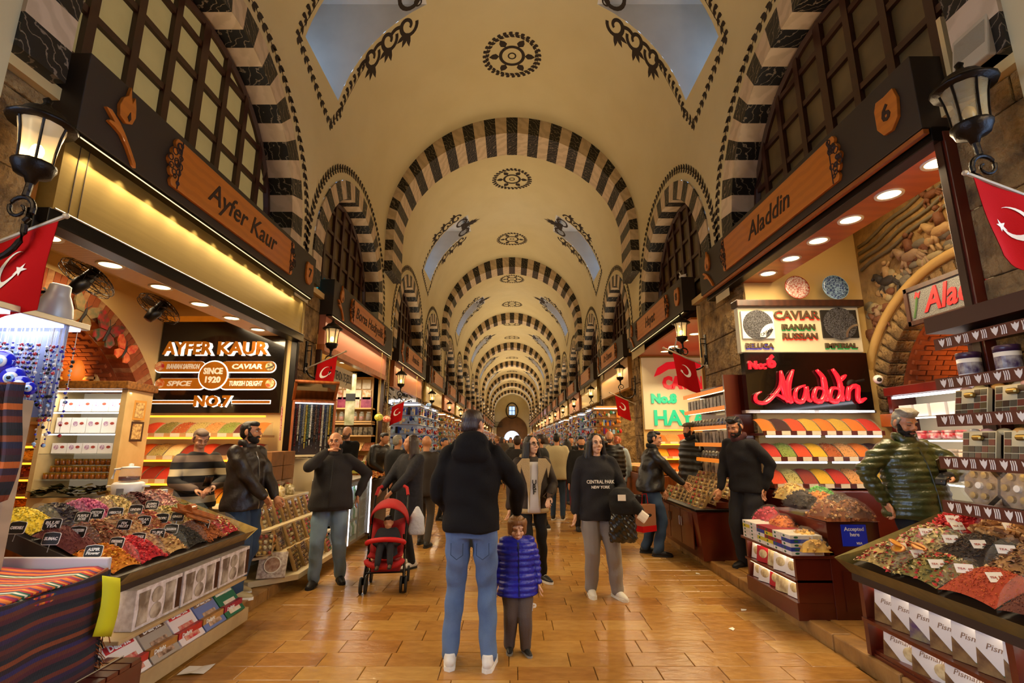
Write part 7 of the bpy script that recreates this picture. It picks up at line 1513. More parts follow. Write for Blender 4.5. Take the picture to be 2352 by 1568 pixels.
    # -- hair
    if style != 'bald' and hair:
        h = MB(); hv = .008 if near else .02
        if style in ('short', 'quiff', 'cap'):
            h.ball((0, .028, .038), (.079, .088, .082), 14); h.ball((0, .05, -.01), (.072, .062, .07), 12)
            for s_ in (-1, 1): h.tube([(s_ * .07, -.02, .05), (s_ * .073, -.005, -.01)], [.016, .008], 8)
            h.ball((0, -.02, .085), (.066, .066, .036), 10)
            if style == 'quiff':
                h.ball((0, -.04, .10), (.062, .05, .035), 10)
                for i in range(9): a = -.05 + .0125 * i; h.tube([(a, .06, .10), (a, -.0, .125), (a * 1.05, -.07, .112)], [.014, .017, .010], 6)
        elif style == 'bowl':
            h.ball((0, .03, .038), (.09, .096, .09), 14); h.ball((0, .035, -.02), (.09, .075, .075), 12)
            for i in range(11): a = PI * (.08 + .84 * i / 10); x, y = .088 * math.cos(a), -.092 * math.sin(a) + .01; h.tube([(x * .8, y * .75, .10), (x, y, .075), (x * 1.0, y * .98, .058 if .22 < i / 10 < .78 else -.05)], [.022, .016, .010], 6)
        elif style == 'long':
            h.ball((0, .028, .036), (.084, .092, .086), 14)
            for i in range(19):
                a = PI * (-.12 + 1.24 * i / 18); x, y = .082 * math.cos(a), .09 * math.sin(a) + .005; w_ = .02 * math.sin(i * 1.9)
                h.tube([(x * .55, y * .6, .10), (x * .98, y * .95, .03), (x * 1.10 + w_ * .3, y + .0, -.07), (x * 1.25 + w_, y * 1.05 - .0, -.16), (x * 1.28 + w_, y * 1.05 - (.04 if y < .03 else 0), -.25 - .03 * math.sin(i * 2.3))], [.024, .024, .026, .024, .012], 7)
        elif style == 'pony':
            h.ball((0, .028, .036), (.082, .092, .084), 14); h.ball((0, .05, -.0), (.074, .06, .07), 10)
            h.tube([(0, .10, .05), (0, .15, .0), (.01, .15, -.12), (.0, .14, -.3)], [.02, .036, .036, .012], 8)
        hm_ = remesh(xf(h, HM), hv, 2, .4)
        put(hm_, hair, 'hair', root)
        if style == 'cap':
            c = MB(); c.ball((0, .015, .085), (.094, .112, .05), 14); c.tube([(-.06, -.075, .07), (0, -.10, .066), (.06, -.075, .07)], [(.02, .01), (.03, .01), (.02, .01)], 8); put(remesh(xf(c, HM), .008 if near else .015, 2), mat('tweed_cap', '#6a6452', .9, noise=(60, .7), col2='#3c382c'), 'flat_cap', root)
    # -- trousers
    t = MB(); r_ = tb
    for i in (0, 1):
        fl_ = anks[i] + Vector((0, 0, -.005 * k)); limb(t, [hips[i] + Vector((0, 0, .02 * k)), hips[i].lerp(knees[i], .5), knees[i], knees[i].lerp(fl_, .5), fl_], [.098 * k * (1 + .3 * (r_ - 1)), .085 * k * r_, .068 * k * r_, .063 * k * r_, .056 * k * r_], 12)
    rings(t, [(0, .0, .84 * k, .145 * k, .105 * k), (0, .005 * k, .92 * k, .165 * k * (1 + belly * .3), .115 * k * (1 + belly * .5)), (0, 0, 1.02 * k, .155 * k * (1 + belly * .3), .105 * k * (1 + belly * .5))])
    tme = remesh(t, {0: .011, 1: .025, 2: .034}[lod] * max(k, .62), 4)
    if near: displace(tme, lambda co: fold(co, foldamp * k, 1) * np.clip((co[:, 2] < .9 * k) * 1.0, .3, 1))
    put(tme, trousers or m_ink, 'trousers', root)
    # -- shoes
    for i in (0, 1):
        s = MB(); f = anks[i]; zz = f.z - .09 * k
        pts = [(0, .055, .045, .036), (0, .01, .05, .040), (0, -.06, .042, .044), (0, -.12, .034, .042), (0, -.165, .028, .03)]
        Ms = Matrix.Translation((f.x, f.y, zz)) @ Matrix.Rotation(math.radians(toes[i]), 4, 'Z') @ Matrix.Scale(k, 4)
        for (x, y, z, r), (x2, y2, z2, r2_) in zip(pts, pts[1:]): s.tube([(x, y, z), (x2, y2, z2)], [(r, z * .95), (r2_, z2 * .95)], 12)
        for x, y, z, r in pts: s.ball((x, y, z), (r, r, z * .95), 10)
        s.tube([(0, .03, .04), (0, .03, .10)], [.042, .040], 12); xf(s, Ms)
        so_ = put(remesh(s, {0: .009, 1: .02, 2: .03}[lod] * max(k, .62), 2), shoes or m_ink, 'shoe', root)
        if lod < 2:
            sl_ = MB().prism([(x * 1.0, y) for x, y in ([(.034, .07), (.04, .03), (.042, -.06), (.046, -.11), (.036, -.17), (.0, -.20), (-.036, -.17), (-.046, -.11), (-.042, -.06), (-.04, .03), (-.034, .07), (0, .092)])], 0, .026, M=Ms); sl_.build('sole', sole or mat('dark_sole', '#1a1614', .7), so_)
        if near:
            la = MB()
            for q in range(4): la.tube([(-.022, -.035 - .02 * q, .083 - .008 * q), (0, -.038 - .02 * q, .092 - .009 * q), (.022, -.035 - .02 * q, .083 - .008 * q)], .0035, 5)
            xf(la, Ms).build('laces', sole or m_ink, so_)
    # -- coat
    if coat:
        c = MB(); B = bulk; B_ = 1 + (bulk - 1) * .7; hz = hem
        fl2 = 1 + .35 * max(tb - 1, 0); R_ = [(0, -.01 * belly, hz, .182 * B * fl2 * (1 + .3 * belly), .142 * B * fl2 * (1 + .6 * belly)), (0, -.02 * belly, hz + .05, .184 * B * fl2 * (1 + .35 * belly), .144 * B * fl2 * (1 + .8 * belly)), (0, -.03 * belly, max(1.06, hz + .09), .175 * B * (1 + .4 * belly), .13 * B * (1 + 1.1 * belly)), (0, -.01 * belly, 1.22, .185 * B * (1 + .15 * belly), .135 * B * (1 + .4 * belly)), (0, 0, 1.33, .19 * B, .13 * B), (0, .01, 1.40, .18 * B, .115 * B), (0, .012, 1.455, .125 * B, .09 * B), (0, .01, 1.495, .072, .07)]
        if hz < .7: R_ = [(0, 0, hz, .21 * B, .15 * B), (0, 0, .8, .19 * B, .14 * B)] + R_[2:]
        rr_ = [(x * k, y * k, z * k, a * k, d * k) for x, y, z, a, d in R_]; tb_ = MB(); rings(tb_, rr_, 24); tb_.v = [tuple(up(p)) for p in tb_.v]; c.add(tb_.v, tb_.f)
        for i in (0, 1):
            cuff = elb[i].lerp(wr[i], .97); limb(c, [sh[i] + Vector((-.02 if i == 0 else .02, 0, -.01)) * k, sh[i].lerp(elb[i], .5), elb[i], elb[i].lerp(cuff, .5), cuff], [.074 * k * B_, .068 * k * B_, .060 * k * B_, .054 * k * B_, .043 * k * B_], 12)
        if hood: c.ball(up(P(0, .10, 1.50)), (.13 * k, .085 * k, .10 * k), 12); c.ball(up(P(.0, .12, 1.43)), (.15 * k, .06 * k, .08 * k), 12); c.tube([up(P(.12, .04, 1.50)), up(P(.07, -.07, 1.47))], [.04 * k, .03 * k], 8); c.tube([up(P(-.12, .04, 1.50)), up(P(-.07, -.07, 1.47))], [.04 * k, .03 * k], 8)
        cv = {0: .012, 1: .026, 2: .034}[lod] * max(k, .62); cme = remesh(c, cv, 5 if near else 3)
        if puff and lod < 2:
            pr, pa = puff; displace(cme, lambda co: pa * (np.abs(np.sin(np.pi * (co[:, 2] + .06 * np.abs(co[:, 0])) / pr)) - .5)); 
        if near: displace(cme, lambda co: fold(co, foldamp * k, 4))
        co_ = put(cme, coat, 'jacket', root)
        if stripes:
            for m in stripes[1]: cme.materials.append(m)
            zc = [p.center.z for p in cme.polygons]; xs_ = [abs(p.center.x) for p in cme.polygons]; per = stripes[0]
            idx = [(lambda q: 0 if q % 2 == 0 else (1 if q % 4 == 1 else 2))(int((z + .28 * max(x - .2, 0)) / per)) for z, x in zip(zc, xs_)]; cme.polygons.foreach_set('material_index', idx)
        if collar:
            cl = MB(); n = 20
            cp_ = [up(P(.082 * math.cos(2 * PI * j / n), .012 + .078 * math.sin(2 * PI * j / n), 1.495 + (.03 if math.sin(2 * PI * j / n) > -.5 else -.01))) for j in range(n)]; cl.tube(cp_ + [cp_[0], cp_[1]], [(.016 * k, .034 * k)] * (n + 2), 8, cap=False); cl.build('collar', collar, co_, smooth=True)
        if zip_:
            zz_ = [z for z in np.linspace(hz * k + .01, 1.43 * k, 14)]; zp = []
            for z in zz_:
                for i in range(len(rr_) - 1):
                    if rr_[i][2] <= z <= rr_[i + 1][2]:
                        t_ = (z - rr_[i][2]) / (rr_[i + 1][2] - rr_[i][2] + 1e-6); zp.append(up((0, rr_[i][1] * (1 - t_) + rr_[i + 1][1] * t_ - (rr_[i][4] * (1 - t_) + rr_[i + 1][4] * t_) - .001, z))); break
            MB().tube(zp, [(.009, .004)] * len(zp), 6).build('zip', zip_, co_)
    root['_h'] = 0; del root['_h']
    return root, dict(HM=HM, hm=hm, sh=sh, elb=elb, wr=wr, k=k, up=up, P=P)
m_hblack = mat('black_hair', '#0f0a08', .45, bump=(110, .35), stretch=(1, 1, .1)); m_hbrown = mat('brown_hair', '#2e1a10', .45, bump=(110, .35), stretch=(1, 1, .1)); m_hblond = mat('honey_hair', '#8a5a2c', .45, noise=(60, .6), col2='#54341a', bump=(110, .35), stretch=(1, 1, .1)); m_hgrey = mat('silver_hair', '#9a9484', .45, noise=(50, .6), col2='#5a5448', bump=(110, .4), stretch=(1, .15, 1)); m_hcrop = mat('cropped_grey_hair', '#6a5444', .7)
m_coatb = mat('black_shell', '#100c0a', .85, spec=.2, bump=(60, .15)); m_jeans = mat('blue_denim', '#5a7092', .85, noise=(6, .6), col2='#41567a', bump=(220, .25)); m_jeansl = mat('light_denim', '#7d95a8', .8, noise=(5, .5), col2='#5d7890', bump=(220, .25)); m_jeansd = mat('dark_denim', '#2c425c', .85, noise=(5, .5), col2='#1a2a40', bump=(220, .25))
m_leather = mat('brown_leather', '#221712', .45, bump=(26, .3)); m_leatherb = mat('black_leather', '#120f0e', .42, bump=(26, .3)); m_fleece = mat('charcoal_fleece', '#24201f', .9, bump=(150, .3)); m_black_cloth = mat('black_cloth', '#0c0a0b', .85, bump=(120, .2)); m_khaki = mat('khaki_cotton', '#8a7656', .85, bump=(120, .2)); m_grey_sweat = mat('grey_sweatpants', '#8a827c', .9, bump=(120, .25)); m_taupe = mat('taupe_sweatpants', '#5a4c44', .9, bump=(120, .25))
m_shoew = mat('white_sneaker', '#dcd6cc', .5); m_shoeb = mat('black_sneaker', '#151213', .55); m_olive = mat('olive_quilt', '#3c4220', .3, coat=.15, bump=(40, .3)); m_bluepuff = mat('blue_quilt', '#16199a', .4, bump=(60, .25)); m_beardb = mat('dark_beard', '#150d0a', .7, bump=(200, .5)); m_stub = mat('stubble', '#5a4034', .8)
def phone(mt, parent_label, off=.03, tilt=0, mat_=None):
    w_, d, s_, n_ = mt['pos']; p = w_ + d * .10 + n_ * off
    return p
# ---- father, seen from behind, hand on the child's head
pf, J = person('man in a black jacket and blue jeans from behind, hand on a child', (-.31, 3.93, 0), 180, 1.84, hands=((.16, -.20, .98), (-.33, -.24, .985)), feet=((.135, .0), (-.135, .03)), head=(-26, 8), coat=m_coatb, hem=.885, bulk=1.12, trousers=m_jeans, tb=1.06, shoes=m_shoew, sole=m_white, hair=m_hbrown, hood=True, curl=.35, poles=((.5, .5, -.2), (-.6, .4, 0)), toes=(6, -8), fing=(None, (0, -.3, -1)))
for s_ in (-1, 1):
    MB().tube([(s_ * .05, .126, .86), (s_ * .05, .131, .78), (s_ * .095, .127, .75), (s_ * .14, .112, .78), (s_ * .14, .108, .86)], .003, 5).build('pocket_stitching', m_jeansd, pf)
# ---- child
pc_, J = person('small child in a shiny blue quilted jacket and grey sweatpants looking down', (.04, 4.18, 0), 6, .99, hands=((.30, -.04, .84), (-.26, -.02, .86)), feet=((.11, -.05), (-.10, .05)), head=(0, 12), coat=m_bluepuff, hem=.74, bulk=1.42, puff=(.045, .011), trousers=m_taupe, tb=1.45, shoes=m_shoeb, sole=mat('grey_sole', '#8a8680', .7), hair=m_hblond, style='bowl', skin=m_skinp, zip_=mat('navy_zip', '#0c0e3a', .5), eyes=False, curl=.4, toes=(14, -6))
word('GAP', .075, m_offwhite, pc_, Matrix.Translation((.068, -.072, .34)) @ FY @ Matrix.Rotation(-.15, 4, 'Z'), .002, .003)
# ---- woman in shearling jacket
m_shear = mat('brown_suede', '#31241b', .75, bump=(80, .2)); m_wool = mat('cream_shearling', '#cdb080', .95, bump=(160, .9))
pw, J = person('smiling woman with glasses in a brown shearling jacket over a white shirt', (.23, 5.95, 0), 8, 1.66, hands=((.17, -.22, 1.02), (-.28, .04, .82)), feet=((.16, .16), (-.05, -.12)), head=(28, -2), coat=m_shear, hem=.84, bulk=1.08, trousers=m_black_cloth, tb=.92, shoes=m_shoeb, sole=m_white, hair=m_hblack, style='long', skin=m_skinp, curl=.7, toes=(25, 0))
ws = MB().grid(lambda u, v: ((u - .5) * (.15 - .03 * v), -.158 - .012 * math.cos((u - .5) * 3) + .035 * v * v, .80 + .56 * v), [q / 8 for q in range(9)], [q / 10 for q in range(11)]).build('white_shirt', mat('white_cotton', '#cfc8c0', .85), pw, smooth=True); ws.modifiers.new('t', 'SOLIDIFY').thickness = .012
word('U\nR\nF', .075, m_ink, ws, Matrix.Translation((.0, -.176, 1.08)) @ FY, .001, .002, lines=.7)
for s_ in (-1, 1):
    MB().prism([(s_ * .055, .84), (s_ * .085, 1.12), (s_ * .15, 1.30), (s_ * .165, 1.18), (s_ * .20, 1.33), (s_ * .14, 1.40), (s_ * .05, 1.40), (s_ * .045, 1.1)][::s_], 0, .022, M=T(0, -.150, 0) @ FY).build('shearling_lapel', m_wool, pw, bevel=.008)
    MB().tube([(s_ * .05, .02, 1.40), (s_ * .10, .07, 1.41), (0, .10, 1.43)] , .04, 8).build('shearling_collar', m_wool, pw, smooth=True)
MB().tube([(.192 * math.cos(a), .150 * math.sin(a), .815) for a in [2 * PI * q / 24 for q in range(25)]], [(.012, .03)] * 25, 6, cap=False).build('shearling_hem', m_wool, pw, smooth=True)
gl_ = MB()
for s_ in (-1, 1): gl_.tube([(s_ * .032 + .023 * math.cos(a), -.094, .008 + .019 * math.sin(a)) for a in [2 * PI * q / 16 for q in range(17)]], .0022, 5, cap=False); gl_.tube([(s_ * .054, -.092, .012), (s_ * .078, .0, .012)], .002, 5)
gl_.tube([(-.01, -.096, .012), (.01, -.096, .012)], .002, 5); xf(gl_, J['HM']).build('glasses', m_ink, pw)
tag(MB().box(-.035, .035, -.006, .006, -.07, .07, M=T(.40, 5.70, 1.0, 60, 20, 10)).build('mobile_phone', m_gloss, bevel=.004), 'dark phone in the hand of the woman in the shearling jacket', 'phone')
# ---- woman in hoodie
m_hood = mat('charcoal_hoodie', '#1c1a1d', .9, bump=(120, .25))
ph, J = person('young woman in a charcoal hoodie and grey sweatpants walking with a quilted bag', (.93, 5.56, 0), 4, 1.68, hands=((.19, -.20, 1.03), (-.27, -.02, .80)), feet=((.17, -.06), (-.09, .05)), head=(8, 2), coat=m_hood, hem=.80, bulk=1.08, trousers=m_grey_sweat, tb=1.28, shoes=m_shoew, sole=m_white, hair=m_hblack, style='long', skin=m_skinp, hood=True, curl=.6, toes=(18, -4))
word('CENTRAL PARK', .05, m_offwhite, ph, Matrix.Translation((-.0, -.172, 1.17)) @ FY, .002, .001, fit=.30); word('NEW YORK', .04, m_offwhite, ph, Matrix.Translation((.0, -.172, 1.115)) @ FY, .002, .001, fit=.2)
bg = thing('quilted_bag', 'black quilted bag with a black jacket slung over it, carried by the hoodie woman', 'bag', (1.14, 5.30, 0), 0); m_quilt = mat('quilted_black', '#16130d', .25, coat=.5, noise=(3, .2), bump=(18, .5))
qb = MB(); rings(qb, [(0, 0, .58, .135, .05), (0, 0, .62, .15, .07), (0, 0, .8, .14, .075), (0, 0, .95, .105, .06), (0, 0, 1.02, .06, .03)], 20); qm = remesh(qb, .011, 3); displace(qm, lambda co: -.008 * np.maximum(np.abs(np.cos((co[:, 0] + co[:, 2]) * 52)) - .82, 0) * 6 - .0 + .004 * np.sin((co[:, 0] - co[:, 2]) * 60)); put(qm, m_quilt, 'bag_body', bg)
jb = MB(); rings(jb, [(.03, -.01, .86, .14, .08), (.02, -.01, .95, .16, .10), (0, 0, 1.06, .13, .085), (0, 0, 1.12, .07, .05)], 20); jb.tube([(.1, -.06, 1.0), (.16, -.07, .9), (.2, -.06, .84)], [.05, .05, .04], 10); jm = remesh(jb, .012, 4); displace(jm, lambda co: fold(co, .008)); put(jm, m_black_cloth, 'draped_jacket', bg)
MB().tube([(.15, -.12, .875), (.22, -.11, .82)], [(.012, .05), (.012, .05)], 8).build('striped_cuff', m_offwhite, bg); MB().box(-.06, .02, -.11, -.104, 1.0, 1.06).build('letter_patch', m_offwhite, bg)
# ---- bald man
pb_, J = person('heavy bald man in a dark fleece and pale jeans covering his mouth', (-2.12, 5.97, 0), 14, 1.70, hands=((.31, .03, 1.0), (-.075, -.165, 1.525)), feet=((.15, .10), (-.13, -.02)), head=(-4, 3), coat=m_fleece, hem=.84, bulk=1.12, belly=.5, trousers=m_jeansl, tb=1.22, shoes=m_shoeb, style='bald', hair=m_hcrop, curl=.45, zip_=m_ink, collar=m_fleece, poles=((.9, .4, .1), (-.7, -.2, -.7)), toes=(16, -10), fing=((-.2, -.3, -.8), (.9, 0, .1)))
# ---- leather jacket man by the left stall
pl_, J = person('bearded man in a brown leather jacket standing in profile beside the tea stall', (-2.76, 5.22, .10), 78, 1.70, hands=((.12, -.30, .95), (-.06, -.33, .94)), feet=((.10, .06), (-.10, -.10)), head=(16, 0), coat=m_leather, hem=.84, bulk=1.14, belly=.12, trousers=m_jeansd, tb=1.25, shoes=mat('tan_sneaker', '#a8946c', .6), sole=m_white, hair=m_hblack, beard=m_beardb, collar=m_leather, zip_=m_steel, curl=.9, poles=((.7, .6, -.3), (-.7, .6, -.3)), toes=(0, 10), foldamp=.011)
# ---- striped sweater man
ps_, J = person('man in a black and cream striped sweater reading his phone', (-3.32, 5.3, .10), 42, 1.62, hands=((.12, -.31, 1.13), (-.05, -.31, 1.10)), feet=((.11, 0), (-.11, 0)), head=(6, 24), coat=kilim_mat('striped_knit', ['#141012', '#c8b48e', '#141012', '#6e5a4c'], 3.7, 2), hem=.88, bulk=1.06, belly=.2, trousers=m_khaki, tb=1.25, shoes=m_shoeb, hair=m_hcrop, beard=None, curl=.8, eyes=False, poles=((.8, .5, -.3), (-.8, .5, -.3)))
tag(MB().box(-.036, .036, -.006, .006, -.075, .075, M=T(-3.06, 5.09, 1.20, 50, 0, 40)).build('mobile_phone', m_gloss, bevel=.004), 'dark phone held by the man in the striped sweater', 'phone')
# ---- right: leather jacket man reaching to the counter
pr_, J = person('grey haired man in a black leather jacket reaching towards the sweets counter', (2.02, 7.45, 0), 84, 1.75, lean=8, hands=((-.02, -.22, .75), (-.20, -.46, .98)), feet=((.12, .08), (-.10, -.06)), head=(-8, 2), coat=m_leatherb, hem=.88, bulk=1.14, belly=.25, trousers=m_jeansd, tb=1.22, shoes=m_shoeb, sole=mat('dark_sole', '#1a1614'), hair=m_hblack, collar=m_black_cloth, curl=.4, poles=((.6, .6, -.2), (-.6, .5, -.4)), toes=(5, -5), foldamp=.010)
sbg = thing('shopping_bag', 'beige and red paper shopping bag beside the man at the sweets counter', 'shopping bag', (1.88, 7.22, .36), 30); MB().box(-.13, .13, -.07, .07, 0, .36).build('bag_body', mat('beige_paper', '#8a5a3c', .7), sbg); MB().box(-.132, .132, -.072, .072, 0, .08).build('red_band', m_red, sbg); MB().tube([(-.06, 0, .36), (-.04, 0, .5), (.04, 0, .5), (.06, 0, .36)], .006, 5).build('handle', m_red, sbg); MB().prism(arc(0, .22, .05, 0, 360, 12, .022)[:-1], 0, .002, M=T(0, -.071, 0) @ FY).build('oval_logo', m_ink, sbg)
tag(MB().box(-.10, .10, -.06, .06, 0, .42, M=T(1.78, 7.32, .42, 0, 4, 20)).build('shopping_bag', mat('black_plastic', '#141012', .3, bump=(20, .6)), bevel=.02), 'black plastic carrier bag behind the beige shopping bag', 'shopping bag')
# ---- right: cardigan man
pg_, J = person('bearded man in a black cardigan leaning over the sweets counter, hand in pocket', (2.92, 6.28, .10), -62, 1.80, lean=9, hands=((.22, .02, .93), (-.20, -.26, .84)), feet=((.12, 0), (-.11, -.04)), head=(4, 22), coat=mat('black_knit', '#100d0f', .95, bump=(160, .5)), hem=.86, bulk=1.08, belly=.1, trousers=mat('black_denim', '#161416', .85, bump=(150, .2)), tb=1.3, shoes=m_shoeb, hair=m_hblack, beard=m_beardb, style='quiff', eyes=False, curl=.5, collar=mat('maroon_knit', '#3a1014', .9), poles=((.7, .7, 0), (-.5, .6, -.3)))
# ---- right: man in olive quilted jacket
po_, J = person('man with silver hair and goatee in a shiny olive quilted jacket checking his phone', (3.50, 4.42, .10), 2, 1.77, hands=((.03, -.34, 1.20), (-.29, -.02, .98)), feet=((.12, 0), (-.12, 0)), head=(0, 20), coat=m_olive, hem=.84, bulk=1.24, belly=.3, puff=(.058, .011), trousers=m_black_cloth, tb=1.2, shoes=m_shoeb, hair=m_hgrey, style='quiff', beard=m_beardb, collar=m_olive, zip_=mat('olive_zip', '#23280f', .5), curl=.75, eyes=False, poles=((1, .25, -.1), (-1, .2, 0)), fing=((-1, -.2, .1), None), foldamp=.008)
w_, d, s_, n_ = J['hm'][0]
gv = MB(); limb(gv, [w_ - d * .03, w_ + d * .04, w_ + d * .09], [.042, .044, .036], 10); 
for j in range(4): limb(gv, [w_ + d * .08 + s_ * (.032 - .021 * j), w_ + d * .13 + s_ * (.032 - .021 * j) + n_ * .02, w_ + d * .14 + s_ * (.03 - .02 * j) + n_ * .055], [.014, .013, .011], 7)
put(remesh(gv, .008, 2), mat('black_glove', '#0d0c0e', .5), 'glove', po_)
pp_ = po_.matrix_basis @ (w_ + d * .08 + n_ * .05 + Vector((-.03, 0, .06)))
tag(MB().box(-.038, .038, -.006, .006, -.08, .08, M=Matrix.Translation((3.46, 4.05, 1.40)) @ Euler((.35, -.5, .1)).to_matrix().to_4x4()).build('mobile_phone', m_gloss, bevel=.005), 'black phone held by the man in the olive jacket', 'phone')
# ---- further people, coarser
def far(label, x, y, rz, H=1.75, **kw):
    kw.setdefault('lod', 1); return person(label, (x, y, kw.pop('z', 0)), rz, H, **kw)[0]
far('man in a flat cap and black puffer behind the sweets counter', 3.12, 8.72, -75, 1.80, z=.1, coat=mat('black_puffer', '#0e0d0d', .4), bulk=1.3, puff=(.11, .02), trousers=m_black_cloth, hair=m_hbrown, beard=m_beardb, style='cap', hem=.8, collar=m_black_cloth)
far('long haired woman in a dark checked coat pushing the red stroller', -1.36, 6.75, -40, 1.68, hands=((.1, -.38, 1.0), (-.12, -.40, 1.0)), coat=mat('dark_check', '#17161c', .85, noise=(30, .5), col2='#2a2a36'), hem=.5, bulk=1.18, trousers=m_black_cloth, hair=m_hbrown, style='long', shoes=mat('white_boot', '#c8c0b4', .6), feet=((.1, .0), (-.1, .12)), head=(-20, 0))
far('bald man in a brown jacket walking away on the left', -1.38, 8.05, 168, 1.68, coat=mat('brown_jacket', '#241a15', .6), hem=.78, bulk=1.25, trousers=mat('grey_slacks', '#3c342c', .85), style='bald', hair=m_hcrop, feet=((.1, -.12), (-.1, .1)))
far('grey haired man in a black sweater turned towards the souvenir stall', -2.05, 8.9, 150, 1.70, hands=((.24, -.1, .85), (-.1, .18, .95)), coat=m_black_cloth, hem=.84, bulk=1.2, trousers=mat('olive_slacks', '#2e2a1e', .85), hair=m_hgrey)
far('man in a purple black jacket leaning over the soap counter', -2.72, 9.75, 60, 1.72, lean=24, hands=((.12, -.45, .95), (-.12, -.42, .95)), coat=m_leatherb, bulk=1.2, trousers=m_black_cloth, hair=m_hblack, z=.1)
far('balding man with a phone in a black jacket and beige shirt behind the bald man', -3.02, 9.1, -10, 1.76, hands=((.02, -.30, 1.25), (-.05, -.30, 1.2)), coat=m_coatb, bulk=1.2, trousers=m_black_cloth, style='bald', hair=m_hcrop, beard=m_stub, z=.1)
far('dark haired shopper half hidden behind the bald man', -3.4, 9.0, 40, 1.66, coat=mat('pale_blue_shirt', '#9aa4b4', .8), bulk=1.05, trousers=m_jeansd, hair=m_hblack, z=.1)
far('man in a black jacket in profile with dark curly hair behind the shearling woman', .55, 9.6, -110, 1.72, coat=m_black_cloth, bulk=1.25, trousers=m_black_cloth, hair=m_hbrown, shoes=m_shoeb, sole=m_white, hem=.82, feet=((.1, .12), (-.1, -.12)), beard=m_stub)
far('man in a dark suit jacket walking away beyond the father', .10, 9.3, 176, 1.70, coat=mat('dark_suit', '#161012', .8), bulk=1.2, hem=.75, trousers=m_black_cloth, hair=m_hbrown)
far('person in a cream fleece jacket walking away', .95, 10.6, 170, 1.76, coat=mat('cream_fleece', '#c8b890', .9, bump=(120, .5)), bulk=1.25, hem=.8, trousers=m_jeansd, hair=m_hblack, sole=m_white)
far('bearded man in a black coat facing the viewer beside the hoodie woman', 1.30, 9.4, 0, 1.68, coat=m_black_cloth, bulk=1.15, hem=.6, trousers=m_black_cloth, hair=m_hblack, beard=m_beardb)
far('balding man in a black quilted puffer drinking at the right', 2.0, 10.2, -15, 1.80, hands=((.25, 0, .8), (-.05, -.2, 1.5)), coat=mat('black_puffer', '#0e0d0d'), bulk=1.3, puff=(.09, .02), trousers=m_black_cloth, style='bald', hair=m_hcrop, beard=m_stub)
far('red haired woman in a pale blue top walking away at the right', 2.3, 10.9, 170, 1.70, coat=mat('pale_blue_top', '#9fb0bc', .85), bulk=1.05, hem=.75, trousers=m_jeansl, hair=mat('red_hair', '#a0481c', .5), style='pony')
far('man in a blue cap looking down beside the father', -1.45, 10.6, 60, 1.66, coat=mat('navy_jacket', '#1c2436', .8), bulk=1.15, trousers=m_black_cloth, hair=mat('navy_cap', '#18305a', .8), style='short')
far('dark haired woman with maroon trousers further down the aisle', 1.32, 12.0, 175, 1.64, coat=mat('dark_suit', '#161012'), bulk=1.15, hem=.8, trousers=mat('maroon_cloth', '#5a1626', .85), hair=m_hblack, style='long')
far('man with a beanie in a dark coat further along the right', 1.55, 13.2, 10, 1.72, coat=m_coatb, bulk=1.2, hem=.7, trousers=m_jeansd, hair=m_hblack)
# ---- the distant crowd: a few figures, copied
CW = []
cols = [('#15120f', '#17181c'), ('#2c2420', '#1c2536'), ('#3a1216', '#141214'), ('#1a2230', '#2c2a28'), ('#8a8478', '#1e2430'), ('#4a3c2c', '#101014'), ('#5e1820', '#22262e'), ('#26302a', '#16140f')]
for i, (c1, c2) in enumerate(cols):
    o, _ = person('crowd figure', (0, 0, -50), 0, 1.72, lod=2, coat=mat('crowd_coat_%d' % i, c1, .8), hem=.7 + .03 * (i % 4), bulk=1.15 + .03 * (i % 3), trousers=mat('crowd_leg_%d' % i, c2, .85), hair=[m_hblack, m_hbrown, m_hblond, m_hblack][i % 4], style=['short', 'long', 'short', 'pony'][i % 4], feet=((.1, -.12), (-.1, .12))); CW.append(o)
CN = ['black', 'brown', 'dark red', 'navy', 'grey', 'tan', 'maroon', 'dark green']
r2 = random.Random(21); nn = 0
for row in range(30):
    y = 13.5 + row * 1.55 + r2.uniform(-.5, .5)
    for q in range(2 if row < 12 else 3):
        x = r2.uniform(-2.1, 2.1); i = r2.randrange(8); rz = r2.choice([0, 180, 170, 10, 90, -90, 190]); nn += 1
        if row < 8 and abs(x - .4) < .2: x += .6
        o = dup(CW[i], (x, y, 0), rz, 'passer-by in a %s coat, %s from the viewer in the distant crowd' % (CN[i], ordn(nn)), 'distant crowd in the aisle'); o.scale = [r2.uniform(.93, 1.05)] * 3
for o in CW:
    for ch in list(o.children):
        for g in list(ch.children): bpy.data.objects.remove(g)
        bpy.data.objects.remove(ch)
    bpy.data.objects.remove(o)
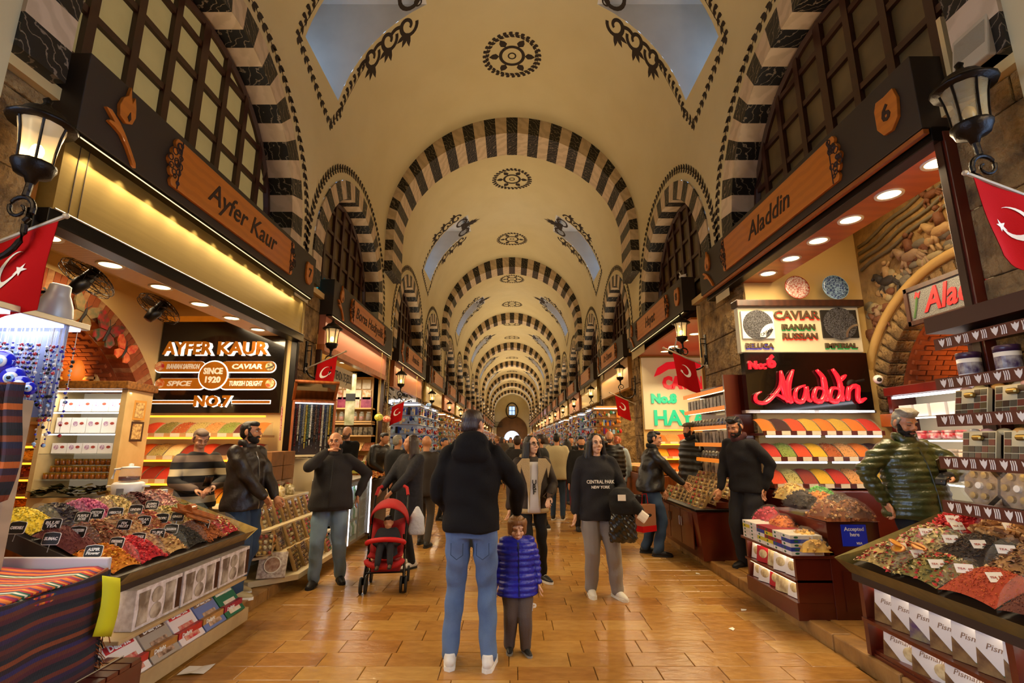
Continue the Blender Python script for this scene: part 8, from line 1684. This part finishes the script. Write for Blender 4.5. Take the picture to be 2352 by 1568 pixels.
# ================================================================ STROLLER
stl = thing('stroller', 'red and black folding stroller with a toddler, pushed by the woman in the checked coat', 'stroller', (-1.40, 5.78, 0), 8)
m_red_f = mat('red_canvas', '#b01418', .75, bump=(120, .3)); m_tire = mat('wheel_rubber', '#141212', .7)
for s_ in (-1, 1):
    fr = MB(); fr.tube([(s_ * .21, -.12, .14), (s_ * .20, .04, .36), (s_ * .20, .24, .66), (s_ * .19, .42, .98)], .012, 8); fr.tube([(s_ * .19, .30, .12), (s_ * .20, .06, .42), (s_ * .19, -.08, .58)], .011, 8); fr.tube([(s_ * .21, -.12, .14), (s_ * .19, .30, .15)], .009, 6); fr.build('frame_tube', m_black, stl)
    MB().tube([(s_ * .19, .40, .95), (s_ * .17, .47, 1.03), (s_ * .13, .50, 1.05)], .02, 8).build('handle_grip', m_red_f, stl)
    for y, dx in ((-.13, 0), (.31, 0)):
        for k_ in (-.025, .025):
            M = T(s_ * .21 + k_, y, .085, 0, 90); wv = MB(); wv.lathe([(.055, -.012), (.08, -.012), (.085, 0), (.08, .012), (.055, .012)], 20, M=M, cap=False); wh = wv.build('wheel', m_tire, stl, smooth=True); MB().lathe([(.001, -.008), (.057, -.008), (.057, .008), (.001, .008)], 14, M=M).build('wheel_hub', mat('grey_hub', '#3a3634', .4), wh)
    MB().tube([(s_ * .21, y_, z_) for y_, z_ in ((-.13, .09), (-.12, .16))], .018, 8).build('fork', m_black, stl)
for y, z in ((-.10, .2), (.2, .25)): MB().tube([(-.2, y, z), (.2, y, z)], .009, 6).build('cross_bar', m_black, stl)
sg = MB().grid(lambda u, v: ((u - .5) * .36, -.10 + .34 * v + .02 * math.cos((u - .5) * 6), .36 - .03 * math.cos((u - .5) * 5) + (.40 * max(v - .5, 0) * 1.7)), [q / 8 for q in range(9)], [q / 10 for q in range(11)]).build('seat_sling', m_red_f, stl, smooth=True); sg.modifiers.new('t', 'SOLIDIFY').thickness = .02
cpn = MB().grid(lambda u, v: (.215 * math.cos(PI * (1 - u)) * (1 - .08 * v), .26 - .36 * math.sin(v * PI * .5) * math.sin(PI * u) ** .7 * 1.0, .62 + .30 * math.sin(PI * u) ** .8 * (1 - .25 * v * v) + .02 * v), [q / 18 for q in range(19)], [q / 8 for q in range(9)]).build('canopy', m_red_f, stl, smooth=True); cpn.modifiers.new('t', 'SOLIDIFY').thickness = .012
MB().tube([(.2 * math.cos(PI * q / 12), -.10 - .07 * math.sin(PI * q / 12), .50 + .05 * math.sin(PI * q / 12)) for q in range(13)], .026, 10).build('bumper_bar', mat('red_foam', '#c8141a', .6), stl, smooth=True)
MB().tube([(.19 * math.cos(PI * q / 12), -.13 - .06 * math.sin(PI * q / 12), .33 - .05 * math.sin(PI * q / 12)) for q in range(13)], .03, 10).build('foot_rest', m_red_f, stl, smooth=True)
MB().box(-.16, .16, .0, .28, .16, .3).build('basket', mat('red_basket', '#8a1014', .85), stl, bevel=.03)
tk, J = person('toddler in dark clothes sitting in the red stroller', (-1.40, 5.80, -.06), 8, .82, lean=-14, hands=((.14, -.2, 1.15), (-.14, -.2, 1.15)), feet=((.14, -.55, .82), (-.14, -.55, .80)), coat=mat('navy_kid', '#14141f', .8), hem=.82, bulk=1.35, trousers=mat('navy_kid', '#14141f'), tb=1.3, shoes=mat('taupe_shoe', '#4a3a30', .7), hair=m_hblack, skin=m_skin, kneepole=(0, -.5, 1), head=(0, 10), lod=1)
wbag = MB(); rings(wbag, [(0, 0, .52, .09, .035), (0, 0, .56, .10, .045), (0, 0, .72, .085, .04), (0, 0, .84, .02, .012)], 14); wb_ = put(remesh(wbag, .012, 3), mat('white_plastic_bag', '#c8ccd4', .35, bump=(25, .5)), 'plastic_bag', None); wb_.location = (-1.12, 6.05, 0); tag(wb_, 'white plastic carrier bag hanging beside the stroller', 'bag')
# ================================================================ SHOPS FURTHER DOWN THE AISLE
GC = ['#c8202a', '#1c3fb0', '#d8b02a', '#e0d8c8', '#2a8a6a', '#b05a20', '#5a2a80', '#9cc4ea', '#141416', '#d87a1c']
g_m = [mat('goods_' + c[1:], c, .35) for c in GC]
m_fboard = mat('lit_display_board', '#8a90a0', .6, emit=.07, ecol='#e8eeff'); m_fboardw = mat('warm_display_board', '#a87c44', .6, emit=.06, ecol='#ffc878')  # boards glow faintly in place of LED light falling on them
def goods(seed, kind):
    r = random.Random(seed); b = MB()
    for k in range(9):
        z = .25 + .26 * k; x = 0
        while x < .74:
            w_ = r.uniform(.035, .09); h = r.uniform(.1, .23); m = r.randrange(10) if kind != 2 else r.choice([1, 3, 7, 3, 1, 8])
            if r.random() < .3: b.box(x, x + w_ * .9, -.07, -.01, z, z + h, m)
            else: b.ball((x + w_ / 2, -.05, z + r.uniform(.04, .17)), (w_ * .55, .04, w_ * r.uniform(.6, 1)), 6, m)
            x += w_
    for k in range(9):
        z = .25 + .26 * k; y = 0
        while y < .9:
            w_ = r.uniform(.04, .1); h = r.uniform(.06, .2); (b.box(-.07, -.01, y, y + w_ * .85, z, z + h, r.randrange(10)) if r.random() < .4 else b.ball((-.05, y + w_ / 2, z + r.uniform(.05, .16)), (.04, w_ * .5, w_ * .7), 6, r.randrange(10))); y += w_
    return b
racks = []
for s_ in range(4):
    warm = s_ % 2 == 1
    gm = goods(30 + s_, 2 if s_ == 2 else 0).mesh('goods', g_m)
    shm = MB()
    for k in range(10): shm.box(-.09, .76, -.09, .95, .225 + .26 * k, .24 + .26 * k)
    racks.append((MB().box(0, .76, 0, .95, .1, 2.7).mesh('display_board', m_fboardw if warm else m_fboard), shm.mesh('shelf', m_steel if not warm else m_wood), MB().box(-.095, .76, -.097, -.09, 2.60, 2.63).mesh('led_strip', m_whiteled if not warm else m_warmled), gm))
def rack(sd, y, i, lab):
    t = thing('souvenir_rack', lab, 'rack', (sd * 2.72, y, .0), 0, 'souvenir racks further down the aisle')
    if sd < 0: t.scale = (-1, 1, 1)
    for nm, me in zip(('display_board', 'shelf', 'led_strip', 'goods'), racks[i % 4]):
        o = link(nm, me, t)
        if nm == 'led_strip' and y > 30: bpy.data.objects.remove(o); continue
        if nm in ('goods', 'shelf'): o['kind'] = 'stuff'
n_ = {-1: 0, 1: 0}
for sd, SG in ((-1, LSIGN), (1, RSIGN)):
    nm = 'left' if sd < 0 else 'right'
    for i in range(3, 17):
        y0 = SG[i]
        if i < 12:
            p = thing('shutter_box', '%s wooden shutter box counted down the %s row of shops' % (ORD[i - 1], nm), 'shutter box', (0, 0, 0), 0, 'wooden shutter boxes'); MB().box(*sorted((sd * 3.38, sd * 3.5)), y0 + .05, y0 + 4.38, 3.12, ZB[sd]).build('front_panel', mat('striped_pelmet', '#b88a4a', .45, bands=('Y', 4, 0, .5), col2='#8a5a24') if i == 3 and sd > 0 else m_wood if i % 2 else m_gold, p)
        o = MB().box(*sorted((sd * 5.6, sd * 5.7)), y0 - .1, y0 + 4.6, .1, 4.1).build('wall_shop_back', m_interior); struct(o, 'back wall of a shop further down the %s row' % nm)
        step = 1.45 if i < 9 else 2.6; k = 0
        if sd > 0 and i == 3: k = 1
        while k * step < 4.3:
            n_[sd] += 1; rack(sd, y0 + .35 + k * step, RND.randrange(4) if i > 3 else (2 if sd < 0 else k), '%s crowded souvenir rack counted down the %s side of the aisle' % (ordn(n_[sd]), nm)); k += 1
# mosaic lamps and the calligraphy panel of the third shop on the left
def mosaic_lamp(p, r, c1, c2, label):
    t = thing('mosaic_lamp', label, 'lamp', p, 0, 'hanging mosaic lamps'); MB().ball((0, 0, 0), (r, r, r * .82), 14).build('globe', mat('mosaic_' + c1[1:], c1, .2, noise=(14 / r * .15, 1), col2=c2, emit=.25), t, smooth=True)
    MB().lathe([(r * .3, r * .7), (r * .38, r * .9), (.012, r * 1.1)], 10).build('cap', m_gold, t); MB().tube([(0, 0, r), (0, 0, 3.86 - p[2])], .006, 5).build('chain', m_gold, t)
for i, (px, py, c1, c2) in enumerate(((905, 935, '#3a7ab8', '#e0d8b0'), (870, 958, '#d8c040', '#3a6a3a'), (888, 962, '#c83a28', '#f0e0b0'), (920, 963, '#d87a2a', '#e0e0d0'), (985, 930, '#8ac0e8', '#e8e8f0'), (975, 948, '#4a8a4a', '#d8e0b0'), (955, 940, '#2a3ab0', '#d0d8f0'))):
    mosaic_lamp(at(px, py, X=-3.3), .11, c1, c2, '%s hanging mosaic glass lamp from the left over the souvenir stall' % ORD[i])
cp_ = thing('calligraphy_panel', 'white framed panel of black calligraphy in the third shop on the left', 'picture'); p, q = at(884, 930, Y=17.9), at(962, 862, Y=17.9)
MB().box(p.x, q.x, 17.86, 17.9, p.z, q.z).build('panel', m_white, cp_); b = MB(); r2 = random.Random(6)
for i in range(34):
    cx, cz = p.x + (q.x - p.x) * r2.uniform(.08, .92), p.z + (q.z - p.z) * r2.uniform(.08, .92); b.tube([(cx + .1 * math.cos(a + i), 17.845, cz + .06 * math.sin(a * 1.5)) for a in [t * .7 for t in range(6)]], .016, 4)
tag(b.build('calligraphy', m_ink, cp_), kind='stuff')
for a in ((p.x, q.x, p.z, p.z + .05), (p.x, q.x, q.z - .05, q.z), (p.x, p.x + .05, p.z, q.z), (q.x - .05, q.x, p.z, q.z)): MB().box(a[0], a[1], 17.83, 17.86, a[2], a[3]).build('frame', m_ink, cp_)
bpy.data.scenes.remove(TMP)
for m in bpy.data.materials:
    if not m.name.startswith('amber_led'): m.cycles.emission_sampling = 'NONE'
